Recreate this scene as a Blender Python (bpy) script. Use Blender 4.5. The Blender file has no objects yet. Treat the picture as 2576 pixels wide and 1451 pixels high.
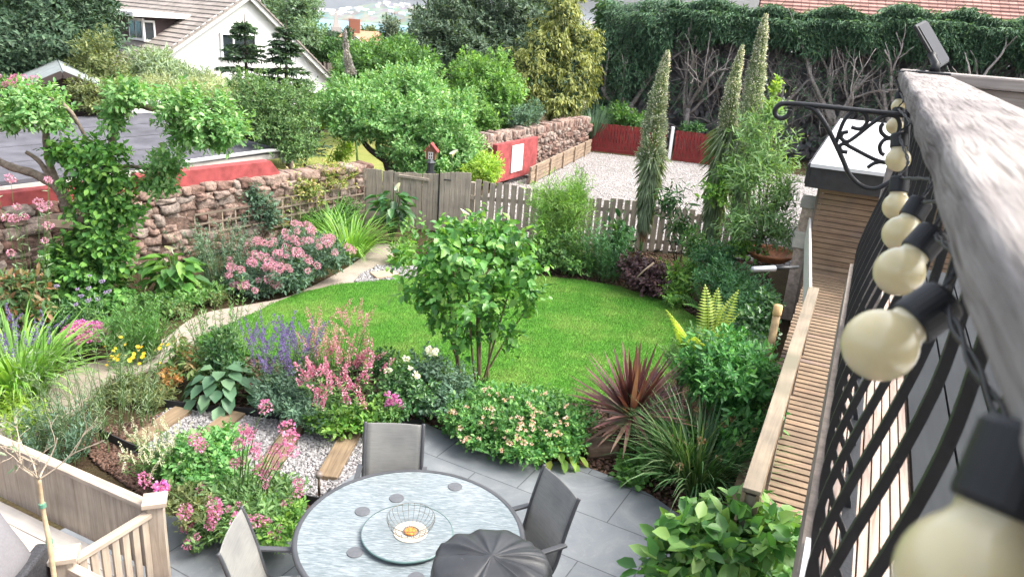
import bpy, math, random
import numpy as np
from mathutils import Vector, Matrix
from mathutils.geometry import tessellate_polygon
rng = np.random.default_rng(11)
random.seed(5)
scene = bpy.context.scene
COL = scene.collection
# ------------------------------------------------------------------ camera geometry (survey of the place)
FPX, PITCH, ROLL, CH = 1930., math.radians(19.2), math.radians(4.2), 4.15
def ray(x, y):
    u, v = x-1288, y-725.5
    u, v = u*math.cos(ROLL)+v*math.sin(ROLL), -u*math.sin(ROLL)+v*math.cos(ROLL)
    u /= FPX; v /= FPX
    return (u, math.cos(PITCH)-v*math.sin(PITCH), -math.sin(PITCH)-v*math.cos(PITCH))
def atz(x, y, z=0.):
    r = ray(x, y); t = (z-CH)/r[2]; return Vector((r[0]*t, r[1]*t, z))
def aty(x, y, Y):
    r = ray(x, y); t = Y/r[1]; return Vector((r[0]*t, Y, CH+r[2]*t))
def atd(x, y, d):
    r = ray(x, y); return Vector((r[0]*d, r[1]*d, CH+r[2]*d))
def onplane(x, y, P, N):
    r = Vector(ray(x, y)); o = Vector((0, 0, CH)); t = (Vector(P)-o).dot(N)/r.dot(N); return o+r*t
def G(x, y): return atz(x, y, 0.)
def pxm(p):                      # metres per survey unit at a point
    d = p[1]*math.cos(PITCH)-(p[2]-CH)*math.sin(PITCH); return d/FPX

# ------------------------------------------------------------------ objects
def tag(o, label=None, cat=None, group=None, kind=None):
    if label: o['label'] = label
    if cat: o['category'] = cat
    if group: o['group'] = group
    if kind: o['kind'] = kind
    return o
def thing(name, label, cat, loc=(0, 0, 0), rz=0., group=None):
    o = bpy.data.objects.new(name, None); COL.objects.link(o)
    o.empty_display_size = .1
    o.location = loc; o.rotation_euler = (0, 0, rz)
    return tag(o, label, cat, group)
def link(name, me, mat, parent=None, loc=(0, 0, 0), rot=(0, 0, 0), sc=1.):
    o = bpy.data.objects.new(name, me); COL.objects.link(o)
    if mat is not None and len(me.materials) == 0: me.materials.append(mat)
    if parent: o.parent = parent
    o.location = loc; o.rotation_euler = rot
    o.scale = (sc, sc, sc) if not hasattr(sc, '__len__') else sc
    return o
def np_mesh(name, V, F, smooth=False):
    """V (n,3); F list of (m,k) int arrays"""
    me = bpy.data.meshes.new(name)
    V = np.asarray(V, dtype=np.float32)
    me.vertices.add(len(V)); me.vertices.foreach_set('co', V.ravel())
    tot = sum(f.size for f in F); npoly = sum(len(f) for f in F)
    me.loops.add(tot); me.loops.foreach_set('vertex_index', np.concatenate([f.ravel() for f in F]).astype(np.int32))
    starts = []; s = 0
    for f in F:
        starts.append(s+np.arange(len(f))*f.shape[1]); s += f.size
    me.polygons.add(npoly); me.polygons.foreach_set('loop_start', np.concatenate(starts).astype(np.int32))
    me.update(calc_edges=True); me.validate()
    if smooth: me.polygons.foreach_set('use_smooth', np.ones(npoly, dtype=bool))
    return me
class MB:
    def __init__(s): s.v = []; s.f = []
    def add(s, V, F):
        n = len(s.v); s.v += [tuple(p) for p in V]; s.f += [tuple(i+n for i in f) for f in F]; return s
    def hexa(s, P):               # 8 points: bottom ring 0-3, top ring 4-7
        return s.add(P, [(0, 3, 2, 1), (4, 5, 6, 7), (0, 1, 5, 4), (1, 2, 6, 5), (2, 3, 7, 6), (3, 0, 4, 7)])
    def box(s, c, size, M=None):
        P = []
        for z in (-.5, .5):
            for x, y in ((-.5, -.5), (.5, -.5), (.5, .5), (-.5, .5)):
                p = Vector((x*size[0], y*size[1], z*size[2]))
                if M is not None: p = M @ p
                P.append(p+Vector(c))
        return s.hexa(P)
    def beam(s, p0, p1, w, h, up=(0, 0, 1)):
        p0, p1 = Vector(p0), Vector(p1); d = (p1-p0).normalized(); sd = d.cross(Vector(up))
        if sd.length < 1e-4: sd = d.cross(Vector((0, 1, 0)))
        sd.normalize(); u = sd.cross(d)
        P = []
        for q in (p0, p1):
            P += [q-sd*w/2-u*h/2, q+sd*w/2-u*h/2, q+sd*w/2+u*h/2, q-sd*w/2+u*h/2]
        return s.hexa(P)
    def tube(s, pts, r, n=8, caps=True):
        pts = [Vector(p) for p in pts]; m = len(pts)
        rs = r if hasattr(r, '__len__') else [r]*m
        prev = None; V = []; F = []
        for i, p in enumerate(pts):
            d = (pts[min(i+1, m-1)]-pts[max(i-1, 0)]).normalized()
            if prev is None:
                a = d.cross(Vector((0, 0, 1)))
                if a.length < 1e-3: a = d.cross(Vector((1, 0, 0)))
            else:
                a = prev-d*prev.dot(d)
            a.normalize(); prev = a; b = d.cross(a)
            for k in range(n):
                t = 2*math.pi*k/n; V.append(p+(a*math.cos(t)+b*math.sin(t))*rs[i])
        for i in range(m-1):
            for k in range(n):
                F.append((i*n+k, i*n+(k+1) % n, (i+1)*n+(k+1) % n, (i+1)*n+k))
        if caps: F.append(tuple(range(n-1, -1, -1))); F.append(tuple((m-1)*n+k for k in range(n)))
        return s.add(V, F)
    def lathe(s, prof, n=32, c=(0, 0, 0), caps=True):
        V = []; F = []; m = len(prof)
        for r, z in prof:
            for k in range(n):
                t = 2*math.pi*k/n; V.append((c[0]+r*math.cos(t), c[1]+r*math.sin(t), c[2]+z))
        for i in range(m-1):
            for k in range(n): F.append((i*n+k, i*n+(k+1) % n, (i+1)*n+(k+1) % n, (i+1)*n+k))
        if caps: F.append(tuple(range(n-1, -1, -1))); F.append(tuple((m-1)*n+k for k in range(n)))
        return s.add(V, F)
    def mesh(s, name, smooth=False):
        me = bpy.data.meshes.new(name); me.from_pydata(s.v, [], s.f); me.update()
        if smooth: me.polygons.foreach_set('use_smooth', np.ones(len(me.polygons), dtype=bool))
        return me
    def build(s, name, mat, parent=None, smooth=False, loc=(0, 0, 0), rot=(0, 0, 0), bevel=0., sc=1.):
        o = link(name, s.mesh(name, smooth), mat, parent, loc, rot, sc)
        if bevel:
            b = o.modifiers.new('edge', 'BEVEL'); b.width = bevel; b.segments = 2; b.limit_method = 'ANGLE'
        return o
def spline(pts, k=6, closed=False):
    P = [Vector(p) for p in pts]; n = len(P); out = []
    rngi = range(n if closed else n-1)
    for i in rngi:
        p0 = P[(i-1) % n] if closed or i > 0 else P[0]
        p1, p2 = P[i], P[(i+1) % n]
        p3 = P[(i+2) % n] if closed or i+2 < n else P[-1]
        for j in range(k):
            t = j/k
            out.append(.5*((2*p1)+(p2-p0)*t+(2*p0-5*p1+4*p2-p3)*t*t+(3*p1-p0-3*p2+p3)*t**3))
    if not closed: out.append(P[-1])
    return out
def sheet(name, poly, z, mat, kind='structure', thick=0.):
    vs = [Vector((p[0], p[1], 0)) for p in poly]
    tris = tessellate_polygon([vs])
    area = sum(vs[i].x*vs[(i+1) % len(vs)].y-vs[(i+1) % len(vs)].x*vs[i].y for i in range(len(vs)))
    me = bpy.data.meshes.new(name)
    F = []
    for a, b, c in tris:
        if (vs[b]-vs[a]).cross(vs[c]-vs[a]).z < 0: a, b, c = a, c, b
        F.append((a, b, c))
    V = [(p.x, p.y, z) for p in vs]
    if thick:
        n = len(V); V += [(p.x, p.y, z-thick) for p in vs]
        for i in range(n):
            j = (i+1) % n; F.append((i, i+n, j+n, j) if area > 0 else (i, j, j+n, i+n))
    me.from_pydata(V, [], F); me.update()
    o = link(name, me, mat)
    if kind: o['kind'] = kind
    return o
def inpoly(P, poly):
    x, y = P[:, 0], P[:, 1]; c = np.zeros(len(P), bool); n = len(poly)
    for i in range(n):
        x0, y0 = poly[i][0], poly[i][1]; x1, y1 = poly[(i+1) % n][0], poly[(i+1) % n][1]
        if y0 == y1: continue
        k = ((y0 > y) != (y1 > y)) & (x < (x1-x0)*(y-y0)/(y1-y0)+x0); c ^= k
    return c
def scatter(poly, n):
    A = np.array([(p[0], p[1]) for p in poly]); lo, hi = A.min(0), A.max(0); out = np.zeros((0, 2))
    while len(out) < n:
        P = lo+rng.random((n*2, 2))*(hi-lo); out = np.vstack([out, P[inpoly(P, poly)]])
    return out[:n]

# ------------------------------------------------------------------ materials
def newmat(name):
    m = bpy.data.materials.new(name); m.use_nodes = True; nt = m.node_tree; nt.nodes.clear()
    out = nt.nodes.new('ShaderNodeOutputMaterial'); b = nt.nodes.new('ShaderNodeBsdfPrincipled')
    nt.links.new(b.outputs[0], out.inputs[0]); return m, nt, b, out
def nd(nt, t, **k):
    n = nt.nodes.new(t)
    for a, v in k.items(): setattr(n, a, v)
    return n
def c4(c): return (c[0], c[1], c[2], 1.)
def ramp(nt, fac, stops):
    r = nd(nt, 'ShaderNodeValToRGB'); e = r.color_ramp.elements
    while len(e) < len(stops): e.new(.5)
    for el, (p, c) in zip(e, stops): el.position = p; el.color = c4(c)
    nt.links.new(fac, r.inputs[0]); return r.outputs[0]
def mixc(nt, fac, a, b, mode='MIX'):
    m = nd(nt, 'ShaderNodeMix', data_type='RGBA', blend_type=mode)
    for s, v in ((m.inputs[0], fac), (m.inputs[6], a), (m.inputs[7], b)):
        if isinstance(v, bpy.types.NodeSocket): nt.links.new(v, s)
        elif isinstance(v, (int, float)): s.default_value = v
        else: s.default_value = c4(v)
    return m.outputs[2]
def coords(nt, scale=(1, 1, 1), rot=(0, 0, 0), out='Object'):
    t = nd(nt, 'ShaderNodeTexCoord'); m = nd(nt, 'ShaderNodeMapping')
    m.inputs['Scale'].default_value = scale; m.inputs['Rotation'].default_value = rot
    nt.links.new(t.outputs[out], m.inputs[0]); return m.outputs[0]
def noise(nt, vec, scale, detail=4., rough=.55, dist=0.):
    n = nd(nt, 'ShaderNodeTexNoise'); n.inputs['Scale'].default_value = scale; n.inputs['Detail'].default_value = detail
    n.inputs['Roughness'].default_value = rough; n.inputs['Distortion'].default_value = dist
    nt.links.new(vec, n.inputs['Vector']); return n.outputs[0]
def bump(nt, b, h, strength=.3, dist=.01):
    n = nd(nt, 'ShaderNodeBump'); n.inputs['Strength'].default_value = strength; n.inputs['Distance'].default_value = dist
    nt.links.new(h, n.inputs['Height']); nt.links.new(n.outputs[0], b.inputs['Normal'])
def spec(b, v): b.inputs['Specular IOR Level'].default_value = v
def mix3(a, b, t): return tuple(a[i]*(1-t)+b[i]*t for i in range(3))
_lm = {}; LEAF = 1.55
def leafmat(name, cols, trans=.3, rough=.5, sp=.35, nscale=2.5, namt=.35):
    if name in _lm: return _lm[name]
    if max(max(c) for c in cols) < .45: cols = [tuple(x*LEAF for x in c) for c in cols]
    m, nt, b, out = newmat(name)
    g = nd(nt, 'ShaderNodeNewGeometry')
    k = len(cols); col = ramp(nt, g.outputs['Random Per Island'], [(i/(k-1), c) for i, c in enumerate(cols)])
    nz = noise(nt, coords(nt), nscale, 3.)
    f = ramp(nt, nz, [(.3, (1-namt,)*3), (.7, (1+namt*.8,)*3)])
    col = mixc(nt, 1., col, f, 'MULTIPLY')
    nt.links.new(col, b.inputs['Base Color']); b.inputs['Roughness'].default_value = rough; spec(b, sp)
    if trans > 0:
        t = nd(nt, 'ShaderNodeBsdfTranslucent'); tc = mixc(nt, 1., col, (1.5, 1.45, .6), 'MULTIPLY'); nt.links.new(tc, t.inputs[0])
        ms = nd(nt, 'ShaderNodeMixShader'); ms.inputs[0].default_value = trans
        nt.links.new(b.outputs[0], ms.inputs[1]); nt.links.new(t.outputs[0], ms.inputs[2]); nt.links.new(ms.outputs[0], out.inputs[0])
    _lm[name] = m; return m
def woodmat(name, c1, c2, axis='Y', rough=.75, grain=1., isl=.35, bmp=.35, stain=None):
    """grain runs along the object's axis; boards differ a little from each other"""
    m, nt, b, out = newmat(name)
    s = {'X': (1.2, 22, 22), 'Y': (22, 1.2, 22), 'Z': (22, 22, 1.2)}[axis]
    g = nd(nt, 'ShaderNodeNewGeometry')
    v = coords(nt, tuple(k*grain for k in s))
    off = nd(nt, 'ShaderNodeVectorMath', operation='ADD'); mul = nd(nt, 'ShaderNodeMath', operation='MULTIPLY'); mul.inputs[1].default_value = 37.
    nt.links.new(g.outputs['Random Per Island'], mul.inputs[0]); nt.links.new(v, off.inputs[0]); nt.links.new(mul.outputs[0], off.inputs[1])
    n1 = noise(nt, off.outputs[0], 1.6, 6., .62, .8)
    col = ramp(nt, n1, [(.28, c1), (.55, mix3(c1, c2, .6)), (.75, c2)])
    f = ramp(nt, g.outputs['Random Per Island'], [(0, (1-isl,)*3), (1, (1+isl*.6,)*3)])
    col = mixc(nt, 1., col, f, 'MULTIPLY')
    n2 = noise(nt, coords(nt), 3.1, 3.)
    w = ramp(nt, n2, [(.35, (.72, .72, .74)), (.65, (1.08, 1.07, 1.04))])
    col = mixc(nt, .8, col, w, 'MULTIPLY')
    if stain:
        n3 = noise(nt, coords(nt), stain[1], 2.); col = mixc(nt, ramp(nt, n3, [(.52, (0, 0, 0)), (.62, (1, 1, 1))]), col, stain[0])
    nt.links.new(col, b.inputs['Base Color']); b.inputs['Roughness'].default_value = rough; spec(b, .25)
    bump(nt, b, n1, bmp, .004); return m
def plain(name, c, rough=.5, metal=0., sp=.5, var=.15, nscale=6., bmp=0., bscale=40.):
    m, nt, b, out = newmat(name)
    n1 = noise(nt, coords(nt), nscale, 4.)
    col = ramp(nt, n1, [(.3, tuple(x*(1-var) for x in c)), (.7, tuple(min(1, x*(1+var)) for x in c))])
    nt.links.new(col, b.inputs['Base Color']); b.inputs['Roughness'].default_value = rough; b.inputs['Metallic'].default_value = metal; spec(b, sp)
    if bmp: bump(nt, b, noise(nt, coords(nt), bscale, 4.), bmp, .01)
    return m
def islandmat(name, cols, rough=.85, nscale=14., bmp=.6, var=.3, bdist=.01):
    m, nt, b, out = newmat(name)
    g = nd(nt, 'ShaderNodeNewGeometry'); k = len(cols)
    col = ramp(nt, g.outputs['Random Per Island'], [(i/(k-1), c) for i, c in enumerate(cols)])
    nz = noise(nt, coords(nt), nscale, 6., .65)
    col = mixc(nt, 1., col, ramp(nt, nz, [(.3, (1-var,)*3), (.7, (1+var*.7,)*3)]), 'MULTIPLY')
    nt.links.new(col, b.inputs['Base Color']); b.inputs['Roughness'].default_value = rough; spec(b, .2)
    if bmp: bump(nt, b, nz, bmp, bdist)
    return m

# ------------------------------------------------------------------ foliage makers
def norm(a): return a/np.maximum(np.linalg.norm(a, axis=-1, keepdims=True), 1e-9)
def leaf_mesh(name, P, D, N, L, W, fold=.22, curl=.18, tip=.5):
    n = len(P); D = norm(D); S = norm(np.cross(D, N)); N = np.cross(S, D)
    L = np.broadcast_to(np.asarray(L, float), (n,))[:, None]; W = np.broadcast_to(np.asarray(W, float), (n,))[:, None]
    T = [(0, 0, 0), (.5, .34, 1), (.40*tip/.5, .70, .9), (0, 1, 0), (-.40*tip/.5, .70, .9), (-.5, .34, 1)]
    V = np.empty((n, 6, 3))
    for i, (s, d, h) in enumerate(T):
        V[:, i] = P+S*W*s+D*L*d+N*(h*fold*W*.5-curl*L*d*d)
    b = (np.arange(n)*6)[:, None]
    F = np.concatenate([b+np.array([[0, 1, 2, 3]]), b+np.array([[0, 3, 4, 5]])], 0)
    return np_mesh(name, V.reshape(-1, 3), [F])
def sph(n):
    v = rng.normal(size=(n, 3)); return norm(v)
def shoots(blobs, L, W, cov=2.2, k=7, up=.35, slen=None, droop=0., lump=.18, inner=.25, low=-1.):
    """leafy shoots pointing out of ellipsoid blobs -> leaf positions, axes, normals"""
    PP, DD, NN = [], [], []
    for (c, r) in blobs:
        c = np.array(c, float); r = np.array(r, float)
        a, b_, d_ = r; p = 1.6
        area = 4*math.pi*(((a*b_)**p+(a*d_)**p+(b_*d_)**p)/3)**(1/p)
        nl = cov*area/(.6*L*W); m = max(6, int(nl/k))
        u = sph(m); u = u[u[:, 2] > low] if low > -1 else u; m = len(u)
        ph = rng.random(3)*6.28
        l = 1+lump*(np.sin(u[:, 0]*5.3+ph[0])*np.sin(u[:, 1]*6.1+ph[1])+np.sin(u[:, 2]*7.3+u[:, 0]*3+ph[2])*.6)
        depth = np.where(rng.random(m) < inner, rng.random(m)*.55+.3, .86+.22*rng.random(m)**1.5)
        tip = c+u*r*(l*depth)[:, None]
        sd = norm(u/np.maximum(r, .01)*r.mean()+np.array([0, 0, up])+rng.normal(size=(m, 3))*.35)
        sl = (slen or 2.2*L)*(.6+.8*rng.random(m))
        for j in range(k):
            t = j/max(1, k-1)
            pos = tip-sd*(sl*(1-t))[:, None]
            perp = norm(np.cross(sd, sph(m)))
            dirn = norm(sd*(.15+.75*t)+perp*(1.05-.55*t)+np.array([0, 0, -droop]))
            nn = norm(sd*.8+np.array([0, 0, .7])+rng.normal(size=(m, 3))*.3)
            PP.append(pos); DD.append(dirn); NN.append(nn)
    return np.vstack(PP), np.vstack(DD), np.vstack(NN)
def foliage(name, blobs, L, W, mat, parent, cov=2.2, k=7, up=.35, slen=None, droop=0., lump=.18, inner=.25, fold=.22, curl=.18, tip=.5, low=-1., zmin=None):
    P, D, N = shoots(blobs, L, W, cov, k, up, slen, droop, lump, inner, low)
    if zmin is not None:
        q = P[:, 2] > zmin; P, D, N = P[q], D[q], N[q]
    s = .45+.8*rng.random(len(P))
    return link(name, leaf_mesh(name, P, D, N, L*s, W*s, fold, curl, tip), mat, parent)
def B(px, py, Y, rx, ry, rd=None, org=(0, 0, 0)):
    """blob seen at survey px,py at distance Y with radii in survey units"""
    p = aty(px, py, Y); s = pxm(p); o = Vector(org)
    return (tuple(p-o), (rx*s, rd if rd is not None else .5*(rx+ry)*s, ry*s))
def rel(blobs, o):
    return [((c[0]-o[0], c[1]-o[1], c[2]-o[2]), r) for c, r in blobs]
def stems(parent, mat, base, tips, r0=.012, name='stem', wob=.12, n=5, r1=.35):
    m = MB(); base = Vector(base)
    for t in tips:
        t = Vector(t); L = (t-base).length; pts = []
        for i in range(n+1):
            f = i/n; p = base.lerp(t, f); p.z = base.z+(t.z-base.z)*(f**.85)
            if 0 < i < n: p += Vector(rng.normal(size=3))*L*wob*.3
            pts.append(p)
        m.tube(pts, [r0*(1-f*(1-r1)) for f in np.linspace(0, 1, n+1)], 6)
    return m.build(name, mat, parent, True)
def shrub(name, label, cat, base, blobs, L, W, mat, bark=None, r0=.012, nst=5, group=None, **kw):
    base = Vector(base); t = thing(name, label, cat, base, 0, group)
    rb = rel(blobs, base)
    foliage('foliage', rb, L, W, mat, t, **kw)
    if nst:
        tips = []
        for i in range(nst):
            c, r = rb[i % len(rb)]; tips.append(Vector(c)+Vector(rng.normal(size=3))*min(r)*.35)
        stems(t, bark or M_twig, (0, 0, 0), [p for p in tips if p.z > .05] or [Vector((0, 0, .2))], r0)
    return t
def strap_mesh(name, n, base_r, L, W, spread=1., arch=1., seg=6, jl=.35, taper=True, lean0=.2, erect=0.):
    """arching strap leaves from a crown"""
    th = rng.random(n)*2*math.pi; out = np.stack([np.cos(th), np.sin(th), np.zeros(n)], 1)
    side = np.stack([-np.sin(th), np.cos(th), np.zeros(n)], 1)
    l = L*(1-jl+2*jl*rng.random(n)); a0 = lean0+spread*rng.random(n)*.9; bend = arch*(.5+rng.random(n))
    p = out*(base_r*np.sqrt(rng.random(n)))[:, None]; V = np.empty((n, (seg+1)*2, 3)); ang = a0.copy()
    w = W*(.7+.6*rng.random(n))
    for i in range(seg+1):
        f = i/seg; ww = w*((1-f**2.2) if taper else 1)*(.75+.5*min(1, f*3))+.0006
        V[:, 2*i] = p-side*ww[:, None]/2; V[:, 2*i+1] = p+side*ww[:, None]/2
        d = out*np.sin(ang)[:, None]+np.array([0, 0, 1])*np.cos(ang)[:, None]
        p = p+d*(l/seg)[:, None]; ang = np.minimum(ang+bend/seg*(.4+1.2*f), 2.7)
    b = (np.arange(n)*(seg+1)*2)[:, None]
    F = np.concatenate([b+np.array([[2*i, 2*i+1, 2*i+3, 2*i+2]]) for i in range(seg)], 0)
    return np_mesh(name, V.reshape(-1, 3), [F])
def straps(name, label, cat, base, n, L, W, mat, group=None, br=.12, **kw):
    t = thing(name, label, cat, base, 0, group)
    link('foliage', strap_mesh('foliage', n, br, L, W, **kw), mat, t); return t
def petal_ball(name, n, R, ps, flat=1.):
    """a head of many tiny petals"""
    u = sph(n); u[:, 2] *= flat; rr = R*(.55+.45*rng.random(n))[:, None]
    P = u*rr; D = norm(u+rng.normal(size=(n, 3))*.5); N = sph(n)
    return leaf_mesh(name, P, D, N, ps*(.7+.6*rng.random(n)), ps*.8, .1, .1)
def daisy(name, n, R, w, cup=.3):
    th = np.arange(n)/n*2*math.pi; D = np.stack([np.cos(th), np.sin(th), np.full(n, cup)], 1)
    return leaf_mesh(name, np.zeros((n, 3)), D, np.tile([0, 0, 1.], (n, 1)), R, w, .1, .1)
def heads(parent, name, mesh, mat, pts, s=(.8, 1.2), tilt=.5, group=None):
    for p in pts:
        link(name, mesh, mat, parent, p, (random.uniform(-tilt, tilt), random.uniform(-tilt, tilt), random.uniform(0, 6.28)), random.uniform(*s))
def spike_mesh(name, n, h, r, ps, taper=.8):
    f = rng.random(n); th = rng.random(n)*6.28; rr = r*(1-taper*f)
    out = np.stack([np.cos(th), np.sin(th), np.full(n, .5)], 1)
    P = np.stack([np.cos(th)*rr*.5, np.sin(th)*rr*.5, f*h], 1)
    return leaf_mesh(name, P, out, sph(n), ps*(1-.4*f), ps*.8, .1, .1)
def frond(P0, heading, L, W, arch, npin=22, lean=.5, pw=.35):
    """one fern frond: arrays of leaflets"""
    th = heading; out = np.array([math.cos(th), math.sin(th), 0]); side = np.array([-math.sin(th), math.cos(th), 0])
    p = np.array(P0, float); ang = lean; Ps, Ds, Ns, Ls = [], [], [], []; axis = [p.copy()]
    for i in range(npin):
        f = i/npin; d = out*math.sin(ang)+np.array([0, 0, 1])*math.cos(ang); p = p+d*L/npin; ang += arch/npin*(.3+1.4*f)
        nrm = np.cross(side, d)*-1 if False else np.cross(d, side)
        l = W*math.sin(math.pi*min(1, .12+f*.9))**.8*.5*(1-.15*f)
        for s in (-1, 1):
            Ps.append(p.copy()); Ds.append(side*s+d*.35-np.array([0, 0, .12])); Ns.append(-nrm if nrm[2] < 0 else nrm); Ls.append(max(l, .01))
        axis.append(p.copy())
    return Ps, Ds, Ns, Ls, axis
def fern(name, label, base, n, L, W, mat, heading=None, lean=(.2, .6), arch=.8, cat='fern', npin=24, spreadh=3.14):
    t = thing(name, label, cat, base); m = MB()
    for i in range(n):
        h = (heading if heading is not None else 0)+random.uniform(-spreadh, spreadh)
        l = L*random.uniform(.75, 1.1)
        Ps, Ds, Ns, Ls, ax = frond((0, 0, 0), h, l, W, arch*random.uniform(.7, 1.3), npin, random.uniform(*lean))
        Ls = np.array(Ls)
        o = link('frond', leaf_mesh('frond', np.array(Ps), np.array(Ds), np.array(Ns), Ls, l/npin*.8, .1, .25, .3), mat, t)
        m.tube(ax, [.005*(1-k/len(ax)*.8) for k in range(len(ax))], 5)
    m.build('stem', mat, t); return t
def branchy(m, p, d, L, r, lev, spread=.6, up=.15, seg=4, tips=None, kids=(2, 3), shrink=.7):
    pts = [Vector(p)]; d = Vector(d).normalized(); rs = [r]
    for i in range(seg):
        d = (d+Vector(rng.normal(size=3))*.13+Vector((0, 0, up*.25))).normalized(); pts.append(pts[-1]+d*L/seg); rs.append(r*(1-.4*(i+1)/seg))
    m.tube(pts, rs, 6 if r > .015 else 5)
    if lev <= 0:
        if tips is not None: tips.append(pts[-1])
        return
    for i in range(random.randint(*kids)):
        q = pts[random.randint(max(1, seg//2), seg)]
        nd_ = (d+Vector(rng.normal(size=3))*spread+Vector((0, 0, up))).normalized()
        branchy(m, q, nd_, L*shrink*random.uniform(.75, 1.15), rs[-1]*.8, lev-1, spread, up, seg, tips, kids, shrink)
# ------------------------------------------------------------------ light, sky, camera
SUN_EL, SUN_AZ = math.radians(54), math.radians(92)     # azimuth clockwise from +Y
w = bpy.data.worlds.new("World"); scene.world = w; w.use_nodes = True
wn = w.node_tree; wn.nodes.clear()
sky = wn.nodes.new('ShaderNodeTexSky'); sky.sky_type = 'NISHITA'; sky.sun_disc = False
sky.sun_elevation = SUN_EL; sky.sun_rotation = SUN_AZ; sky.air_density = 1.; sky.dust_density = 6.; sky.ozone_density = 1.
bgn = wn.nodes.new('ShaderNodeBackground'); bgn.inputs[1].default_value = .15
hs = wn.nodes.new('ShaderNodeHueSaturation'); hs.inputs['Saturation'].default_value = .45
won = wn.nodes.new('ShaderNodeOutputWorld')
wn.links.new(sky.outputs[0], hs.inputs['Color']); wn.links.new(hs.outputs[0], bgn.inputs[0]); wn.links.new(bgn.outputs[0], won.inputs[0])
sl = bpy.data.lights.new('sun', 'SUN'); sl.energy = .85; sl.angle = math.radians(24); sl.color = (1., .95, .87)
so = bpy.data.objects.new('sun', sl); COL.objects.link(so)
sd = Vector((math.sin(SUN_AZ)*math.cos(SUN_EL), math.cos(SUN_AZ)*math.cos(SUN_EL), math.sin(SUN_EL)))
so.rotation_euler = sd.to_track_quat('Z', 'Y').to_euler(); so.location = sd*30
cam = bpy.data.cameras.new('camera'); co = bpy.data.objects.new('camera', cam); COL.objects.link(co)
cam.sensor_width = 36.; cam.lens = 36*FPX/2576; cam.clip_start = .02; cam.clip_end = 20000
co.matrix_world = Matrix.Translation((0, 0, CH)) @ (Matrix.Rotation(math.radians(90)-PITCH, 4, 'X') @ Matrix.Rotation(ROLL, 4, 'Z'))
cam.dof.use_dof = True; cam.dof.focus_distance = 8.; cam.dof.aperture_fstop = 11.
scene.camera = co
scene.view_settings.view_transform = 'Standard'; scene.view_settings.look = 'None'; scene.view_settings.exposure = 1.78; scene.view_settings.gamma = 1.
cy = scene.cycles
cy.max_bounces = 7; cy.diffuse_bounces = 3; cy.glossy_bounces = 3; cy.transmission_bounces = 5; cy.transparent_max_bounces = 8; cy.volume_bounces = 0
cy.use_denoising = True; cy.caustics_reflective = False; cy.caustics_refractive = False
try: cy.denoiser = 'OPENIMAGEDENOISE'
except Exception: pass

# ------------------------------------------------------------------ shared materials
M_twig = plain('twig bark', (.12, .085, .06), .85, sp=.15, var=.3, nscale=20)
M_bark = plain('grey bark', (.2, .16, .125), .9, sp=.15, var=.45, nscale=18, bmp=.8, bscale=35)
M_darkbark = plain('dark bark', (.09, .07, .06), .9, sp=.1, var=.4, nscale=18, bmp=.8, bscale=30)
M_greenstem = plain('green stem', (.09, .16, .05), .6, sp=.3)
M_black = plain('black painted iron', (.012, .013, .015), .42, sp=.5, var=.25, nscale=30, bmp=.15, bscale=120)
M_red = plain('red masonry paint', (.3, .068, .068), .85, sp=.2, var=.28, nscale=7, bmp=.35, bscale=90)
M_white = plain('white paint', (.8, .8, .78), .6, sp=.3, var=.04)
M_greywood = woodmat('weathered grey timber', (.17, .14, .115), (.34, .29, .245), 'Z')
M_stone = islandmat('pink sandstone', [(.17, .1, .08), (.25, .165, .135), (.31, .225, .185), (.21, .15, .125), (.35, .28, .24), (.24, .2, .175)], .9, 16., 1., .55, .03)

# ------------------------------------------------------------------ ground and far country
def groundz(x, y):
    r = max(0., y-40)
    return -.06-61*(1-math.exp(-(r/520)**1.15))-max(0, -x-40)*.02
gm = MB(); ys = [-40, -15, -5, 0, 5, 10, 15, 20, 25, 30, 36, 42, 50, 60, 75, 95, 120, 160, 220, 300, 420, 600, 850, 1200, 1700, 2400, 2600]
xs = [-2600, -1500, -800, -400, -200, -100, -60, -40, -25, -12, -6, 0, 6, 12, 25, 45, 90, 200, 500, 1200, 2600]
for y in ys:
    for x in xs: gm.v.append((x, y, groundz(x, y)))
for j in range(len(ys)-1):
    for i in range(len(xs)-1):
        a = j*len(xs)+i; gm.f.append((a, a+1, a+1+len(xs), a+len(xs)))
m, nt, b, out = newmat('garden earth and rough grass')
n1 = noise(nt, coords(nt), 1.2, 5.); n2 = noise(nt, coords(nt), 34., 5., .7)
col = ramp(nt, n1, [(.35, (.05, .034, .022)), (.6, (.07, .06, .03)), (.75, (.06, .09, .03))])
col = mixc(nt, 1., col, ramp(nt, n2, [(.3, (.5, .5, .5)), (.7, (1.4, 1.35, 1.3))]), 'MULTIPLY')
nt.links.new(col, b.inputs['Base Color']); b.inputs['Roughness'].default_value = .95; spec(b, .1); bump(nt, b, n2, .8, .03)
gm.build('ground', m)['kind'] = 'structure'
m, nt, b, out = newmat('sea water')
b.inputs['Base Color'].default_value = (.12, .33, .38, 1); b.inputs['Roughness'].default_value = .45
bump(nt, b, noise(nt, coords(nt), .05, 4.), .25, 2.)
o = MB().box((0, 3500, -61), (13000, 6900, .4)).build('sea', m); o['kind'] = 'structure'
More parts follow.
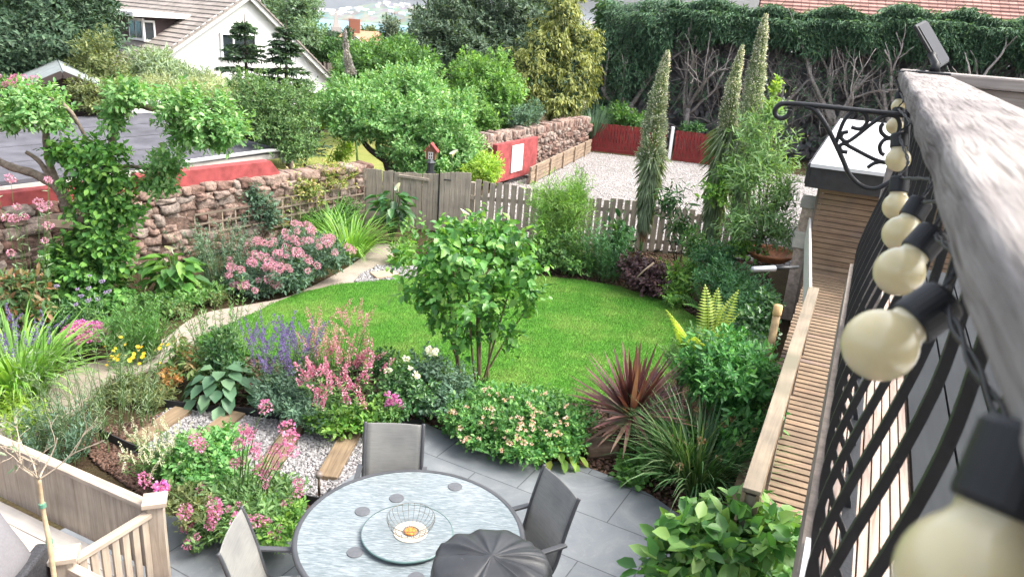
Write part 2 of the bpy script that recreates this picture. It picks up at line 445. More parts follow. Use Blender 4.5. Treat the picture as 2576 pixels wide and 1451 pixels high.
# far hills over the bay
def hillz(x, y):
    e = min(1, max(0, (y-4350-.05*abs(x)-90*math.sin(x*.004+1))/900))
    return -64+(88+30*math.sin(x*.0021+2.2)+22*math.sin(x*.0057+.4)+10*math.sin(x*.013+y*.004))*e**.8
V = []; nx, ny = 110, 16
for j in range(ny):
    for i in range(nx): 
        x = -5500+11000*i/(nx-1); y = 4200+2200*j/(ny-1); V.append((x, y, hillz(x, y)))
F = [(j*nx+i, j*nx+i+1, (j+1)*nx+i+1, (j+1)*nx+i) for j in range(ny-1) for i in range(nx-1)]
m, nt, b, out = newmat('wooded town hillside')
vo = nd(nt, 'ShaderNodeTexVoronoi'); vo.inputs['Scale'].default_value = .022; nt.links.new(coords(nt, (1, .4, 1)), vo.inputs['Vector'])
n1 = noise(nt, coords(nt, (1, .4, 1)), .006, 6., .7)
col = ramp(nt, n1, [(.35, (.03, .06, .03)), (.5, (.06, .1, .04)), (.62, (.2, .2, .15))])
nt.links.new(mixc(nt, .35, col, mixc(nt, 1., vo.outputs['Color'], (.3, .3, .3), 'MULTIPLY')), b.inputs['Base Color']); b.inputs['Roughness'].default_value = 1; spec(b, 0)
MB().add(V, F).build('far_hills', m, smooth=True)['kind'] = 'structure'
hm = MB().hexa([(-6, -5, 0), (6, -5, 0), (6, 5, 0), (-6, 5, 0), (-6, -5, 7), (6, -5, 7), (6, 5, 7), (-6, 5, 7)])
hm.add([(-6.5, -5.5, 7), (6.5, -5.5, 7), (6.5, 5.5, 7), (-6.5, 5.5, 7), (-6.5, 0, 11), (6.5, 0, 11)], [(0, 1, 5, 4), (2, 3, 4, 5), (0, 4, 3), (1, 2, 5)])
hme = hm.mesh('far_house'); M_farwhite = plain('pale render', (.75, .73, .7), .8); hme.materials.append(M_farwhite)
for i in range(70):
    x = random.uniform(-1500, -560); y = random.uniform(4560, 5300)
    o = link('far_house', hme, None, None, (x, y, hillz(x, y)-1), (0, 0, random.uniform(-.6, .6)), (random.uniform(1, 3.4), random.uniform(1, 2), random.uniform(.8, 1.7)))
    tag(o, 'tiny pale house among the trees on the hillside across the bay', 'house', 'houses on the far hillside')

# ------------------------------------------------------------------ patio, lawn, path, gravel
pat = [G(*p) for p in [(1065, 1062), (1150, 1100), (1300, 1148), (1460, 1168), (1560, 1205), (1640, 1245), (1760, 1330), (1960, 1420)]]+[Vector((2.2, 3.2, 0)), Vector((2.2, -1, 0)), Vector((-5, -1, 0)), Vector((-4.6, 3.5, 0))]+[G(*p) for p in [(200, 1310), (415, 1290), (560, 1335), (700, 1330), (800, 1262), (905, 1180)]]
m, nt, b, out = newmat('slate paving')
br = nd(nt, 'ShaderNodeTexBrick'); br.inputs['Scale'].default_value = 1.; br.inputs['Brick Width'].default_value = .92; br.inputs['Row Height'].default_value = .62
br.inputs['Mortar Size'].default_value = .006; br.inputs['Mortar Smooth'].default_value = .3; br.offset = .5
nt.links.new(coords(nt, rot=(0, 0, math.radians(28))), br.inputs['Vector'])
br.inputs['Color1'].default_value = (.14, .155, .167, 1); br.inputs['Color2'].default_value = (.168, .184, .197, 1); br.inputs['Mortar'].default_value = (.06, .065, .07, 1)
n1 = noise(nt, coords(nt), 2.2, 6., .65, 1.5); n2 = noise(nt, coords(nt), 26., 4.)
col = mixc(nt, 1., br.outputs['Color'], ramp(nt, n1, [(.3, (.78, .8, .83)), (.55, (1, 1, 1)), (.72, (1.28, 1.26, 1.22))]), 'MULTIPLY')
n4 = noise(nt, coords(nt), 9., 7., .7, 2.); n5 = noise(nt, coords(nt), 55., 2.)
col = mixc(nt, ramp(nt, n4, [(.56, (0, 0, 0)), (.72, (.45, .45, .45))]), col, (.24, .25, .25))
col = mixc(nt, ramp(nt, n5, [(.72, (0, 0, 0)), (.78, (.5, .5, .5))]), col, (.3, .3, .28))
nt.links.new(col, b.inputs['Base Color'])
nt.links.new(ramp(nt, n1, [(.3, (.42,)*3), (.7, (.68,)*3)]), b.inputs['Roughness']); spec(b, .45)
mh = nd(nt, 'ShaderNodeMath', operation='SUBTRACT'); nt.links.new(n2, mh.inputs[0]); nt.links.new(br.outputs['Fac'], mh.inputs[1]); bump(nt, b, mh.outputs[0], .3, .006)
sheet('patio', pat, .0, m, thick=.06)
lawn_px = [(495, 856), (560, 822), (640, 785), (740, 742), (860, 714), (1000, 702), (1150, 692), (1300, 692), (1420, 700), (1530, 716), (1640, 747), (1730, 785), (1775, 830), (1760, 870), (1700, 905), (1690, 960), (1600, 1000), (1500, 1010), (1380, 1000), (1250, 975), (1100, 955), (980, 935), (900, 925), (760, 905), (620, 890)]
lawn = spline([G(*p) for p in lawn_px], 4, True)
m, nt, b, out = newmat('mown lawn')
n1 = noise(nt, coords(nt), 1.1, 4., .6); n2 = noise(nt, coords(nt), 60., 3., .7); n3 = noise(nt, coords(nt), 7., 4., .6)
col = ramp(nt, n1, [(.3, (.075, .23, .03)), (.5, (.105, .28, .04)), (.68, (.18, .33, .07))])
col = mixc(nt, 1., col, ramp(nt, n3, [(.3, (.75, .8, .75)), (.7, (1.2, 1.15, 1.1))]), 'MULTIPLY')
col = mixc(nt, 1., col, ramp(nt, n2, [(.3, (.6, .65, .6)), (.7, (1.3, 1.25, 1.2))]), 'MULTIPLY')
nt.links.new(col, b.inputs['Base Color']); b.inputs['Roughness'].default_value = .9; spec(b, .15); bump(nt, b, n2, .7, .02)
sheet('lawn', lawn, .0, m, thick=.06)
# grass blades over the lawn
def blades(name, poly, n, h, wd, mat, z=0.):
    P = scatter(poly, n); th = rng.random(n)*6.28; d = np.stack([np.cos(th), np.sin(th), np.zeros(n)], 1)*wd*.5
    th2 = rng.random(n)*6.28; ln = np.stack([np.cos(th2), np.sin(th2), np.zeros(n)], 1)*(h*.7*rng.random(n))[:, None]
    hh = h*(.5+.7*rng.random(n)); p = np.concatenate([P, np.full((n, 1), z)], 1); V = np.empty((n, 3, 3))
    V[:, 0] = p-d; V[:, 1] = p+d; V[:, 2] = p+ln; V[:, 2, 2] += hh
    return link(name, np_mesh(name, V.reshape(-1, 3), [(np.arange(n)*3)[:, None]+np.array([[0, 1, 2]])]), mat)
m, nt, b, out = newmat('grass blades')
g = nd(nt, 'ShaderNodeNewGeometry'); n1 = noise(nt, coords(nt), 1.1, 4., .6); n3 = noise(nt, coords(nt), 5., 4., .6)
ca = ramp(nt, g.outputs['Random Per Island'], [(0, (.07, .22, .03)), (.6, (.11, .29, .045)), (1, (.2, .37, .09))])
cb = mixc(nt, ramp(nt, n1, [(.45, (0, 0, 0)), (.68, (.85, .85, .85))]), ca, (.28, .36, .11))
cb = mixc(nt, 1., cb, ramp(nt, n3, [(.3, (.75, .8, .75)), (.7, (1.2, 1.15, 1.1))]), 'MULTIPLY')
nt.links.new(cb, b.inputs['Base Color']); b.inputs['Roughness'].default_value = .6; spec(b, .2)
t = nd(nt, 'ShaderNodeBsdfTranslucent'); nt.links.new(cb, t.inputs[0]); ms = nd(nt, 'ShaderNodeMixShader'); ms.inputs[0].default_value = .35
nt.links.new(b.outputs[0], ms.inputs[1]); nt.links.new(t.outputs[0], ms.inputs[2]); nt.links.new(ms.outputs[0], out.inputs[0])
blades('grass', [p+(p-Vector((-.5, 10.3, 0))).normalized()*.05*math.sin(i*2.1) for i, p in enumerate(lawn)], 190000, .03, .0055, m).update_tag()
bpy.data.objects['grass']['kind'] = 'stuff'
M_blade = m
# sandy path
pl = [(945, 612), (905, 650), (840, 690), (730, 742), (620, 765), (500, 790), (410, 850), (330, 885), (230, 910), (120, 950), (0, 1000), (-150, 1060)]
pr = [(-150, 1250), (0, 1140), (110, 1075), (220, 1010), (340, 940), (440, 890), (500, 852), (565, 820), (640, 785), (740, 742), (860, 714), (990, 700), (1030, 660), (1010, 612)]
path = spline([G(*p) for p in pl], 4)+spline([G(*p) for p in pr], 4)
m, nt, b, out = newmat('sandy path')
n1 = noise(nt, coords(nt), 2.5, 5., .6); n2 = noise(nt, coords(nt), 90., 4., .7)
col = ramp(nt, n1, [(.3, (.28, .235, .195)), (.7, (.38, .33, .28))])
col = mixc(nt, 1., col, ramp(nt, n2, [(.3, (.72,)*3), (.7, (1.22,)*3)]), 'MULTIPLY')
nt.links.new(col, b.inputs['Base Color']); b.inputs['Roughness'].default_value = .95; spec(b, .15); bump(nt, b, n2, .6, .012)
sheet('path', path, -.012, m, thick=.04)
# pale gravel
def stonemesh(name, P, r, mat, z=0., flat=.65):
    n = len(P); T = np.array([(1, 0, 0), (-1, 0, 0), (0, 1, 0), (0, -1, 0), (0, 0, 1), (0, 0, -1)], float)
    Ft = np.array([(0, 2, 4), (2, 1, 4), (1, 3, 4), (3, 0, 4), (2, 0, 5), (1, 2, 5), (3, 1, 5), (0, 3, 5)])
    V = np.repeat(T[None], n, 0)*(r*(.5+.8*rng.random((n, 1, 1)))); V *= (.7+.6*rng.random((n, 6, 1))); V[:, :, 2] *= flat
    th = rng.random(n)*6.28; c, s = np.cos(th)[:, None], np.sin(th)[:, None]
    tl = rng.normal(size=(n, 1))*.5; z0 = V[:, :, 2]+V[:, :, 0]*tl
    V = np.stack([V[:, :, 0]*c-V[:, :, 1]*s, V[:, :, 0]*s+V[:, :, 1]*c, z0], 2)
    V[:, :, 0] += P[:, 0:1]; V[:, :, 1] += P[:, 1:2]; V[:, :, 2] += z+r*.15
    F = ((np.arange(n)*6)[:, None, None]+Ft[None]).reshape(-1, 3)
    return link(name, np_mesh(name, V.reshape(-1, 3), [F]), mat)
def gravelmat(name, c1, c2, sc):
    m, nt, b, out = newmat(name)
    vo = nd(nt, 'ShaderNodeTexVoronoi'); vo.inputs['Scale'].default_value = sc; nt.links.new(coords(nt), vo.inputs['Vector'])
    col = ramp(nt, vo.outputs['Color'], [(0, c1), (1, c2)])
    n1 = noise(nt, coords(nt), .9, 5., .6)
    col = mixc(nt, 1., col, ramp(nt, n1, [(.3, (.8, .79, .78)), (.7, (1.1, 1.1, 1.1))]), 'MULTIPLY')
    col = mixc(nt, ramp(nt, vo.outputs['Distance'], [(.35, (0, 0, 0)), (.7, (.8, .8, .8))]), col, (.1, .09, .085))
    nt.links.new(col, b.inputs['Base Color']); b.inputs['Roughness'].default_value = .9; spec(b, .2)
    iv = nd(nt, 'ShaderNodeMath', operation='SUBTRACT'); iv.inputs[0].default_value = 1.; nt.links.new(vo.outputs['Distance'], iv.inputs[1]); bump(nt, b, iv.outputs[0], .8, .02)
    return m
M_peb = islandmat('pale pebbles', [(.15, .145, .145), (.27, .26, .26), (.36, .35, .35), (.2, .19, .19), (.44, .43, .43)], .8, 40, .2, .15)
gr1 = [G(*p) for p in [(330, 1130), (395, 1045), (425, 1024), (560, 1035), (760, 1062), (930, 1082), (1052, 1072), (1000, 1130), (905, 1182), (862, 1215), (800, 1262), (700, 1235), (500, 1180)]]
M_gbase = gravelmat('gravel bed', (.25, .22, .22), (.5, .46, .45), 45.)
sheet('gravel_bed', gr1, -.02, M_gbase, thick=.03)
stonemesh('gravel', scatter(gr1, 9000), .021, M_peb, -.02)['kind'] = 'stuff'
gr2 = [G(*p) for p in [(890, 712), (905, 690), (950, 668), (1010, 660), (1060, 670), (1080, 690), (1000, 702)]]
sheet('gravel_patch', gr2, -.006, M_gbase, thick=.02)
stonemesh('path_gravel', scatter(gr2, 1200), .026, M_peb, -.006)['kind'] = 'stuff'
gr3 = [Vector(p) for p in [(-1.7, 15.4, 0), (-.3, 21, 0), (2.0, 27.2, 0), (6.6, 26.2, 0), (14, 24, 0), (14, 18, 0), (6.5, 14.0, 0), (4.4, 14.85, 0)]]
sheet('gravel_drive', gr3, -.02, gravelmat('drive gravel', (.26, .24, .23), (.46, .44, .43), 22.), thick=.03)
P3 = scatter(gr3, 22000); stonemesh('drive_gravel', P3, .024, islandmat('drive chippings', [(.28, .25, .24), (.42, .4, .39), (.52, .5, .49), (.36, .33, .31)], .8, 20, .2, .1), -.02)['kind'] = 'stuff'
# bark mulch on the beds
M_mulch = islandmat('bark mulch', [(.06, .035, .025), (.13, .075, .055), (.2, .12, .09), (.1, .07, .055)], .9, 30, .3, .3)
def chips(name, poly, n):
    stonemesh(name, scatter(poly, n), .028, M_mulch, -.045, .3)['kind'] = 'stuff'
chips('bark_mulch', [G(*p) for p in [(560, 1240), (760, 1180), (860, 1215), (800, 1262), (700, 1330), (560, 1335), (415, 1290), (300, 1180), (230, 1130), (330, 1110)]], 3500)
chips('border_mulch', [G(*p) for p in [(1340, 700), (1420, 700), (1530, 716), (1640, 747), (1730, 785), (1775, 830), (1900, 800), (1950, 700), (1900, 640), (1740, 650), (1500, 600), (1300, 590)]], 5000)
chips('bed_mulch', [G(*p) for p in [(425, 1005), (560, 1030), (760, 1058), (930, 1070), (1060, 1058), (1150, 1095), (1300, 1145), (1460, 1165), (1560, 1200), (1640, 1240), (1760, 1330), (1880, 1250), (1800, 1100), (1700, 960), (1600, 1000), (1380, 1000), (1100, 955), (900, 925), (620, 890)]], 6500)
# sleepers
M_sleeper = woodmat('sleeper timber', (.15, .105, .065), (.34, .255, .165), 'Y', .85, .8, .25, .6)
for i, (fx, fy, nx_, ny_, lb) in enumerate([(462, 1030, 335, 1118, 'worn timber sleeper in the gravel beside the wiry grey-green stems'), (597, 1039, 462, 1140, 'timber sleeper in the gravel running behind the sedum clump'),
        (753, 1058, 672, 1185, 'timber sleeper in the gravel behind the tallest pink valerian heads'), (885, 1089, 821, 1203, 'timber sleeper whose near end stops by the small bollard light')]):
    a, c = G(fx, fy), G(nx_, ny_); mid = (a+c)/2; d = (c-a); L = d.length
    t = MB().box((0, 0, 0), (.205, L, .09))
    o = t.build('railway_sleeper', M_sleeper, None, loc=(mid.x, mid.y, -.018), rot=(0, 0, math.atan2(-d.x, d.y)), bevel=.008)
    tag(o, lb, 'sleeper', 'sleepers set in the gravel')
M_edge = plain('black edging', (.02, .02, .022), .7)
def edging(pts, lb, h=.09):
    P = spline([G(*p) for p in pts], 4); m = MB()
    for a, c in zip(P[:-1], P[1:]): m.beam(a+Vector((0, 0, h/2-.03)), c+Vector((0, 0, h/2-.03)), .012, h)
    tag(m.build('edging_strip', M_edge), lb, 'edging')
edging([(415, 1018), (520, 1030), (640, 1040), (760, 1060)], 'long black edging strip between the gravel and the hosta bed')
edging([(900, 1080), (980, 1078), (1060, 1064)], 'short black edging strip behind the chair at the patio corner')
edging([(250, 1090), (330, 1128), (420, 1160)], 'black edging strip beside the wiry grey-green stems')
edging([(700, 1238), (800, 1264), (830, 1240)], 'black edging strip by the small bollard light')
tag(MB().box((0, 0, 0), (.42, .3, .05)).build('stepping_stone', plain('tan flagstone', (.42, .3, .2), .85, bmp=.4), loc=G(968, 692)+Vector((0, 0, .01)), rot=(0, 0, .6), bevel=.01), 'flat tan stepping stone on the gravel patch by the lawn', 'stone')
# slate stone in bed under the cordyline
tag(MB().box((0, 0, 0), (.36, .26, .12)).build('bed_stone', plain('brown stone', (.2, .14, .1), .85, bmp=.5, var=.3), loc=G(1510, 1140)+Vector((0, .1, .02)), rot=(0, 0, .3), bevel=.03), 'squared brown stone in the bed below the purple cordyline', 'stone')

# ------------------------------------------------------------------ stone walls
def stone_proto():
    me = MB(); n = 4; pts = {}; V = []; F = []
    def vid(p):
        k = tuple(round(x, 3) for x in p)
        if k not in pts: pts[k] = len(V); V.append(p)
        return pts[k]
    for ax in range(3):
        for sg in (-1, 1):
            for i in range(n):
                for j in range(n):
                    q = []
                    for (di, dj) in ((0, 0), (1, 0), (1, 1), (0, 1)):
                        a, c = -1+2*(i+di)/n, -1+2*(j+dj)/n; p = [0, 0, 0]; p[ax] = sg; p[(ax+1) % 3] = a; p[(ax+2) % 3] = c; q.append(vid(tuple(p)))
                    F.append(q if sg > 0 else q[::-1])
    return np.array(V, float), np.array(F)
SV, SF = stone_proto()
SVr = SV/np.linalg.norm(SV, axis=1, keepdims=True)*1.22
def stones(name, boxes, mat, parent=None, rnd=.16, rough=.13):
    """boxes: (centre, half sizes, rz)"""
    Vs, Fs = [], []
    for i, (c, h, rz) in enumerate(boxes):
        v = SV*(1-rnd)+SVr*rnd; v = np.minimum(np.maximum(v, -1.02), 1.02)
        ph = rng.random(6)*6.28
        dsp = np.stack([np.sin(v[:, 1]*2.3+ph[0])*np.cos(v[:, 2]*2.9+ph[1]), np.sin(v[:, 2]*2.5+ph[2])*np.cos(v[:, 0]*2.1+ph[3]), np.sin(v[:, 0]*2.7+ph[4])*np.cos(v[:, 1]*2.4+ph[5])], 1)
        v = v*(1+rng.normal(size=v.shape)*.02)+dsp*rough
        v = v*np.array(h); cz, sz = math.cos(rz), math.sin(rz)
        v = np.stack([v[:, 0]*cz-v[:, 1]*sz, v[:, 0]*sz+v[:, 1]*cz, v[:, 2]], 1)+np.array(c)
        Vs.append(v); Fs.append(SF+i*len(SV))
    return link(name, np_mesh(name, np.vstack(Vs), [np.vstack(Fs)], True), mat, parent)
M_mortar = plain('earth mortar', (.15, .105, .085), .95, sp=.1, var=.4, nscale=25, bmp=.6)
def stone_wall(label, A, Bp, h, th=.4, rows=(.07, .17), wid=(.1, .38), cope=False, hfun=None, mat=None):
    A, Bp = Vector(A), Vector(Bp); d = Bp-A; L = d.length; rz = math.atan2(d.y, d.x)
    t = thing('stone_wall', label, 'stone wall', A, rz); bx = []; z = 0
    while z < h-.05:
        rh = random.uniform(*rows); x = -random.uniform(0, .2)
        while x < L:
            ww = random.uniform(*wid); hh = rh*random.uniform(.85, 1.12)
            top = h if hfun is None else h*hfun(x/L)
            if z+rh*.5 < top: bx.append(((x+ww/2, random.uniform(-.04, .04), z+rh/2+random.uniform(-.02, .02)), (ww/2*1.0, th/2*random.uniform(.9, 1.06), hh/2*random.uniform(.95, 1.2)), random.uniform(-.09, .09)))
            x += ww
        z += rh
    stones('masonry', bx, mat or M_stone, t)
    n = 10
    for i in range(n):
        pass
    mm = MB()
    for i in range(n):
        top = (h if hfun is None else h*min(hfun(i/n), hfun((i+1)/n)))-.1
        mm.box(((i+.5)*L/n, 0, top/2), (L/n, th*.84, top))
    mm.build('mortar_core', M_mortar, t)
    if cope:
        cx = []; x = 0
        while x < L:
            ww = random.uniform(.12, .24); cx.append(((x+ww/2, random.uniform(-.03, .03), h+.1), (ww/2*.95, th/2*.9, random.uniform(.11, .17)), random.uniform(-.12, .12))); x += ww
        stones('coping', cx, M_stone, t)
    return t
WA, WB = Vector((-6.1, 11.3, 0)), Vector((-3.12, 15.34, 0)); wd = (WB-WA).normalized(); wnl = Vector((-wd.y, wd.x, 0))
wl = WA-wd*4.6
off = wnl*.2
stone_wall('long pink sandstone garden wall behind the left flower border', wl+off, WB+off, 1.16, .42)
def coping_band(label, sA, sB, z0, z1, slope_end=False):
    a, c = WA+wd*sA+wnl*.27, WA+wd*sB+wnl*.27; L = (c-a).length
    m = MB(); e = .22 if slope_end else 0
    m.hexa([(0, -.11, z0), (L, -.11, z0), (L, .11, z0), (0, .11, z0), (0, -.11, z1), (L-e, -.11, z1), (L-e, .11, z1), (0, .11, z1)])
    tag(m.build('painted_parapet', M_red, None, loc=(a.x, a.y, 0), rot=(0, 0, math.atan2(wd.y, wd.x)), bevel=.012), label, 'parapet')
coping_band('red painted parapet along the top of the left stone wall, sloped at its end', .45, 3.12, 1.19, 1.46, True)
coping_band('red painted parapet behind the gnarled apple trunk on the left wall', -4.6, .3, 1.05, 1.42)
# wall beside the drive
stone_wall('rough stone wall with upright coping stones along the gravel drive', (-1.85, 19.2, 0), (2.0, 26.6, 0), 1.0, .45, cope=True)
rw0, rw1 = Vector((-.95, 19.9, 0)), Vector((.12, 21.95, 0)); dv = (rw1-rw0); rzw = math.atan2(dv.y, dv.x)
t = thing('red_panel_wall', 'red painted low wall carrying a blank white panel beside the drive', 'wall', rw0, rzw)
MB().box((dv.length/2, -.28, .62), (dv.length, .14, 1.0)).build('wall_body', M_red, t, bevel=.01)
MB().box((dv.length*.47, -.37, .66), (.62, .03, .72)).build('white_panel', M_white, t, bevel=.005)
bx = [((random.uniform(-.5, .55), random.uniform(-.4, .3), random.uniform(.02, .42)), (random.uniform(.09, .18), random.uniform(.08, .14), random.uniform(.05, .09)), random.uniform(0, 3)) for i in range(34)]
p = G(1275, 452); o = stones('rubble_heap', [((c[0], c[1], c[2]*(1-abs(c[0]))), h, r) for c, h, r in bx], M_stone); o.location = (p.x, p.y+1.2, 0)
tag(o, 'heap of loose pink stones at the foot of the red panel wall', 'stone heap')
M_rail = woodmat('tan edging timber', (.26, .19, .13), (.46, .36, .27), 'Y')
ra, rb_ = Vector((.25, 20.6, 0)), Vector((2.35, 26.9, 0)); d = rb_-ra
t = thing('timber_edging', 'low stacked timber edging below the drive wall', 'timber edging', ra, math.atan2(-d.x, d.y))
for k in range(4): MB().box((random.uniform(-.02, .02), d.length/2, .06+k*.115), (.07, d.length, .1)).build('rail', M_rail, t, bevel=.006)
for k in range(5): MB().box((.06, d.length*(k+.3)/5, .22), (.06, .06, .5)).build('post', M_rail, t)
# ------------------------------------------------------------------ picket fence with gate
M_fence = woodmat('silvered fence timber', (.24, .205, .165), (.48, .42, .35), 'Z', .85, 1., .3, .4)
M_gate = woodmat('lighter gate timber', (.27, .23, .185), (.52, .46, .39), 'Z', .85, 1., .2, .4)
FA, FB = Vector((-3.22, 15.3, 0)), Vector((4.6, 14.72, 0)); fd = (FB-FA).normalized(); frz = math.atan2(fd.y, fd.x); FL = (FB-FA).length
def fence_top(s):
    return 1.17-.04*math.sin(min(s, 1.5)/1.5*math.pi) if s < 1.55 else 1.16-.055*(s-1.55)
t = thing('picket_fence', 'silvered timber picket fence between the garden and the gravel drive', 'fence', FA, frz)
s = .05; k = 0; gs0, gs1 = 1.62, 2.26
while s < FL:
    wdt = .108; gap = .008 if s < gs0-.1 else .034
    if not (gs0-.06 < s < gs1+.02):
        h = fence_top(s)*random.uniform(.985, 1.01)
        MB().box((s, 0, h/2), (wdt, .02, h)).build('picket', M_fence, t, rot=(random.uniform(-.015, .015), random.uniform(-.008, .008), 0))
    s += wdt+gap; k += 1
for z in (.3, .86):
    MB().box((gs0/2-.02, .035, z), (gs0-.06, .04, .08)).build('rail', M_fence, t)
    MB().box(((gs1+FL)/2, .035, z-.12), (FL-gs1, .04, .08)).build('rail', M_fence, t)
for s in (.02, gs0-.03, gs1+.03, 4.2, 6.1, FL): MB().box((s, .09, .52), (.09, .09, 1.04)).build('post', M_fence, t)
MB().box((1.05, -.02, 1.1), (.62, .06, .05)).build('brace_board', M_fence, t, rot=(0, .05, 0))
t = thing('garden_gate', 'pale boarded garden gate with arched top set in the picket fence', 'gate', FA+fd*gs0, frz)
for i in range(6):
    x = .055+i*.106; h = 1.15+.07*math.sin((i+.8)/6.5*math.pi*.6); MB().box((x, -.012, h/2+.02), (.1, .02, h)).build('board', M_gate, t)
for z in (.3, .9): MB().box((.32, .02, z), (.62, .03, .09)).build('rail', M_gate, t)
MB().tube([(.0, -.03, .05), (0, -.03, 1.28)], .014).build('post', M_black, t)
MB().tube([(.1, -.03, 1.06), (.16, -.05, 1.07), (.24, -.03, 1.06)], .012).build('latch', M_black, t)
# trellis on the wall
M_trel = woodmat('grey trellis lath', (.2, .16, .12), (.36, .3, .24), 'X', .85)
def trellis(label, p00, p10, h, nvert, nh):
    a, c = Vector(p00), Vector(p10); dd = c-a; L = Vector((dd.x, dd.y)).length; sl = dd.z/L
    t = thing('trellis', label, 'trellis', a, math.atan2(dd.y, dd.x)); m = MB(); m2 = MB()
    for i in range(nvert):
        x = L*i/(nvert-1); m.box((x, 0, h/2+x*sl), (.022, .014, h))
    for j in range(nh):
        z = h*j/(nh-1); m2.beam((0, -.012, z), (L, -.012, z+L*sl), .012, .03)
    m.v, m.f = m.v+m2.v, m.f+[tuple(i+len(m.v) for i in f) for f in m2.f]; m.build('lattice', M_trel, t)
woff = -wnl*.06
trellis('small grey trellis panel low on the stone wall behind the rosemary', WA+wd*1.22+woff+Vector((0, 0, .42)), WA+wd*2.75+woff+Vector((0, 0, .42)), .34, 7, 3)
trellis('longer grey trellis panel on the stone wall near the fence corner', WA+wd*2.75+woff+Vector((0, 0, .3)), WB-wd*.1+woff+Vector((0, 0, .3)), .52, 12, 4)

# ------------------------------------------------------------------ red picket fences by the hedge
M_redwood = woodmat('red stained timber', (.16, .022, .022), (.27, .04, .036), 'Z', .7, 1., .25, .3)
def redfence(label, A, Bp, h, n):
    A, Bp = Vector(A), Vector(Bp); dd = Bp-A; L = dd.length; t = thing('red_fence', label, 'fence', A, math.atan2(dd.y, dd.x))
    for i in range(n): MB().box(((i+.5)*L/n, 0, h/2+.05), (L/n*.82, .022, h*random.uniform(.98, 1.02))).build('picket', M_redwood, t)
    for z in (.3, h-.15): MB().box((L/2, .04, z), (L, .04, .09)).build('rail', M_redwood, t)
    MB().box((L/2, -.02, .06), (L, .05, .12)).build('gravel_board', M_redwood, t)
redfence('red picket fence panel left of the white post below the hedge', (2.4, 27.4, 0), (4.93, 26.75, 0), .92, 26)
redfence('red picket fence panel right of the white post, behind the tall spires', (5.2, 26.65, 0), (7.4, 25.6, 0), .95, 22)
tag(MB().box((0, 0, .56), (.1, .1, 1.12)).build('white_post', M_white, None, loc=(5.07, 26.6, 0), bevel=.008), 'white painted gatepost between the two red fence panels', 'post')

# ------------------------------------------------------------------ neighbouring houses and sheds
def tilemat(name, c1, c2):
    return islandmat(name, [c1, mix3(c1, c2, .5), c2], .85, 5., .2, .25)
M_tile = tilemat('brown concrete tiles', (.255, .225, .2), (.33, .29, .262))
M_render = plain('white render', (.82, .82, .81), .85, sp=.15, var=.05, nscale=1.5)
M_cream = plain('cream render', (.78, .73, .6), .85, sp=.15, var=.06)
M_glass = plain('window glass', (.03, .04, .045), .08, sp=.8)
M_felt = plain('dark roofing felt', (.1, .1, .115), .9, sp=.2, var=.3, nscale=2.2, bmp=.4, bscale=60)
M_clad = woodmat('dark brown cladding', (.05, .035, .035), (.085, .06, .058), 'X', .7)
# gable house: local X across the gable, local Y along the ridge going away
A0 = aty(632, -18, 28); hb = math.radians(50)
house = thing('white_house', 'white rendered chalet house with a tiled roof and dark dormer', 'house', (A0.x, A0.y, 0), hb)
za = A0.z; xl, xr, sL, sR, HL = -4.6, 3.9, .64, .83, 9.5
zl, zr = za+xl*sL, za-xr*sR; zb = -1.5
wm = MB(); wm.add([(xl+.3, .3, zb), (xr-.3, .3, zb), (xr-.3, .3, zr+.2), (0, .3, za-.08), (xl+.3, .3, zl+.15), (xl+.3, HL-.3, zb), (xr-.3, HL-.3, zb), (xr-.3, HL-.3, zr+.2), (0, HL-.3, za-.08), (xl+.3, HL-.3, zl+.15)],
       [(0, 1, 2, 3, 4), (9, 8, 7, 6, 5), (0, 4, 9, 5), (2, 1, 6, 7)])
wm.build('wall', M_render, house)
def roofside(x1, sl, name):
    m = MB(); n = 22; 
    for i in range(n):
        f0, f1 = i/n, (i+1)/n; xa, xb = x1*f0, x1*f1; zA, zB = za-abs(xa)*sl, za-abs(xb)*sl; e = .035
        mm = 16
        for j in range(mm):
            y0, y1 = HL*j/mm-.002, HL*(j+1)/mm-.012
            P = [(xa, y0, zA-.06), (xb, y0, zB-.04), (xb, y1, zB-.04), (xa, y1, zA-.06), (xa, y0, zA), (xb, y0, zB+e), (xb, y1, zB+e), (xa, y1, zA)]
            m.hexa(P if x1 > 0 else [P[k] for k in (1, 0, 3, 2, 5, 4, 7, 6)])
    m.build(name, M_tile, house)
roofside(xl, sL, 'roof'); roofside(xr, sR, 'roof')
vm = MB()
for x1, z1 in ((xl, zl), (xr, zr)): vm.beam((0, .1, za-.1), (x1, .1, z1-.1), .06, .2)
vm.build('bargeboard', M_white, house)
def gpt(px, py):      # a point on the gable face in house coordinates
    p = onplane(px, py, house.location, Vector((math.sin(hb), -math.cos(hb), 0)))-house.location
    return (p.x*math.cos(hb)+p.y*math.sin(hb), p.z)
(gx0, gz1), (gx1, gz0) = gpt(566, 86), gpt(652, 150)
wf = MB(); gx1 = max(gx1, gx0+1.3)
cw, chh = gx1-gx0, gz1-gz0
for q in ((gx0, gz0, .07, chh), (gx1, gz0, .07, chh), ((gx0+gx1*.45+gx0*.0-.0*cw) if False else gx0+cw*.34, gz0, .06, chh)): wf.box((q[0], .27, q[1]+q[3]/2), (q[2], .1, q[3]))
wf.box(((gx0+gx1)/2, .27, gz0), (cw+.1, .14, .07)); wf.box(((gx0+gx1)/2, .27, gz1), (cw+.1, .1, .07))
wo = wf.build('window', M_white, house); MB().box(((gx0+gx1)/2, .295, (gz0+gz1)/2), (cw, .02, chh)).build('pane', M_glass, wo)
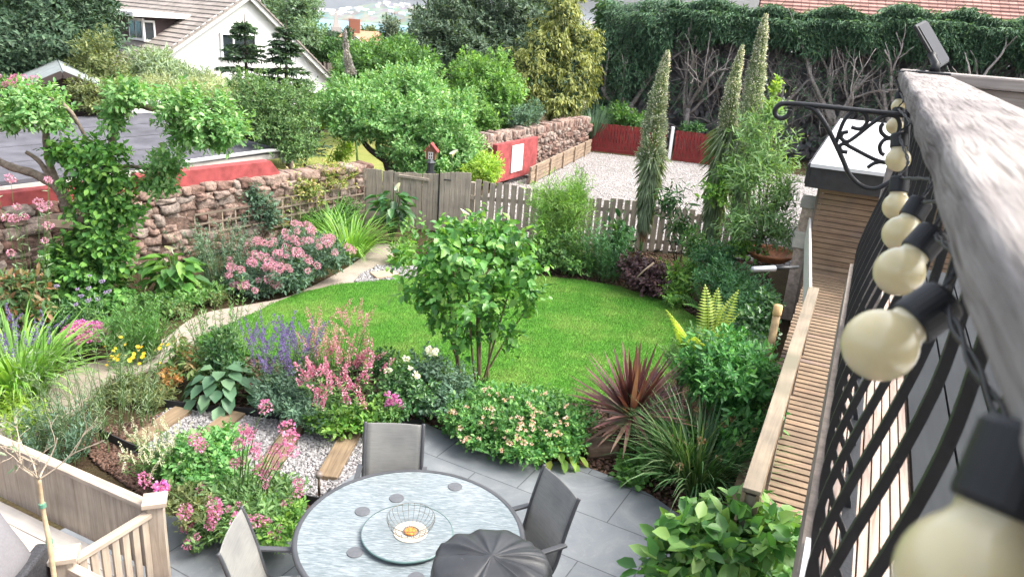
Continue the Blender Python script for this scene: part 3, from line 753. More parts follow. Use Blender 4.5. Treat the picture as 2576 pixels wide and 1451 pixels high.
# dormer on the left slope: cheek faces the gable side
def rpt(px, py):
    nrm = Vector((-sL*math.cos(hb), -sL*math.sin(hb), 1)); p = onplane(px, py, A0, nrm)-house.location
    return (p.x*math.cos(hb)+p.y*math.sin(hb), -p.x*math.sin(hb)+p.y*math.cos(hb), p.z)
du = rpt(462, 48); dl = rpt(370, 104); dy = (du[1]+dl[1])/2; xa, xb = du[0], dl[0]-.1; zt = za+xa*sL; zlow = za+xb*sL
dm = MB(); dm.add([(xa, dy, zt), (xb, dy, zlow), (xb, dy, zt), (xa, dy+3, zt), (xb, dy+3, zlow), (xb, dy+3, zt)], [(0, 1, 2), (5, 4, 3), (1, 4, 5, 2), (0, 2, 5, 3), (0, 3, 4, 1)])
dmo = dm.build('dormer', M_clad, house)
MB().box(((xa+xb)/2-.15, dy+1.4, zt+.07), (abs(xb-xa)+.7, 3.5, .14)).build('dormer_roof', M_white, dmo)
wo = MB().box((xb-.04, dy+.5, (zt+zlow)/2), (.06, 1.1, (zt-zlow)*.85)).build('dormer_window', M_white, house)
for dy_ in (.27, .75): MB().box((xb-.08, dy+dy_, (zt+zlow)/2), (.03, .38, (zt-zlow)*.62)).build('pane', M_glass, wo)
MB().box((xb+.12, dy-.03, zlow+(zt-zlow)*.47), (.36, .04, (zt-zlow)*.7)).build('casement', M_glass, house)
cas = MB()
for x in (xb-.05, xb+.3): cas.box((x, dy-.05, zlow+(zt-zlow)*.47), (.06, .06, (zt-zlow)*.75))
for k in (.1, .83): cas.box((xb+.12, dy-.05, zlow+(zt-zlow)*k), (.41, .06, .06))
cas.build('casement_frame', M_white, house)
# cream gable further left
A1 = aty(246, -22, 33)
t = thing('cream_house', 'cream rendered gable end with white bargeboards behind the dark evergreen', 'house', (A1.x, A1.y, 0), math.radians(30)); z1 = A1.z
MB().add([(-4, 0, -1), (4, 0, -1), (4, 0, z1-2.9), (0, 0, z1), (-4, 0, z1-2.9), (-4, 6, -1), (4, 6, -1), (4, 6, z1-2.9), (0, 6, z1), (-4, 6, z1-2.9)], [(0, 1, 2, 3, 4), (9, 8, 7, 6, 5), (0, 4, 9, 5), (2, 1, 6, 7)]).build('wall', M_cream, t)
rm = MB(); rm.beam((0, 3, z1+.1), (4.4, 3, z1-3.1), 6.6, .12, (0, 0, 1)); rm.beam((0, 3, z1+.1), (-4.4, 3, z1-3.1), 6.6, .12); rm.build('roof', M_tile, t)
vb = MB(); vb.beam((0, -.36, z1-.02), (4.4, -.36, z1-3.2), .05, .24); vb.beam((0, -.36, z1-.02), (-4.4, -.36, z1-3.2), .05, .24); vb.build('bargeboard', M_white, t)
# orange roofed house beyond
M_otile = tilemat('orange clay tiles', (.4, .21, .13), (.5, .28, .18)); M_brick = plain('red brick', (.33, .14, .09), .9, var=.25, nscale=20)
p = aty(930, 124, 78)
t = thing('orange_roofed_house', 'brick house with an orange tiled roof and white gable trim far below', 'house', (p.x, p.y, p.z-3), math.radians(8))
MB().box((0, 2, 1.2), (7, 5, 3.4)).build('wall', M_brick, t)
rm = MB(); rm.add([(-3.8, -.8, 2.8), (3.8, -.8, 2.8), (3.8, 4.8, 2.8), (-3.8, 4.8, 2.8), (-2.6, 2, 4.6), (3.0, 2, 4.6)], [(0, 1, 5, 4), (2, 3, 4, 5), (1, 2, 5), (3, 0, 4), (3, 2, 1, 0)]); rm.build('roof', M_otile, t)
MB().add([(-2.2, -1.6, 1), (-.2, -1.6, 1), (-.2, -1.6, 3), (-1.2, -1.6, 4), (-2.2, -1.6, 3), (-2.2, 1, 1), (-.2, 1, 1), (-.2, 1, 3), (-1.2, 1, 4), (-2.2, 1, 3)], [(0, 1, 2, 3, 4), (9, 8, 7, 6, 5), (0, 4, 9, 5), (2, 1, 6, 7)]).build('gable_wall', M_brick, t)
vb = MB(); vb.beam((-1.2, -1.75, 4.1), (.05, -1.75, 2.85), .1, .2); vb.beam((-1.2, -1.75, 4.1), (-2.45, -1.75, 2.85), .1, .2); vb.build('bargeboard', M_white, t)
rm = MB(); rm.beam((-1.2, -.4, 4.1), (.05, -.4, 2.85), 2.6, .1); rm.beam((-1.2, -.4, 4.1), (-2.45, -.4, 2.85), 2.6, .1); rm.build('gable_roof', M_otile, t)
MB().box((-1.6, 2, 5), (1.1, .8, 1.3)).build('chimney', M_brick, t)
# church spire far below
p = aty(846, 88, 420)
t = thing('church_tower', 'slender pale stone church tower standing before the sea', 'tower', (p.x, p.y, p.z-6), .3)
MB().box((0, 0, 5), (5, 5, 10)).build('tower_body', plain('pale stone', (.45, .4, .36), .9), t)
MB().add([(-1.6, -1.6, 10), (1.6, -1.6, 10), (1.6, 1.6, 10), (-1.6, 1.6, 10), (0, 0, 19)], [(0, 1, 4), (1, 2, 4), (2, 3, 4), (3, 0, 4), (3, 2, 1, 0)]).build('spire', plain('spire stone', (.4, .36, .33), .9), t)
# red tiled roof over the hedge, top right
M_rtile = tilemat('red clay tiles', (.3, .17, .145), (.4, .245, .21))
t = thing('red_roofed_house', 'house with a red tiled roof rising behind the tall hedge', 'house', (21.5, 44, -1.05), math.radians(-14))
MB().box((0, 3, 2.6), (17, 7, 5.2)).build('wall', M_render, t)
m = MB(); n = 18
for i in range(n):
    for j in range(40):
        y0, z0 = -.8+4.6*i/n, 5.2+3.6*i/n; y1, z1_ = -.8+4.6*(i+1)/n, 5.2+3.6*(i+1)/n; x0 = -9+18*j/40
        m.hexa([(x0, y0, z0), (x0+.43, y0, z0), (x0+.43, y1, z1_), (x0, y1, z1_), (x0, y0, z0+.14), (x0+.43, y0, z0+.14), (x0+.43, y1, z1_+.05), (x0, y1, z1_+.05)])
m.build('roof', M_rtile, t)
MB().add([(-9, 3.8, 8.8), (9, 3.8, 8.8), (9, 7.5, 5.3), (-9, 7.5, 5.3)], [(0, 1, 2, 3)]).build('rear_roof', M_rtile, t)
# pale house glimpsed between golden conifer and hedge
t = thing('distant_house', 'pale roofed house glimpsed between the golden conifer and the hedge', 'house', (3.6, 45, -1), .2)
MB().box((0, 2, 1.5), (5, 4, 3)).build('wall', M_cream, t)
MB().add([(-2.8, -.3, 3), (2.8, -.3, 3), (2.8, 4.3, 3), (-2.8, 4.3, 3), (-2.8, 2, 5), (2.8, 2, 5)], [(0, 1, 5, 4), (2, 3, 4, 5), (1, 2, 5), (3, 0, 4), (3, 2, 1, 0)]).build('roof', tilemat('grey pink tiles', (.4, .34, .33), (.5, .44, .42)), t)
# neighbour's flat felted shed, just behind the wall
sA, sB = Vector((-9.4, 8.4, 0)), Vector((-4.95, 15.35, 0)); sd_ = sB-sA
t = thing('felt_roofed_shed', 'low neighbouring shed with a wide dark felt roof behind the red parapet', 'shed', sA, math.atan2(sd_.y, sd_.x)); SL = sd_.length
MB().box((SL/2, 2.2, .62), (SL-.2, 4.2, 1.26)).build('wall', woodmat('weathered shed boards', (.24, .21, .18), (.42, .38, .34), 'X'), t)
m = MB(); 
for i in range(4): m.hexa([(-.1, 1.1*i-.06, 1.32+.05*i), (SL+.1, 1.1*i-.06, 1.32+.05*i), (SL+.1, 1.1*(i+1), 1.37+.05*i), (-.1, 1.1*(i+1), 1.37+.05*i), (-.1, 1.1*i-.06, 1.385+.05*i), (SL+.1, 1.1*i-.06, 1.385+.05*i), (SL+.1, 1.1*(i+1), 1.425+.05*i), (-.1, 1.1*(i+1), 1.425+.05*i)])
m.build('roof', M_felt, t)
MB().beam((-.1, -.09, 1.27), (SL+.1, -.09, 1.27), .03, .1).build('fascia', woodmat('pale fascia', (.5, .47, .43), (.68, .65, .6), 'X'), t)
MB().tube([(SL-2.2, -.13, 1.37), (SL-.3, -.13, 1.4), (SL+.15, -.1, 1.36), (SL+.22, 0, 1.1)], .035, 8).build('gutter_pipe', M_white, t)
# small hut roof further left
p = aty(160, 215, 17)
t = thing('garden_hut', 'small hut with a grey felt roof and dark gable boards behind the apple tree', 'hut', (p.x, p.y, 0), math.radians(32))
zz = p.z+.25
MB().add([(-1.2, 0, 0), (1.2, 0, 0), (1.2, 0, zz-.55), (0, 0, zz), (-1.2, 0, zz-.55), (-1.2, 2.6, 0), (1.2, 2.6, 0), (1.2, 2.6, zz-.55), (0, 2.6, zz), (-1.2, 2.6, zz-.55)], [(0, 1, 2, 3, 4), (9, 8, 7, 6, 5), (0, 4, 9, 5), (2, 1, 6, 7)]).build('wall', M_clad, t)
rm = MB(); rm.beam((0, 1.3, zz+.05), (1.4, 1.3, zz-.6), 2.9, .06); rm.beam((0, 1.3, zz+.05), (-1.4, 1.3, zz-.6), 2.9, .06); rm.build('roof', plain('grey green felt', (.22, .25, .25), .9, var=.2), t)
vb = MB(); vb.beam((0, -.17, zz), (1.4, -.17, zz-.66), .04, .14); vb.beam((0, -.17, zz), (-1.4, -.17, zz-.66), .04, .14); vb.build('bargeboard', plain('dark stain', (.05, .035, .03), .7), t)
# neighbour's lawn
nl = [Vector(p) for p in [(-7.5, 18.6, 0), (-3.6, 18.2, 0), (-2.6, 22, 0), (-4.5, 27, 0), (-8, 27, 0)]]
m, nt, b, out = newmat('dry lawn'); n1 = noise(nt, coords(nt), 1.5, 5.); n2 = noise(nt, coords(nt), 40, 4., .7)
col = mixc(nt, 1., ramp(nt, n1, [(.3, (.2, .24, .06)), (.7, (.3, .3, .1))]), ramp(nt, n2, [(.3, (.7,)*3), (.7, (1.2,)*3)]), 'MULTIPLY')
nt.links.new(col, b.inputs['Base Color']); b.inputs['Roughness'].default_value = 1; spec(b, .1); bump(nt, b, n2, .6, .03)
sheet('neighbour_lawn', nl, .0, m, thick=.04)

# ------------------------------------------------------------------ outbuilding, slatted front, walkway
rv = ray(2235, 115); RAZ = math.atan2(rv[0], rv[1]); rd = Vector((math.sin(RAZ), math.cos(RAZ), 0)); rn = Vector((rd.y, -rd.x, 0))
def R(t, a, z): return rd*t+rn*a+Vector((0, 0, z))
def inR(v): return (v.dot(rd), v.dot(rn), v.z)
M_slat = woodmat('pine slats', (.2, .13, .085), (.38, .28, .195), 'X', .7, .7, .38, .3, stain=((.2, .15, .125), 1.2))
M_slat2 = woodmat('aged pine slats', (.16, .112, .075), (.3, .226, .155), 'X', .75, .7, .3, .3)
fl = inR(atz(2050, 412, 2.55)); fr_z = 2.55
t = thing('outbuilding', 'flat pale roofed outbuilding with black fascia and slatted timber front', 'outbuilding', R(fl[0], fl[1], 0), -RAZ)
MB().box((1.6, 3.9, 2.53), (3.3, 7.9, .05)).build('roof', plain('pale roofing felt', (.62, .62, .64), .8, var=.12, nscale=1.2, bmp=.3, bscale=70), t)
m = MB(); m.box((1.6, .0, 2.38), (3.36, .04, .33)); m.box((-.07, 3.9, 2.4), (.04, 7.9, .26)); m.build('fascia', plain('black stained board', (.022, .021, .023), .6, var=.3, nscale=12), t)
MB().box((1.7, 4.2, 1.1), (3, 7.2, 2.2)).build('wall', plain('buff render', (.4, .35, .3), .9, var=.2), t)
for i in range(27): MB().box((1.57+random.uniform(-.004, .004), .42, .1+i*.081), (2.9, .022, .07)).build('slat', M_slat if i > 6 else M_slat2, t)
MB().box((.12, .47, 1.1), (.07, .07, 2.2)).build('corner_post', M_greywood, t, bevel=.006)
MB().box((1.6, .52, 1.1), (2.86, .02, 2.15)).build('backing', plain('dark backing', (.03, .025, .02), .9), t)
# brick pier beside it
t = thing('brick_pier', 'short brick pier with grey cap left of the slatted front', 'pier', R(fl[0]+.75, fl[1]+.03, 0), -RAZ)
MB().box((0, 0, .9), (.24, .3, 1.8)).build('shaft', plain('pale brick', (.42, .33, .27), .9, var=.35, nscale=18, bmp=.5), t)
MB().box((0, 0, 1.87), (.3, .36, .14)).build('cap', plain('grey concrete', (.33, .31, .29), .9), t, bevel=.01)
MB().box((-.02, -.02, 1.3), (.28, .34, .26)).build('render_block', plain('pale render block', (.5, .47, .42), .9, var=.2), t, bevel=.02)
# raised walkway between beam and house
bl0, bl1 = inR(atz(1915, 1270, 1.45)), inR(atz(2020, 720, 1.45)); ba = (bl0[1]+bl1[1])/2
t0 = inR(atz(1975, 1310, .3))[0]; t1 = fl[0]+.35; wl_ = inR(atz(2012, 900, .4))
t = thing('slatted_walkway', 'raised slatted timber walkway between the pale capped balustrade and the house', 'walkway', R(t0-1.2, ba+.1, 0), -RAZ)
nsl = int((t1-t0+1.2)/.098); LW = t1-t0+1.2
for i in range(nsl):
    f = i/nsl; z = .16+.34*f
    MB().box((.72+random.uniform(-.006, .006), i*LW/nsl, z), (2.0, .078, .024)).build('slat', M_slat2 if i % 7 else M_slat, t, rot=(.06, random.uniform(-.004, .004), 0))
m = MB()
for x in (-.2, .7, 1.6): m.beam((x, 0, .06), (x, LW, .4), .06, .1)
m.build('joist', M_greywood, t)
m = MB(); m.beam((-.3, 0, .2), (-.3, LW*.62, .4), .05, .1); m.build('side_frame', M_slat2, t)
# balustrade with wide plank cap
ba += .022; cA, cB = R(bl0[0]+.12, ba, 1.45), R(bl1[0], ba, 1.45); LB = (cB-cA).length
t = thing('plank_balustrade', 'timber balustrade with a wide pale plank cap beside the slatted walkway', 'balustrade', (cA.x, cA.y, 0), -RAZ)
M_plank = woodmat('pale plank', (.2, .165, .12), (.33, .275, .205), 'Y', .7, .8, .1, .3, stain=((.16, .145, .1), .7))
MB().box((0, LB/2, 1.45), (.115, LB, .03)).build('cap_plank', M_plank, t, bevel=.004)
MB().box((-.045, LB/2, 1.33), (.025, LB, .2)).build('outer_board', woodmat('grey board', (.24, .17, .12), (.38, .29, .21), 'Y'), t)
MB().box((.045, LB/2, 1.36), (.025, LB, .14)).build('inner_board', M_slat2, t)
for i in range(6): MB().box((0, .06+i*(LB-.12)/5, .7), (.08, .08, 1.42)).build('post', M_greywood, t)
for i in range(13): MB().box((-.062, LB/2, .1+i*.09), (.018, LB, .075)).build('side_slat', M_slat2, t)
# white side board running on from the beam to the outbuilding
p0 = cB+Vector((0, 0, -.05))-rn*.04; p1 = R(fl[0]+.3, fl[1]+.05, 1.72)
tag(MB().hexa([p0+Vector((0, 0, -.45)), p0+rn*.03+Vector((0, 0, -.45)), p1+rn*.03+Vector((0, 0, -.35)), p1+Vector((0, 0, -.35)), p0, p0+rn*.03, p1+rn*.03, p1]).build('side_board', plain('pale painted board', (.6, .56, .52), .7, var=.1)), 'pale board sloping up from the plank cap to the outbuilding corner', 'board')
# grey tube lamp sticking out of the boards
q0, q1 = atd(1890, 678, 8.3), atd(2006, 672, 8.5); dd = q1-q0
t = thing('wall_light', 'grey tubular light arm sticking out from the pale side board', 'light', q0)
MB().tube([Vector((0, 0, 0)), dd*.03, dd*.5, dd*.52], [.02, .035, .035, .022], 12).build('head', plain('grey aluminium', (.3, .31, .33), .35, .6), t, True)
MB().tube([dd*.5, dd*1.02], .02, 10).build('arm', M_black, t, True)
# mossy post
p = aty(1960, 760, 7.6)
t = thing('mossy_post', 'weathered post with yellowish top outside the plank balustrade', 'post', (p.x, p.y, 0))
MB().tube([(0, 0, 0), (0, 0, p.z-.1)], .04, 10).build('shaft', plain('lichen post', (.3, .22, .12), .9, var=.4, nscale=10), t, True)
MB().lathe([(.001, .0), (.046, -.005), (.048, -.1), (.04, -.12)], 12, (0, 0, p.z-.03)).build('cap', plain('ochre cap', (.5, .33, .15), .8, var=.3), t, True)
# ------------------------------------------------------------------ deck with iron railing (near right)
T0, T1 = -1.0, 3.5; ZT = CH-.0725; A0r, A1r = .06, .21; AC = .135
deck = thing('timber_deck', 'first floor deck seen through the railing, worn pale edge boards and grey inner boards', 'deck', (0, 0, 0), -RAZ)
M_worn = woodmat('worn deck boards', (.2, .13, .1), (.6, .5, .43), 'Y', .8, 1.2, .25, .7)
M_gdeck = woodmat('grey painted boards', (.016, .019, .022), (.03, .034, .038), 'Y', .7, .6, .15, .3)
M_pdeck = woodmat('pale blue grey boards', (.5, .52, .56), (.6, .62, .66), 'X', .6, .5, .05, .1)
ZD = 3.03
m = MB()
for i in range(9): m.box((.086+i*.024, (T0+4.6)/2, ZD-.012), (.0195, 4.6-T0+.0, .024))
m.build('edge_board', M_worn, deck)
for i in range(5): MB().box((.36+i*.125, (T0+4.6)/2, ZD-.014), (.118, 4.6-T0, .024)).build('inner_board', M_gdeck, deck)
for i in range(34): MB().box((1.35, -.9+i*.17, ZD-.015), (.78, .162, .024)).build('pale_board', M_pdeck, deck)
MB().box((1.3, 1.8, ZD-.16), (2.5, 5.5, .26)).build('joist_frame', M_greywood, deck)
MB().box((.064, .4, ZD-.13), (.014, 2.7, .24)).build('fascia', M_white, deck)
# balustrade: cap, iron panel, posts
rail = thing('deck_railing', 'deck railing of bellied black iron bars under a thick weathered timber cap', 'railing', (0, 0, 0), -RAZ)
m, nt, b, out = newmat('silvered handrail')
v = coords(nt, (26, 1.3, 26)); n1 = noise(nt, v, 1.4, 7., .68, 1.2); n2 = noise(nt, coords(nt, (2, 1, 2)), 3.2, 5., .6); n3 = noise(nt, coords(nt, (60, 2.5, 60)), 2.4, 4., .6, .4)
col = ramp(nt, n1, [(.25, (.16, .148, .136)), (.42, (.25, .235, .22)), (.6, (.32, .305, .288)), (.75, (.37, .357, .342))])
col = mixc(nt, 1., col, ramp(nt, n2, [(.35, (.62, .58, .6)), (.6, (1.08, 1.06, 1.06))]), 'MULTIPLY')
col = mixc(nt, 1., col, ramp(nt, n3, [(.36, (.5, .47, .45)), (.5, (1.03,)*3)]), 'MULTIPLY')
nt.links.new(col, b.inputs['Base Color']); b.inputs['Roughness'].default_value = .8; spec(b, .25); bump(nt, b, n3, 1., .004)
prof = []
def arcp(cx, cz, r, a0, a1, n=5): return [(cx+r*math.cos(math.radians(a0+(a1-a0)*i/n)), cz+r*math.sin(math.radians(a0+(a1-a0)*i/n))) for i in range(n+1)]
rr = .012
pf = arcp(A0r+rr, ZT-rr, rr, 180, 90)+arcp(A1r-rr, ZT-rr, rr, 90, 0)+arcp(A1r-.006, ZT-.046+.006, .006, 0, -90, 2)+arcp(A0r+.006, ZT-.046+.006, .006, -90, -180, 2)
def capmesh(y0, y1, n=60):
    mm = MB(); k = len(pf)
    for i in range(n+1):
        y = y0+(y1-y0)*i/n; wob = .0012*math.sin(y*9)+.001*math.sin(y*23+1)
        mm.v += [(a+(wob if a < AC else -wob), y, z+wob*.5) for a, z in pf]
    for i in range(n):
        for j in range(k): mm.f.append((i*k+j, (i+1)*k+j, (i+1)*k+(j+1) % k, i*k+(j+1) % k))
    mm.f.append(tuple(range(k))); mm.f.append(tuple(n*k+j for j in range(k-1, -1, -1))); return mm
M_cap = m
capmesh(T0, T1).build('cap', M_cap, rail, True)
M_cap2 = woodmat('silvered return rail', (.25, .21, .19), (.52, .48, .45), 'X', .8)
MB().box((AC+1.27, T1-.068, ZT-.023), (2.4, .135, .045)).build('return_cap', M_cap2, rail, bevel=.008)
MB().box((AC+1.27, T1-.06, ZT-.11), (2.3, .04, .12)).build('return_rail', M_cap2, rail)
MB().box((AC, T1-.08, (ZT-.05+ZD)/2), (.09, .09, ZT-.052-ZD)).build('post', M_cap2, rail, bevel=.006)
bm_ = MB()
for z in (ZT-.062, 3.11): bm_.box((AC, (T0+T1)/2, z), (.03, T1-T0-.1, .012))
bm_.build('iron_rail', M_black, rail)
bprof = [(AC, ZT-.06), (AC, ZT-.2), (AC-.006, ZT-.3), (AC-.028, ZT-.42), (AC-.056, ZT-.54), (AC-.076, ZT-.64), (AC-.082, ZT-.72), (AC-.07, ZT-.8), (AC-.045, ZT-.87), (AC-.012, ZT-.93), (AC, 3.1)]
bp = spline([(a, 0, z) for a, z in bprof], 3)
bmm = MB()
hw = .0062
V = []; F = []
for i, p in enumerate(bp):
    d = (bp[min(i+1, len(bp)-1)]-bp[max(i-1, 0)]).normalized(); nn = Vector((d.z, 0, -d.x))
    V += [p-nn*hw+Vector((0, -hw, 0)), p+nn*hw+Vector((0, -hw, 0)), p+nn*hw+Vector((0, hw, 0)), p-nn*hw+Vector((0, hw, 0))]
for i in range(len(bp)-1):
    for k in range(4): F.append((i*4+k, i*4+(k+1) % 4, (i+1)*4+(k+1) % 4, (i+1)*4+k))
bme = MB().add(V, F).mesh('baluster'); bme.materials.append(M_black)
yy = -.2
while yy < T1-.12:
    link('baluster', bme, None, rail, (0, yy, 0)); yy += .165
# festoon bulbs
festoon_pts = []
M_bulb, nt, b, out = newmat('frosted cream bulb')
nb = noise(nt, coords(nt), 22., 3.)
nt.links.new(ramp(nt, nb, [(.3, (.64, .56, .335)), (.7, (.7, .625, .4))]), b.inputs['Base Color']); b.inputs['Roughness'].default_value = .22; spec(b, .5)
b.inputs['Subsurface Weight'].default_value = .6; b.inputs['Subsurface Radius'].default_value = (.03, .025, .012); b.inputs['Subsurface Scale'].default_value = 1.; b.inputs['Coat Weight'].default_value = .25
M_sock = plain('black plastic socket', (.016, .017, .019), .5, sp=.4, var=.3, nscale=40)
rb = .025
bulb_prof = [(.0005, -.0252)]+[(rb*math.sin(math.radians(a)), -rb*math.cos(math.radians(a))) for a in range(12, 140, 9)]+[(.0148, .0215), (.0145, .0245), (.0155, .027)]
bulb_me = MB().lathe(bulb_prof, 32).mesh('bulb', True); bulb_me.materials.append(M_bulb)
sock_me = MB().lathe([(.0005, .0255), (.0165, .0255), (.0172, .028), (.0168, .052), (.015, .055), (.0005, .056)], 28).mesh('socket', False); sock_me.materials.append(M_sock)
ties = {}
BD = [((2455, 1475), .25, (2545, 1250), 'biggest cream festoon bulb, at the bottom edge nearest the camera'), ((2213, 868), .53, (2340, 780), 'cream festoon bulb second from the bottom, tilted with its black socket up to the rail'),
      ((2262, 683), .79, (2325, 612), 'tilted cream festoon bulb third from the bottom'), ((2266, 588), 1.08, (2303, 530), 'cream festoon bulb fourth from the bottom, overlapping the one below it'),
      ((2256, 520), 1.4, (2264, 450), 'upright cream festoon bulb with wire loops around its socket'), ((2259, 402), 1.62, (2263, 330), 'cream festoon bulb hanging upright in front of the scroll bracket'),
      ((2251, 318), 2.3, (2258, 285), 'cream festoon bulb partly behind the scroll bracket'), ((2259, 268), 2.95, (2263, 243), 'farthest cream festoon bulb near the end of the rail')]
for (cx, cyy), dep, (sx, sy), lb in BD:
    c = atd(cx, cyy, dep); s = atd(sx, sy, dep); ax = (s-c).normalized()
    tt = inR(c); tb = thing('festoon_bulb', lb, 'festoon bulb', c, 0, 'festoon bulbs strung under the rail')
    q = ax.to_track_quat('Z', 'Y').to_euler(); tb.rotation_euler = q
    link('bulb', bulb_me, None, tb); link('socket', sock_me, None, tb)
    festoon_pts.append(c+ax*.055)
# twisted cable running under the cap
cp = []
pts = [festoon_pts[0]+R(-.25, .03, .02)]
for p in festoon_pts:
    t_, a_, z_ = inR(p); pts.append(p); 
    pts.append(R(t_+.07, max(a_+.01, .075), min(z_+.02, ZT-.075)))
pts.append(R(3.35, .075, ZT-.08)); pts.append(R(3.4, .05, ZT-.03)); pts.append(R(3.1, .05, ZT-.004)); pts.append(R(3.03, .1, ZT+.004)); pts.append(R(3.0, .13, ZT+.012))
sp = spline(pts, 14); m = MB()
for ph in (0, math.pi):
    m.tube([p+Vector((math.cos(i*.9+ph), math.sin(i*.9+ph), math.cos(i*.9+ph+1)))*.0016 for i, p in enumerate(sp)], .0017, 5)
tag(m.build('light_cable', M_sock, None, True), 'thin black twisted cable linking the festoon bulbs under the timber cap', 'cable')
# solar panel on the cap
PT = 3.0; sol = thing('solar_panel', 'small black solar panel tilted on a stem standing on the timber cap', 'solar panel', R(PT, .155, ZT))
MB().box((0, 0, .004), (.1, .07, .008)).build('foot', M_sock, sol, bevel=.003, rot=(0, 0, -RAZ))
sc_ = 1.
c_ = atd(2343, 112, inR(R(PT, .155, ZT))[0]*math.cos(RAZ)*.965+.0)-sol.location
MB().tube([(0, 0, .006), (0, 0, .03), c_*.55, c_*.62], [.019, .013, .011, .016], 12).build('stem', M_sock, sol, True)
rg = Vector(ray(2344, 112))-Vector(ray(2343, 112)); ug = Vector(ray(2343, 111))-Vector(ray(2343, 112)); vw = Vector(ray(2343, 112)).normalized()
rg.normalize(); ug.normalize()
sx_ = (rg*58-ug*100).normalized(); sy_ = (rg*.37+ug*.2+vw*.9); sy_ = (sy_-sx_*sy_.dot(sx_)).normalized(); nrm = sx_.cross(sy_).normalized()
if nrm.z < 0: nrm = -nrm; sy_ = -sy_
Mx = Matrix((sx_, sy_, nrm)).transposed()
MB().box((0, 0, 0), (.17, .115, .015)).build('panel', M_sock, sol, loc=c_, rot=Mx.to_euler(), bevel=.012)
MB().box((0, 0, 0), (.15, .098, .002)).build('cell', plain('solar cell', (.012, .014, .02), .5, sp=.25), sol, loc=c_+nrm*.0095, rot=Mx.to_euler())
# scroll bracket for hanging baskets
bt = 2.5; bp0 = R(bt, AC-.015, ZT-.12); brk = thing('basket_bracket', 'black scrolled iron hanging basket bracket reaching out from the railing', 'bracket', bp0)
pn = rd
def bpnt(px, py):
    return onplane(px, py, bp0, pn)-bp0
def bar(name, pts, r, k=5): MB().tube(spline([bpnt(1889.1+x*.355, y*.355) for x, y in pts], k), r, 8).build(name, M_black, brk, True)
bar('top_arm', [(1110, 818), (760, 782), (430, 746), (260, 735), (200, 745), (170, 785), (182, 825), (222, 840), (265, 815), (278, 780)], .0075)
bar('brace', [(380, 755), (450, 780), (520, 870), (580, 980), (650, 1130), (700, 1240), (780, 1315), (870, 1340), (950, 1310), (1030, 1255)], .007)
for pts in ([(605, 1010), (640, 900), (680, 830), (740, 785), (800, 800), (825, 850), (800, 900), (760, 915), (710, 900)],
            [(690, 935), (650, 945), (640, 980), (680, 1005), (740, 970), (880, 860), (960, 820), (1030, 830), (1055, 890), (1030, 960), (970, 975), (925, 940), (920, 900), (940, 875)],
            [(685, 1080), (640, 1070), (630, 1035), (665, 1020), (720, 1050), (900, 1140), (1040, 1160)], [(1070, 985), (960, 985), (915, 1030), (920, 1080), (945, 1100)], [(825, 1190), (870, 1160), (930, 1150), (1040, 1175)]):
    bar('scroll_bar', pts, .0058)
def bar(name, pts, r): MB().tube([bpnt(*p) for p in pts], r, 8).build(name, M_black, brk, True)
bar('back_plate', [(2284, 275), (2281, 330), (2277, 400), (2272, 465)], .009)

# ------------------------------------------------------------------ patio furniture
TC = Vector((-.58, 4.5, 0)); TR = .8
M_frame = plain('dark grey aluminium', (.085, .088, .095), .45, .3)
m, nt, b, out = newmat('rippled glass')
n1 = noise(nt, coords(nt, (9, 70, 70), rot=(0, 0, math.radians(97))), 1.5, 5., .6, .6)
n2 = noise(nt, coords(nt), 2.2, 3.)
col = ramp(nt, n1, [(.34, (.13, .155, .162)), (.52, (.205, .235, .243)), (.68, (.3, .33, .34))])
nt.links.new(mixc(nt, 1., col, ramp(nt, n2, [(.35, (.86, .9, .92)), (.65, (1.06,)*3)]), 'MULTIPLY'), b.inputs['Base Color'])
b.inputs['Roughness'].default_value = .22; spec(b, .6); bump(nt, b, n1, .25, .003); M_tglass = m
tb = thing('round_table', 'round garden table with a rippled glass top and dark rim', 'table', TC)
MB().lathe([(.001, .706), (TR-.03, .706), (TR-.03, .718), (.001, .718)], 72).build('glass_top', M_tglass, tb)
MB().lathe([(TR-.03, .690), (TR, .694), (TR+.008, .708), (TR, .722), (TR-.012, .725), (TR-.03, .722)], 72, caps=False).build('rim', M_frame, tb, True)
for k in range(4):
    a = math.radians(45+90*k); MB().tube([(.1*math.cos(a), .1*math.sin(a), .69), (.3*math.cos(a), .3*math.sin(a), .4), (.55*math.cos(a), .55*math.sin(a), .0)], [.02, .02, .022], 8).build('leg', M_frame, tb, True)
sc = atz(1025, 1337, .755); ls = thing('lazy_susan', 'round rippled glass turntable in the middle of the garden table', 'turntable', (sc.x, sc.y, .725))
MB().lathe([(.001, 0), (.12, 0), (.12, .018), (.001, .018)], 32).build('base', M_frame, ls)
MB().lathe([(.001, .0185), (.312, .0185), (.316, .024), (.312, .030), (.001, .030)], 64).build('disc', M_tglass, ls)
MB().lathe([(.3125, .016), (.3165, .016), (.3195, .024), (.3165, .0325), (.3125, .0325)], 64, caps=False).build('rim', plain('green glass edge', (.12, .2, .19), .2), ls, True)
M_coast = plain('dark slate coaster', (.1, .105, .115), .6, var=.15, nscale=40)
cst = MB().lathe([(.001, 0), (.055, 0), (.0555, .004), (.052, .006), (.001, .0058)], 32).mesh('coaster'); cst.materials.append(M_coast)
for (px, py), lb in zip([(1145, 1223), (998, 1252), (912, 1285), (893, 1388), (1047, 1452)], ['round grey coaster alone on the glass near the right-hand chair', 'round grey coaster seen through the wire bowl rim', 'round grey coaster on the glass to the left of the wire bowl', 'round grey coaster touching the turntable edge', 'round grey coaster at the bottom edge in front of the turntable']):
    p = atz(px, py, .722); tag(link('coaster', cst, None, None, (p.x, p.y, .7185)), lb, 'coaster', 'coasters on the garden table')
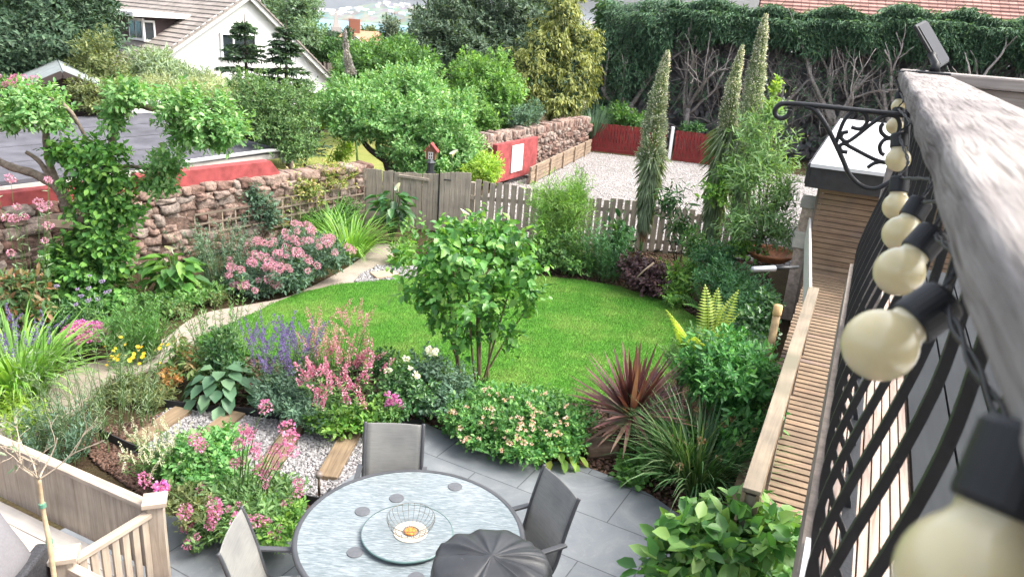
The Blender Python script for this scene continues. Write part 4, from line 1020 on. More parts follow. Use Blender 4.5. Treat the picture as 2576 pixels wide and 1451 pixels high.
# wire bowl with orange core and white pebbles
bc = atz(1033, 1336, .762); wb = thing('wire_bowl', 'open wire fruit bowl with an orange centre on the glass turntable', 'wire bowl', (bc.x, bc.y, .756))
M_wire = plain('brass wire', (.16, .14, .11), .4, .7)
m = MB()
def bowlr(f): return .05+.115*math.sin(f*math.pi/2)
for k in range(24):
    a = k/24*2*math.pi; m.tube([(bowlr(f)*math.cos(a), bowlr(f)*math.sin(a), .004+.12*f**1.6) for f in np.linspace(0, 1, 8)], .0014, 5)
m.build('upright_wire', M_wire, wb)
m = MB()
for f in (.35, .7, 1):
    m.tube([(bowlr(f)*math.cos(a), bowlr(f)*math.sin(a), .004+.12*f**1.6) for a in np.linspace(0, 2*math.pi, 49)], .002 if f == 1 else .0012, 6)
m.build('rim', M_wire, wb, True)
m, nt, b, out = newmat('orange disc'); vo = nd(nt, 'ShaderNodeTexVoronoi'); vo.inputs['Scale'].default_value = 90; nt.links.new(coords(nt), vo.inputs['Vector'])
nt.links.new(ramp(nt, vo.outputs['Distance'], [(.2, (.75, .3, .06)), (.7, (.5, .13, .015))]), b.inputs['Base Color']); bump(nt, b, vo.outputs['Distance'], .8, .004)
MB().lathe([(.001, .0), (.042, .0), (.044, .008), (.04, .013), (.001, .014)], 32).build('orange_centre', m, wb)
m = MB().lathe([(.06, .0), (.115, .0), (.118, .004), (.1, .007), (.06, .006)], 48, caps=False).build('cream_ring', plain('cream woven ring', (.55, .49, .4), .8, var=.2, nscale=60), wb)
# chairs
M_sling = woodmat('grey sling fabric', (.215, .215, .205), (.28, .28, .265), 'X', .8, 3., .02, .1)
M_cush = newmat('patterned cushion')
def chair(label, cx, cyc, rz):
    t = thing('garden_chair', label, 'chair', (cx, cyc, 0), rz, 'grey sling chairs around the table')
    W = .235
    bk = spline([(0, .0, .40), (0, -.05, .5), (0, -.10, .72), (0, -.16, .93), (0, -.185, 1.0)], 4)
    m = MB(); n = len(bk)
    for p in bk:
        for i in range(9):
            x = -W+2*W*i/8; m.v.append((x, p.y-.018*math.cos((x/W)*math.pi/2), p.z))
    for i in range(n-1):
        for j in range(8): m.f.append((i*9+j, i*9+j+1, (i+1)*9+j+1, (i+1)*9+j))
    o = m.build('back_sling', M_sling, t, True); md = o.modifiers.new('thick', 'SOLIDIFY'); md.thickness = .004
    m = MB()
    for i in range(9):
        y = .0+.44*i/8
        for j in range(9): x = -W+2*W*j/8; m.v.append((x, y, .43-.02*math.cos(x/W*1.57)+.02*(i/8)))
    for i in range(8):
        for j in range(8): m.f.append((i*9+j, i*9+j+1, (i+1)*9+j+1, (i+1)*9+j))
    o = m.build('seat_sling', M_sling, t, True); md = o.modifiers.new('thick', 'SOLIDIFY'); md.thickness = .004
    for s in (-1, 1):
        MB().tube([Vector((s*W, p.y, p.z)) for p in bk]+[Vector((s*W, -.19, 1.008))], .0145, 10).build('back_post', M_frame, t, True)
        MB().tube([(s*W, 0, .41), (s*W, .25, .43), (s*W, .45, .45)], .013, 8).build('seat_rail', M_frame, t, True)
        MB().tube([(s*(W+.0), .44, .45), (s*(W+.01), .46, .0)], .013, 8).build('leg', M_frame, t, True)
        MB().tube([(s*(W+.0), 0, .41), (s*(W+.01), -.1, .0)], .013, 8).build('leg', M_frame, t, True)
        m = MB(); m.beam((s*(W+.025), -.1, .66), (s*(W+.03), .33, .655), .042, .02); m.tube([(s*(W+.025), .3, .65), (s*(W+.01), .4, .45)], .012, 8); m.build('arm', M_frame, t, bevel=.004)
    return t
# positions from the tops of the backs
def chair_at(label, mid, face):
    # local back top is at (0,-.185); face = unit direction the sitter looks
    rz = math.atan2(-face.x, face.y); o = Vector((mid.x, mid.y, 0))-Matrix.Rotation(rz, 3, 'Z') @ Vector((0, -.185, 0))
    return chair(label, o.x, o.y, rz), rz, o
c0 = chair_at('grey sling chair on the far side of the table, its back to the gravel', Vector((-.87, 5.5, 0)), Vector((.06, -1, 0)).normalized())
c1 = chair_at('grey sling chair to the right of the table, behind the black cover', Vector((.46, 4.84, 0)), Vector((-.86, -.5, 0)).normalized())
c2 = chair_at('grey sling chair to the left of the table, beside the timber terrace', Vector((-1.66, 4.03, 0)), Vector((1, .06, 0)).normalized())
# cushions
m, nt, b, out = M_cush
wv = nd(nt, 'ShaderNodeTexWave', wave_type='BANDS', bands_direction='DIAGONAL'); wv.inputs['Scale'].default_value = 5.; wv.inputs['Distortion'].default_value = 0
nt.links.new(coords(nt, (1, 1, 0)), wv.inputs['Vector'])
ck = nd(nt, 'ShaderNodeTexChecker'); ck.inputs['Scale'].default_value = 9.; nt.links.new(coords(nt, (1, 1.6, 0), rot=(0, 0, .7)), ck.inputs['Vector'])
f1 = ramp(nt, wv.outputs['Color'], [(.62, (0, 0, 0)), (.68, (1, 1, 1))]); mm_ = mixc(nt, 1., f1, ck.outputs['Fac'], 'MULTIPLY')
nt.links.new(mixc(nt, mm_, (.75, .73, .7), (.42, .41, .4)), b.inputs['Base Color']); b.inputs['Roughness'].default_value = .9; spec(b, .1)
def cushion(label, o, rz, y=.2, z=.485, tilt=.1, S=.215):
    mm = MB(); n = 12
    for sgn in (1, -1):
        for i in range(n+1):
            for j in range(n+1):
                u, v = -1+2*i/n, -1+2*j/n; h = .058*(max(0, (1-u**4))*max(0, (1-v**4)))**.55
                pin = 1-.06*(1-abs(u))*(abs(v)**3); mm.v.append((u*S*(1-.05*(1-v*v)), v*S*(1-.05*(1-u*u)), sgn*h))
    N = (n+1)**2
    for i in range(n):
        for j in range(n):
            a = i*(n+1)+j; mm.f.append((a, a+n+1, a+n+2, a+1)); mm.f.append((N+a, N+a+1, N+a+n+2, N+a+n+1))
    p = Vector((o.x, o.y, 0))+Matrix.Rotation(rz, 3, 'Z') @ Vector((0, y, z))
    tag(mm.build('cushion', M_cush[0], None, True, loc=p, rot=(tilt, 0, rz)), label, 'cushion', 'patterned cushions on the chairs')
cushion('white cushion with grey marks on the chair right of the table', c1[2], c1[1])
cushion('white cushion with grey marks on the chair left of the table', c2[2], c2[1])
# covered barbecue
bc_ = Vector((-.005, 3.5, 0)); bb = thing('covered_barbecue', 'round barbecue under a pleated black cover in front of the table', 'covered barbecue', bc_)
mm = MB(); nr, na = 26, 180
rngf = [random.uniform(-1, 1) for _ in range(40)]
pl_ang = sorted([random.uniform(0, 6.28) for _ in range(26)]); pl_w = [random.uniform(.05, .13) for _ in pl_ang]; pl_h = [random.uniform(-.018, .02) for _ in pl_ang]
def pleat(a): 
    s = 0
    for pa, pw, ph in zip(pl_ang, pl_w, pl_h):
        d = (a-pa+math.pi) % (2*math.pi)-math.pi; s += ph*math.exp(-(d/pw)**2)
    return s
for i in range(nr+1):
    f = i/nr
    for k in range(na):
        a = 2*math.pi*k/na; pz = pleat(a)
        if f < .55:
            q = f/.55; r = .325*q; z = 1.37-.02*q-.045*q**4+pz*min(1, q*1.6)*(.9)+.006*math.sin(a*2+1)*q
            if q < .07: z += .008
        else:
            q = (f-.55)/.45; r = .325+.012*math.sin(min(1, q*6)*math.pi/2)-.03*q+pz*.9*(1-.2*q); z = 1.305+pz*.5*(1-q)-.012-q*.72
        mm.v.append((r*math.cos(a), r*math.sin(a), z))
for i in range(nr):
    for k in range(na): mm.f.append((i*na+k, (i+1)*na+k, (i+1)*na+(k+1) % na, i*na+(k+1) % na))
m, nt, b, out = newmat('black vinyl cover'); n1 = noise(nt, coords(nt), 5., 5., .65); n2 = noise(nt, coords(nt, (1, 1, .5)), 9., 6., .7)
col = ramp(nt, n1, [(.3, (.022, .024, .027)), (.7, (.05, .052, .056))]); col = mixc(nt, ramp(nt, n2, [(.66, (0, 0, 0)), (.75, (.5, .5, .5))]), col, (.3, .3, .29))
nt.links.new(col, b.inputs['Base Color']); b.inputs['Roughness'].default_value = .45; spec(b, .5); bump(nt, b, n1, .2, .006)
mm.build('cover', m, bb, True)
for k in range(3):
    a = k*2.09+.4; MB().tube([(.22*math.cos(a), .22*math.sin(a), .75), (.3*math.cos(a), .3*math.sin(a), 0)], .015, 8).build('leg', M_frame, bb, True)
# small bollard light in the gravel edge
p = G(803, 1245); t = thing('bollard_light', 'small brown stake light at the edge of the gravel by the table', 'garden light', p)
MB().tube([(0, 0, 0), (0, 0, .2)], .012, 10).build('stake', M_twig, t, True); MB().lathe([(.001, .24), (.03, .235), (.032, .2), (.02, .19), (.001, .19)], 16).build('lamp_head', plain('brown lamp', (.2, .16, .14), .4), t, True)

# ------------------------------------------------------------------ timber terrace balustrade (lower left)
M_bal = woodmat('bleached timber', (.33, .27, .205), (.56, .48, .395), 'Z', .8, 1., .16, .4)
M_balx = woodmat('bleached rail timber', (.36, .285, .215), (.6, .51, .42), 'X', .8, 1., .1, .4)
Pz = 1.05
P1 = atz(388, 1243, Pz+.06); P2 = atz(160, 1378, Pz+.06); P0 = atz(-60, 1068, Pz); P1.z = P2.z = P0.z = 0
P3 = P2+Vector((P1.y-P2.y, -(P1.x-P2.x), 0)).normalized()*1.2
t = thing('terrace_balustrade', 'bleached timber balustrade with capped posts around the sunken seating corner', 'balustrade', (0, 0, 0))
for P in (P1, P2):
    po = MB().box((0, 0, Pz/2), (.1, .1, Pz)).build('post', M_bal, t, loc=(P.x, P.y, 0), bevel=.005, rot=(0, 0, .35))
    MB().add([(-.072, -.072, Pz+.001), (.072, -.072, Pz+.001), (.072, .072, Pz+.001), (-.072, .072, Pz+.001), (-.072, -.072, Pz+.03), (.072, -.072, Pz+.03), (.072, .072, Pz+.03), (-.072, .072, Pz+.03), (0, 0, Pz+.052)], [(3, 2, 1, 0), (0, 1, 5, 4), (1, 2, 6, 5), (2, 3, 7, 6), (3, 0, 4, 7), (4, 5, 8), (5, 6, 8), (6, 7, 8), (7, 4, 8)]).build('post_cap', M_balx, po)
def railrun(Pa, Pb, zt, zb, npk, wd_, close, cap=True):
    d = Pb-Pa; L = d.length; rz = math.atan2(d.y, d.x)
    MB().box((L/2, 0, zt), (L-.1, .075 if close else .06, .035)).build('top_rail', M_balx, t, loc=Pa, rot=(0, 0, rz), bevel=.005)
    if not close: MB().box((L/2, 0, zb+.05), (L-.1, .05, .07)).build('bottom_rail', M_balx, t, loc=Pa, rot=(0, 0, rz), bevel=.004)
    for i in range(npk):
        x = .06+(L-.12)*(i+.5)/npk; MB().box((x, -.0 if close else -.004, (zt+zb)/2-.01), (wd_, .02, zt-zb)).build('picket', M_bal, t, loc=Pa, rot=(0, 0, rz), bevel=.003)
railrun(P0, P1, 1.0, .5, 26, (P1-P0).length/26*.93, True)
railrun(P2, P1, .99, .40, 7, .046, False)
railrun(P2, P3, .99, .40, 9, .062, False)
# ledge seat along the balustrade with red wall below
n_in = Vector(((P1-P0).y, -(P1-P0).x, 0)).normalized(); d01 = (P1-P0).normalized()
rzl = math.atan2(d01.y, d01.x); LL = (P1-P0).length
bnc = thing('bench_ledge', 'pale timber bench ledge on a red wall inside the balustrade', 'bench', (P0.x, P0.y, 0), rzl)
M_ledge = woodmat('pale bench planks', (.62, .56, .49), (.78, .73, .67), 'X', .7, .6, .08, .2)
for k in range(2): MB().box((LL/2-.06, -.12-k*.135, .49), (LL-.1, .13, .03)).build('plank', M_ledge, bnc, bevel=.004)
MB().box((LL/2-.1, -.17, .235), (LL-.2, .22, .47)).build('red_wall', M_red, bnc)
d21 = (P1-P2); L21 = d21.length
tag(MB().box((L21/2, -.0, .18), (L21-.1, .06, .35)).build('red_low_wall', M_red, None, loc=(P2.x, P2.y, 0), rot=(0, 0, math.atan2(d21.y, d21.x))), 'low red wall under the open picket panel', 'wall')
tag(MB().box((-3.6, 3.4, .004), (3.4, 2.2, .02)).build('terrace_floor', plain('dark red floor', (.2, .05, .045), .8, var=.2)), kind='structure')
# sofa
sofa = thing('garden_sofa', 'dark rattan garden sofa with a plump grey cushion', 'sofa', atz(20, 1400, .3), math.radians(-62))
M_fab = plain('grey cushion fabric', (.2, .195, .205), .95, sp=.1, var=.08, nscale=60, bmp=.2, bscale=300)
def pillow(name, c, size, rot, par, mat):
    mm = MB(); n = 14; Vd = {}
    for sgn in (1, -1):
        for i in range(n+1):
            for j in range(n+1):
                u, v = -1+2*i/n, -1+2*j/n; h = (max(0, 1-u**6)*max(0, 1-v**6))**.4
                mm.v.append((u*size[0]/2*(1-.04*(1-v*v)), v*size[1]/2*(1-.04*(1-u*u)), sgn*size[2]/2*h*(1+.06*math.sin(u*3+v*2))))
    N = (n+1)**2
    for i in range(n):
        for j in range(n):
            a = i*(n+1)+j; mm.f.append((a, a+n+1, a+n+2, a+1)); mm.f.append((N+a, N+a+1, N+a+n+2, N+a+n+1))
    return mm.build(name, mat, par, True, loc=c, rot=rot)
sofa.location.z = 0
sofa.location = Vector((-3.34, 3.38, 0))
sofa.rotation_euler = (0, 0, math.radians(95))
M_rat = plain('dark grey rattan', (.045, .046, .052), .7, var=.4, nscale=60, bmp=.7, bscale=120)
MB().box((-.0, 0, .2), (1.7, .8, .36)).build('base', M_rat, sofa, bevel=.02)
MB().box((0, -.38, .36), (1.7, .09, .5)).build('back', M_rat, sofa, bevel=.02)
pillow('back_cushion', (.25, -.16, .76), (1.15, .62, .3), (math.radians(66), 0, 0), sofa, M_fab)
pillow('seat_cushion', (.2, .12, .43), (1.2, .62, .16), (0, 0, 0), sofa, M_fab)
# ------------------------------------------------------------------ planting: materials
LM = leafmat
L_fresh = LM('fresh green leaves', [(.045, .115, .028), (.075, .18, .035), (.13, .25, .05), (.2, .32, .07)], .35)
L_mid = LM('mid green leaves', [(.03, .085, .028), (.055, .13, .035), (.085, .18, .045), (.13, .23, .06)], .3)
L_apple = LM('apple leaves', [(.055, .14, .045), (.092, .215, .065), (.15, .28, .1), (.25, .36, .17)], .3, .5)
L_deep = LM('deep green leaves', [(.016, .055, .02), (.028, .085, .028), (.05, .125, .036), (.085, .17, .05)], .22, .35, .5)
L_yew = LM('dark evergreen', [(.02, .045, .026), (.03, .065, .035), (.05, .09, .05), (.08, .125, .07)], .15, .6)
L_blue = LM('blue green leaves', [(.045, .09, .06), (.07, .13, .085), (.11, .18, .12)], .25, .55)
L_silver = LM('silver green leaves', [(.11, .16, .1), (.17, .23, .14), (.26, .32, .21)], .25, .6)
L_gold = LM('golden conifer', [(.07, .1, .03), (.16, .18, .05), (.19, .215, .065), (.26, .27, .085)], .25, .6)
L_yel = LM('yellow green leaves', [(.11, .2, .03), (.19, .3, .05), (.3, .4, .08)], .4)
L_olive = LM('olive leaves', [(.06, .085, .035), (.1, .13, .05), (.17, .19, .08)], .3)
L_purple = LM('purple leaves', [(.03, .018, .022), (.055, .03, .036), (.1, .055, .06)], .2)
L_cord = LM('cordyline straps', [(.035, .013, .017), (.075, .027, .032), (.12, .05, .05), (.19, .105, .09)], .3, .4, .4, 2., .2)
L_photinia = LM('photinia leaves', [(.045, .1, .035), (.06, .12, .045), (.1, .14, .055), (.22, .1, .06)], .3)
L_feather = LM('feathery leaves', [(.06, .13, .05), (.1, .19, .07), (.17, .27, .11)], .35)
L_strap = LM('strap leaves', [(.07, .16, .03), (.13, .26, .05), (.21, .34, .08)], .35)
L_sedge = LM('dark strap leaves', [(.022, .065, .024), (.04, .1, .034), (.075, .15, .055), (.15, .2, .1)], .25, .4)
L_dead = LM('dead straps', [(.16, .1, .05), (.25, .16, .085), (.32, .22, .13)], .2, .8)
L_echleaf = LM('echium leaves', [(.11, .155, .09), (.17, .22, .135), (.23, .28, .18)], .2, .7)
L_hedge = LM('hedge sprays', [(.025, .06, .036), (.04, .092, .05), (.065, .13, .068), (.095, .165, .088)], .2, .6)
L_hedgein = LM('veil grey hedge twigs', [(.1, .092, .1), (.125, .115, .118), (.085, .1, .096)], .0, .9, .1)  # pale veiling light over the hedge put into the twig colour as bluish grey
F_val = LM('valerian flowers', [(.55, .2, .37), (.66, .34, .49), (.74, .52, .61)], .3, .6, .2)
F_vald = LM('deep valerian flowers', [(.55, .14, .36), (.66, .27, .47), (.72, .42, .56)], .3, .6, .2)
F_pink = LM('penstemon flowers', [(.48, .08, .24), (.62, .24, .38), (.74, .5, .56)], .3)
F_coral = LM('coral flowers', [(.45, .16, .2), (.55, .28, .31), (.62, .4, .4)], .3)
F_purple = LM('salvia flowers', [(.14, .09, .3), (.2, .14, .4), (.3, .22, .5)], .3)
F_lilac = LM('lilac flowers', [(.4, .3, .6), (.52, .42, .7)], .3)
F_mag = LM('magenta flowers', [(.6, .12, .5), (.72, .24, .62), (.8, .42, .7)], .3)
F_yellow = LM('yellow flowers', [(.8, .5, .02), (.85, .6, .04)], .3)
F_white = LM('white flowers', [(.78, .77, .7), (.85, .84, .8)], .3)
F_rose = LM('pale pink flowers', [(.75, .45, .4), (.82, .6, .54), (.85, .72, .64)], .3)
F_orange = LM('orange flowers', [(.8, .3, .05), (.85, .42, .1)], .3)
F_ech = LM('echium florets', [(.62, .58, .58), (.74, .7, .7), (.5, .56, .44)], .3)
F_whitespike = LM('cream spikes', [(.6, .6, .45), (.74, .73, .6)], .3)
val_me = petal_ball('blossom', 90, .045, .016, .8); val_me.materials.append(F_val)
vald_me = petal_ball('blossom', 90, .045, .016, 1.1); vald_me.materials.append(F_vald)
val_big = petal_ball('blossom', 160, .07, .018, .9); val_big.materials.append(F_val)

# ------------------------------------------------------------------ trees beyond the garden
def tree(name, label, cat, base, blobs, L, W, mat, trunk_r=.12, bark=None, limbs=4, group=None, **kw):
    base = Vector(base); t = thing(name, label, cat, base, 0, group); rb = rel(blobs, base)
    foliage('crown', rb, L, W, mat, t, **kw)
    m = MB(); top = sum((Vector(c) for c, r in rb), Vector())/len(rb); lowz = min(c[2]-r[2] for c, r in rb)
    fork = Vector((top.x*.25, top.y*.25, max(.25, lowz*.6+.2*top.z)))
    m.tube([(0, 0, -.3), fork*.5+Vector((.03, .02, 0)), fork], [trunk_r*1.2, trunk_r, trunk_r*.8], 10)
    for i in range(limbs):
        c, r = rb[i % len(rb)]; q = Vector(c)+Vector(rng.normal(size=3))*min(r)*.3
        mid = fork.lerp(q, .5)+Vector(rng.normal(size=3))*.1; m.tube([fork, mid, q], [trunk_r*.6, trunk_r*.4, trunk_r*.15], 7)
    m.build('trunk', bark or M_darkbark, t, True); return t
tree('evergreen_tree', 'large dark evergreen tree filling the corner beside the white house', 'tree', (-12.5, 21, 0), [B(110, 60, 21, 150, 130, 2.2), B(40, 130, 20, 120, 110, 2), B(190, 110, 21.5, 70, 90, 1.5), B(0, 20, 21, 120, 120, 2), B(150, -30, 22, 110, 100, 2)], .13, .06, L_yew, .3, cov=3., k=8, lump=.25)
tree('golden_bush_tree', 'loose golden green tree in front of the left roof slope', 'tree', (-10.2, 19.5, 0), [B(245, 150, 19.5, 45, 70, .8), B(215, 200, 19.3, 50, 60, .8), B(280, 190, 19.3, 45, 45, .7)], .1, .045, L_olive, .08, cov=1.5, lump=.3)
tree('willow_leaved_bush', 'grey green bush standing before the white gable', 'bush', (-9, 21, 0), [B(380, 160, 21, 60, 42, .8), B(435, 190, 21, 60, 36, .8), B(350, 195, 20.8, 50, 36, .8), B(500, 205, 21, 45, 32, .7)], .15, .035, L_silver, .08, cov=2.0, lump=.25)
for (px0, w0, lb, sd0) in ((622, 70, 'tall dark fir with bare leader standing before the gable window', 0), (722, 62, 'slimmer dark fir at the right end of the white gable', 1)):
    p = aty(px0, 250, 20.5); top = aty(px0-6+sd0*6, 60 if sd0 == 0 else 75, 20.5); t = thing('fir_tree', lb, 'fir tree', (p.x, p.y, 0), 0, 'dark firs before the white house'); H_ = top.z
    m = MB(); m.tube([(0, 0, 0), (0, 0, H_*.5), (.02, 0, H_+.25)], [.09, .06, .008], 8); Ps, Ds, Ns = [], [], []
    nb = 34
    for i in range(nb):
        f = min(.99, (i+random.random()*1.6)/nb); z = .4+(H_-.35)*f; R_ = (w0*pxm(p))*1.5*(1-f)**.75+.1
        for k in range(7):
            a = random.uniform(0, 6.28); rr_ = R_*random.uniform(.75, 1.15); e = Vector((math.cos(a)*rr_, math.sin(a)*rr_, z-.1*rr_+.12*rr_**2)); m.tube([(0, 0, z), e], [.012, .004], 4)
            for q in np.linspace(.25, 1, 9):
                for s in range(5):
                    Ps.append(Vector((0, 0, z)).lerp(e, q)); Ds.append((math.cos(a)+random.gauss(0, .6), math.sin(a)+random.gauss(0, .6), random.gauss(-.05, .2))); Ns.append((random.gauss(0, .3), random.gauss(0, .3), 1))
    m.build('trunk', M_darkbark, t); link('crown', leaf_mesh('crown', np.array(Ps), np.array(Ds), np.array(Ns), .17, .04), LM('fir needles', [(.03, .06, .035), (.045, .085, .045), (.07, .115, .06)], .2, .6), t)
tree('grey_green_tree', 'pale green tree at the top of the roof verge before the sea', 'tree', (-8.5, 34, 0), [B(745, 40, 34, 55, 55, 1), B(720, 95, 34, 50, 45, 1), B(775, 80, 33, 40, 40, .8), B(770, 10, 34, 35, 40, .8), B(690, 20, 35, 35, 40, .8)], .16, .07, LM('hazy leaves', [(.07, .12, .07), (.1, .17, .09), (.15, .22, .13)], .3), .12, cov=2.2, lump=.3)
tree('clipped_hedge', 'dense clipped dark green hedge behind the white gable', 'hedge', (-6.5, 34, 0), [B(815, 125, 34, 42, 30, .9), B(860, 130, 34, 45, 36, .9), B(880, 165, 33.5, 40, 36, .9), B(905, 150, 33.5, 30, 36, .8)], .11, .05, LM('clipped leaves', [(.025, .06, .02), (.04, .1, .03), (.07, .15, .05)], .25), .1, cov=3., lump=.08, up=.6)
tree('broad_yew_tree', 'broad dark grey green tree mass behind the apple tree', 'tree', (-2.5, 37, 0), [B(1120, 70, 37, 85, 75, 2), B(1210, 50, 38, 110, 85, 2), B(1300, 60, 38, 90, 90, 2), B(1080, 130, 36, 60, 70, 1.8), B(1180, 140, 36, 90, 75, 2), B(1290, 140, 37, 80, 80, 2), B(1370, 40, 39, 60, 70, 2)], .2, .085, LM('grey evergreen', [(.028, .052, .032), (.042, .075, .045), (.065, .105, .062), (.1, .14, .09)], .2, .6), .25, cov=2.8, lump=.3)
tree('conifer_tree', 'small dark conical tree at the left edge of the broad grey green mass', 'tree', (-5.2, 38, 0), [B(1062, 75, 38, 28, 50, .6), B(1055, 130, 38, 40, 60, .8)], .18, .07, L_yew, .1, cov=2.6)
tree('distant_tree', 'feathery grey tree in front of the orange roof', 'tree', (-9.5, 62, -1.5), [B(980, 75, 62, 26, 32, 1), B(990, 100, 62, 36, 26, 1)], .3, .1, LM('hazy dark leaves', [(.05, .08, .05), (.08, .11, .07), (.11, .15, .09)], .2), .1, cov=2.2)
tree('round_tree', 'small round dark tree left of the orange roof', 'tree', (-13, 66, -1.5), [B(875, 84, 66, 14, 14, .6)], .3, .12, L_yew, .1, cov=2.6)
tree('round_tree', 'small rounded yellow green tree behind the orange roof', 'tree', (-14, 92, -2), [B(930, 78, 92, 20, 14, 1)], .4, .16, L_olive, .1, cov=2.6)
# low wooded country seen between
for i, (px, py, Y, rx, ry, mt) in enumerate([(820, 92, 120, 34, 10, L_yew), (905, 88, 160, 30, 8, L_olive), (1010, 100, 110, 30, 14, L_mid), (760, 100, 90, 50, 14, L_mid)]):
    p = aty(px, py, Y); tree('valley_tree', ['low dark tree clump below the sea by the church tower', 'low olive tree clump just below the sea', 'low green tree clump right of the orange roof', 'low green tree clump right of the roof verge'][i], 'tree', (p.x, p.y, groundz(p.x, p.y)), [B(px, py, Y, rx, ry, 3), B(px+rx*.5, py+4, Y, rx*.6, ry, 3)], .5, .22, mt, .2, cov=2.5)
# golden conifer
gb = [B(1405, 60, 29, 42, 75, .9), B(1430, 10, 29.5, 36, 60, .8), B(1370, 130, 28.6, 65, 65, 1), B(1450, 120, 29, 50, 70, .9), B(1340, 200, 28.2, 70, 65, 1), B(1430, 200, 28.4, 65, 65, 1), B(1300, 235, 28, 42, 36, .7), B(1400, 255, 28, 70, 40, .9), B(1475, 170, 29, 36, 70, .7)]
tree('golden_conifer', 'tall golden tipped conifer with hanging sprays beside the drive wall', 'conifer', (1.0, 29, 0), gb, .17, .05, L_gold, .18, cov=2.3, lump=.38, droop=.9, up=-.1, inner=.4)
foliage('inner_foliage', rel([(c, tuple(x*.85 for x in r)) for c, r in gb], (1.0, 29, 0)), .18, .07, L_yew, [o for o in COL.objects if o.name.startswith('golden_conifer')][0], cov=1.3)
tree('bright_shrub', 'bright mid green shrub tree between the apple tree and the golden conifer', 'shrub', (-1.9, 23.5, 0), [B(1180, 190, 24, 50, 50, .8), B(1240, 185, 24, 55, 52, .8), B(1190, 250, 23.5, 75, 60, 1), B(1270, 250, 23.5, 50, 60, .8), B(1225, 300, 23, 70, 45, .9)], .12, .055, LM('bright leaves', [(.05, .12, .03), (.085, .18, .045), (.13, .25, .065), (.2, .33, .1)], .35), .08, cov=2.4, lump=.3)
tree('low_shrub', 'soft grey green shrub on the wall top below the golden conifer', 'shrub', (-.2, 23.2, 0), [B(1300, 290, 23, 45, 28, .6), B(1340, 280, 23.6, 30, 26, .5)], .09, .035, L_blue, .04, cov=2)
tree('back_shrub', 'dense green shrub bank behind the apple tree', 'shrub', (-5.6, 24.5, 0), [B(960, 150, 26, 70, 45, 1), B(1050, 165, 26, 60, 45, 1), B(900, 170, 25.5, 60, 50, 1), B(850, 255, 24.5, 40, 45, .9), B(790, 285, 23, 45, 50, .9), B(1010, 120, 27, 36, 30, .8), B(920, 130, 26.5, 40, 30, .8)], .12, .055, L_mid, .08, cov=2.5, lump=.28)
straps('strap_plant', 'clump of broad strap leaves at the back of the dry lawn', 'plant', (-6.3, 22.5, 0), 60, .75, .06, L_strap, spread=.8, arch=1.)
tree('young_shrub', 'small yellow green sapling on the dry lawn', 'sapling', (-5.0, 19.2, 0), [B(870, 370, 19, 24, 30, .3), B(850, 395, 19, 18, 18, .25)], .1, .04, L_yel, .02, cov=1.2)
tree('acer_shrub', 'lime green leafy branch at the left edge of the apple tree crown', 'shrub', (-5.4, 18.6, 0), [B(825, 298, 18.5, 32, 20, .35), B(850, 320, 18.4, 26, 14, .3)], .12, .05, L_yel, .03, cov=1.8)
# apple tree beyond the fence
ab = [B(985, 215, 18.4, 75, 45, .9), B(1060, 225, 18.4, 70, 60, .9), B(900, 250, 18, 85, 60, .9), B(850, 275, 18, 55, 40, .7), B(980, 290, 17.4, 95, 60, 1), B(1080, 300, 17.4, 75, 70, .9), B(1130, 340, 17.2, 60, 65, .8), B(1030, 370, 17, 70, 55, .8), B(1120, 400, 16.8, 75, 45, .7), B(890, 315, 17.4, 60, 40, .7), B(1180, 380, 17, 42, 55, .6), B(1160, 270, 17.8, 45, 45, .6), B(1050, 420, 16.7, 60, 30, .5)]
apple = tree('apple_tree', 'spreading apple tree with crooked dark limbs just beyond the picket fence', 'apple tree', (-3.0, 17.4, 0), ab, .085, .042, L_apple, .13, cov=2.2, lump=.25, limbs=0)
m = MB(); o3 = Vector((-3.0, 17.4, 0))
for pts, r0 in (([(985, 440), (975, 410), (965, 395)], .14), ([(970, 405), (935, 380), (915, 358), (905, 335), (895, 310)], .075), ([(965, 395), (950, 365), (965, 348), (990, 335), (1010, 310)], .07), ([(975, 400), (1000, 380), (1030, 360), (1060, 330)], .07), ([(985, 420), (1030, 400), (1080, 380)], .06), ([(990, 335), (980, 290), (985, 250)], .045)):
    ps = spline([aty(x, y, 17.4)-o3 for x, y in pts], 4); m.tube(ps, [r0*(1-.5*i/len(ps)) for i in range(len(ps))], 8)
m.tube([(0, 0, -.2), aty(985, 440, 17.4)-o3], [.18, .14], 8)
m.build('limb', M_darkbark, apple, True)
tree('yellow_shrub', 'fresh yellow green shrub spilling by the fence beside the bird house', 'shrub', (-.9, 16.4, 0), [B(1225, 415, 16.4, 38, 30, .5), B(1190, 430, 16.3, 36, 22, .45), B(1235, 440, 16.2, 24, 18, .4)], .07, .032, L_yel, .03, cov=2.4)
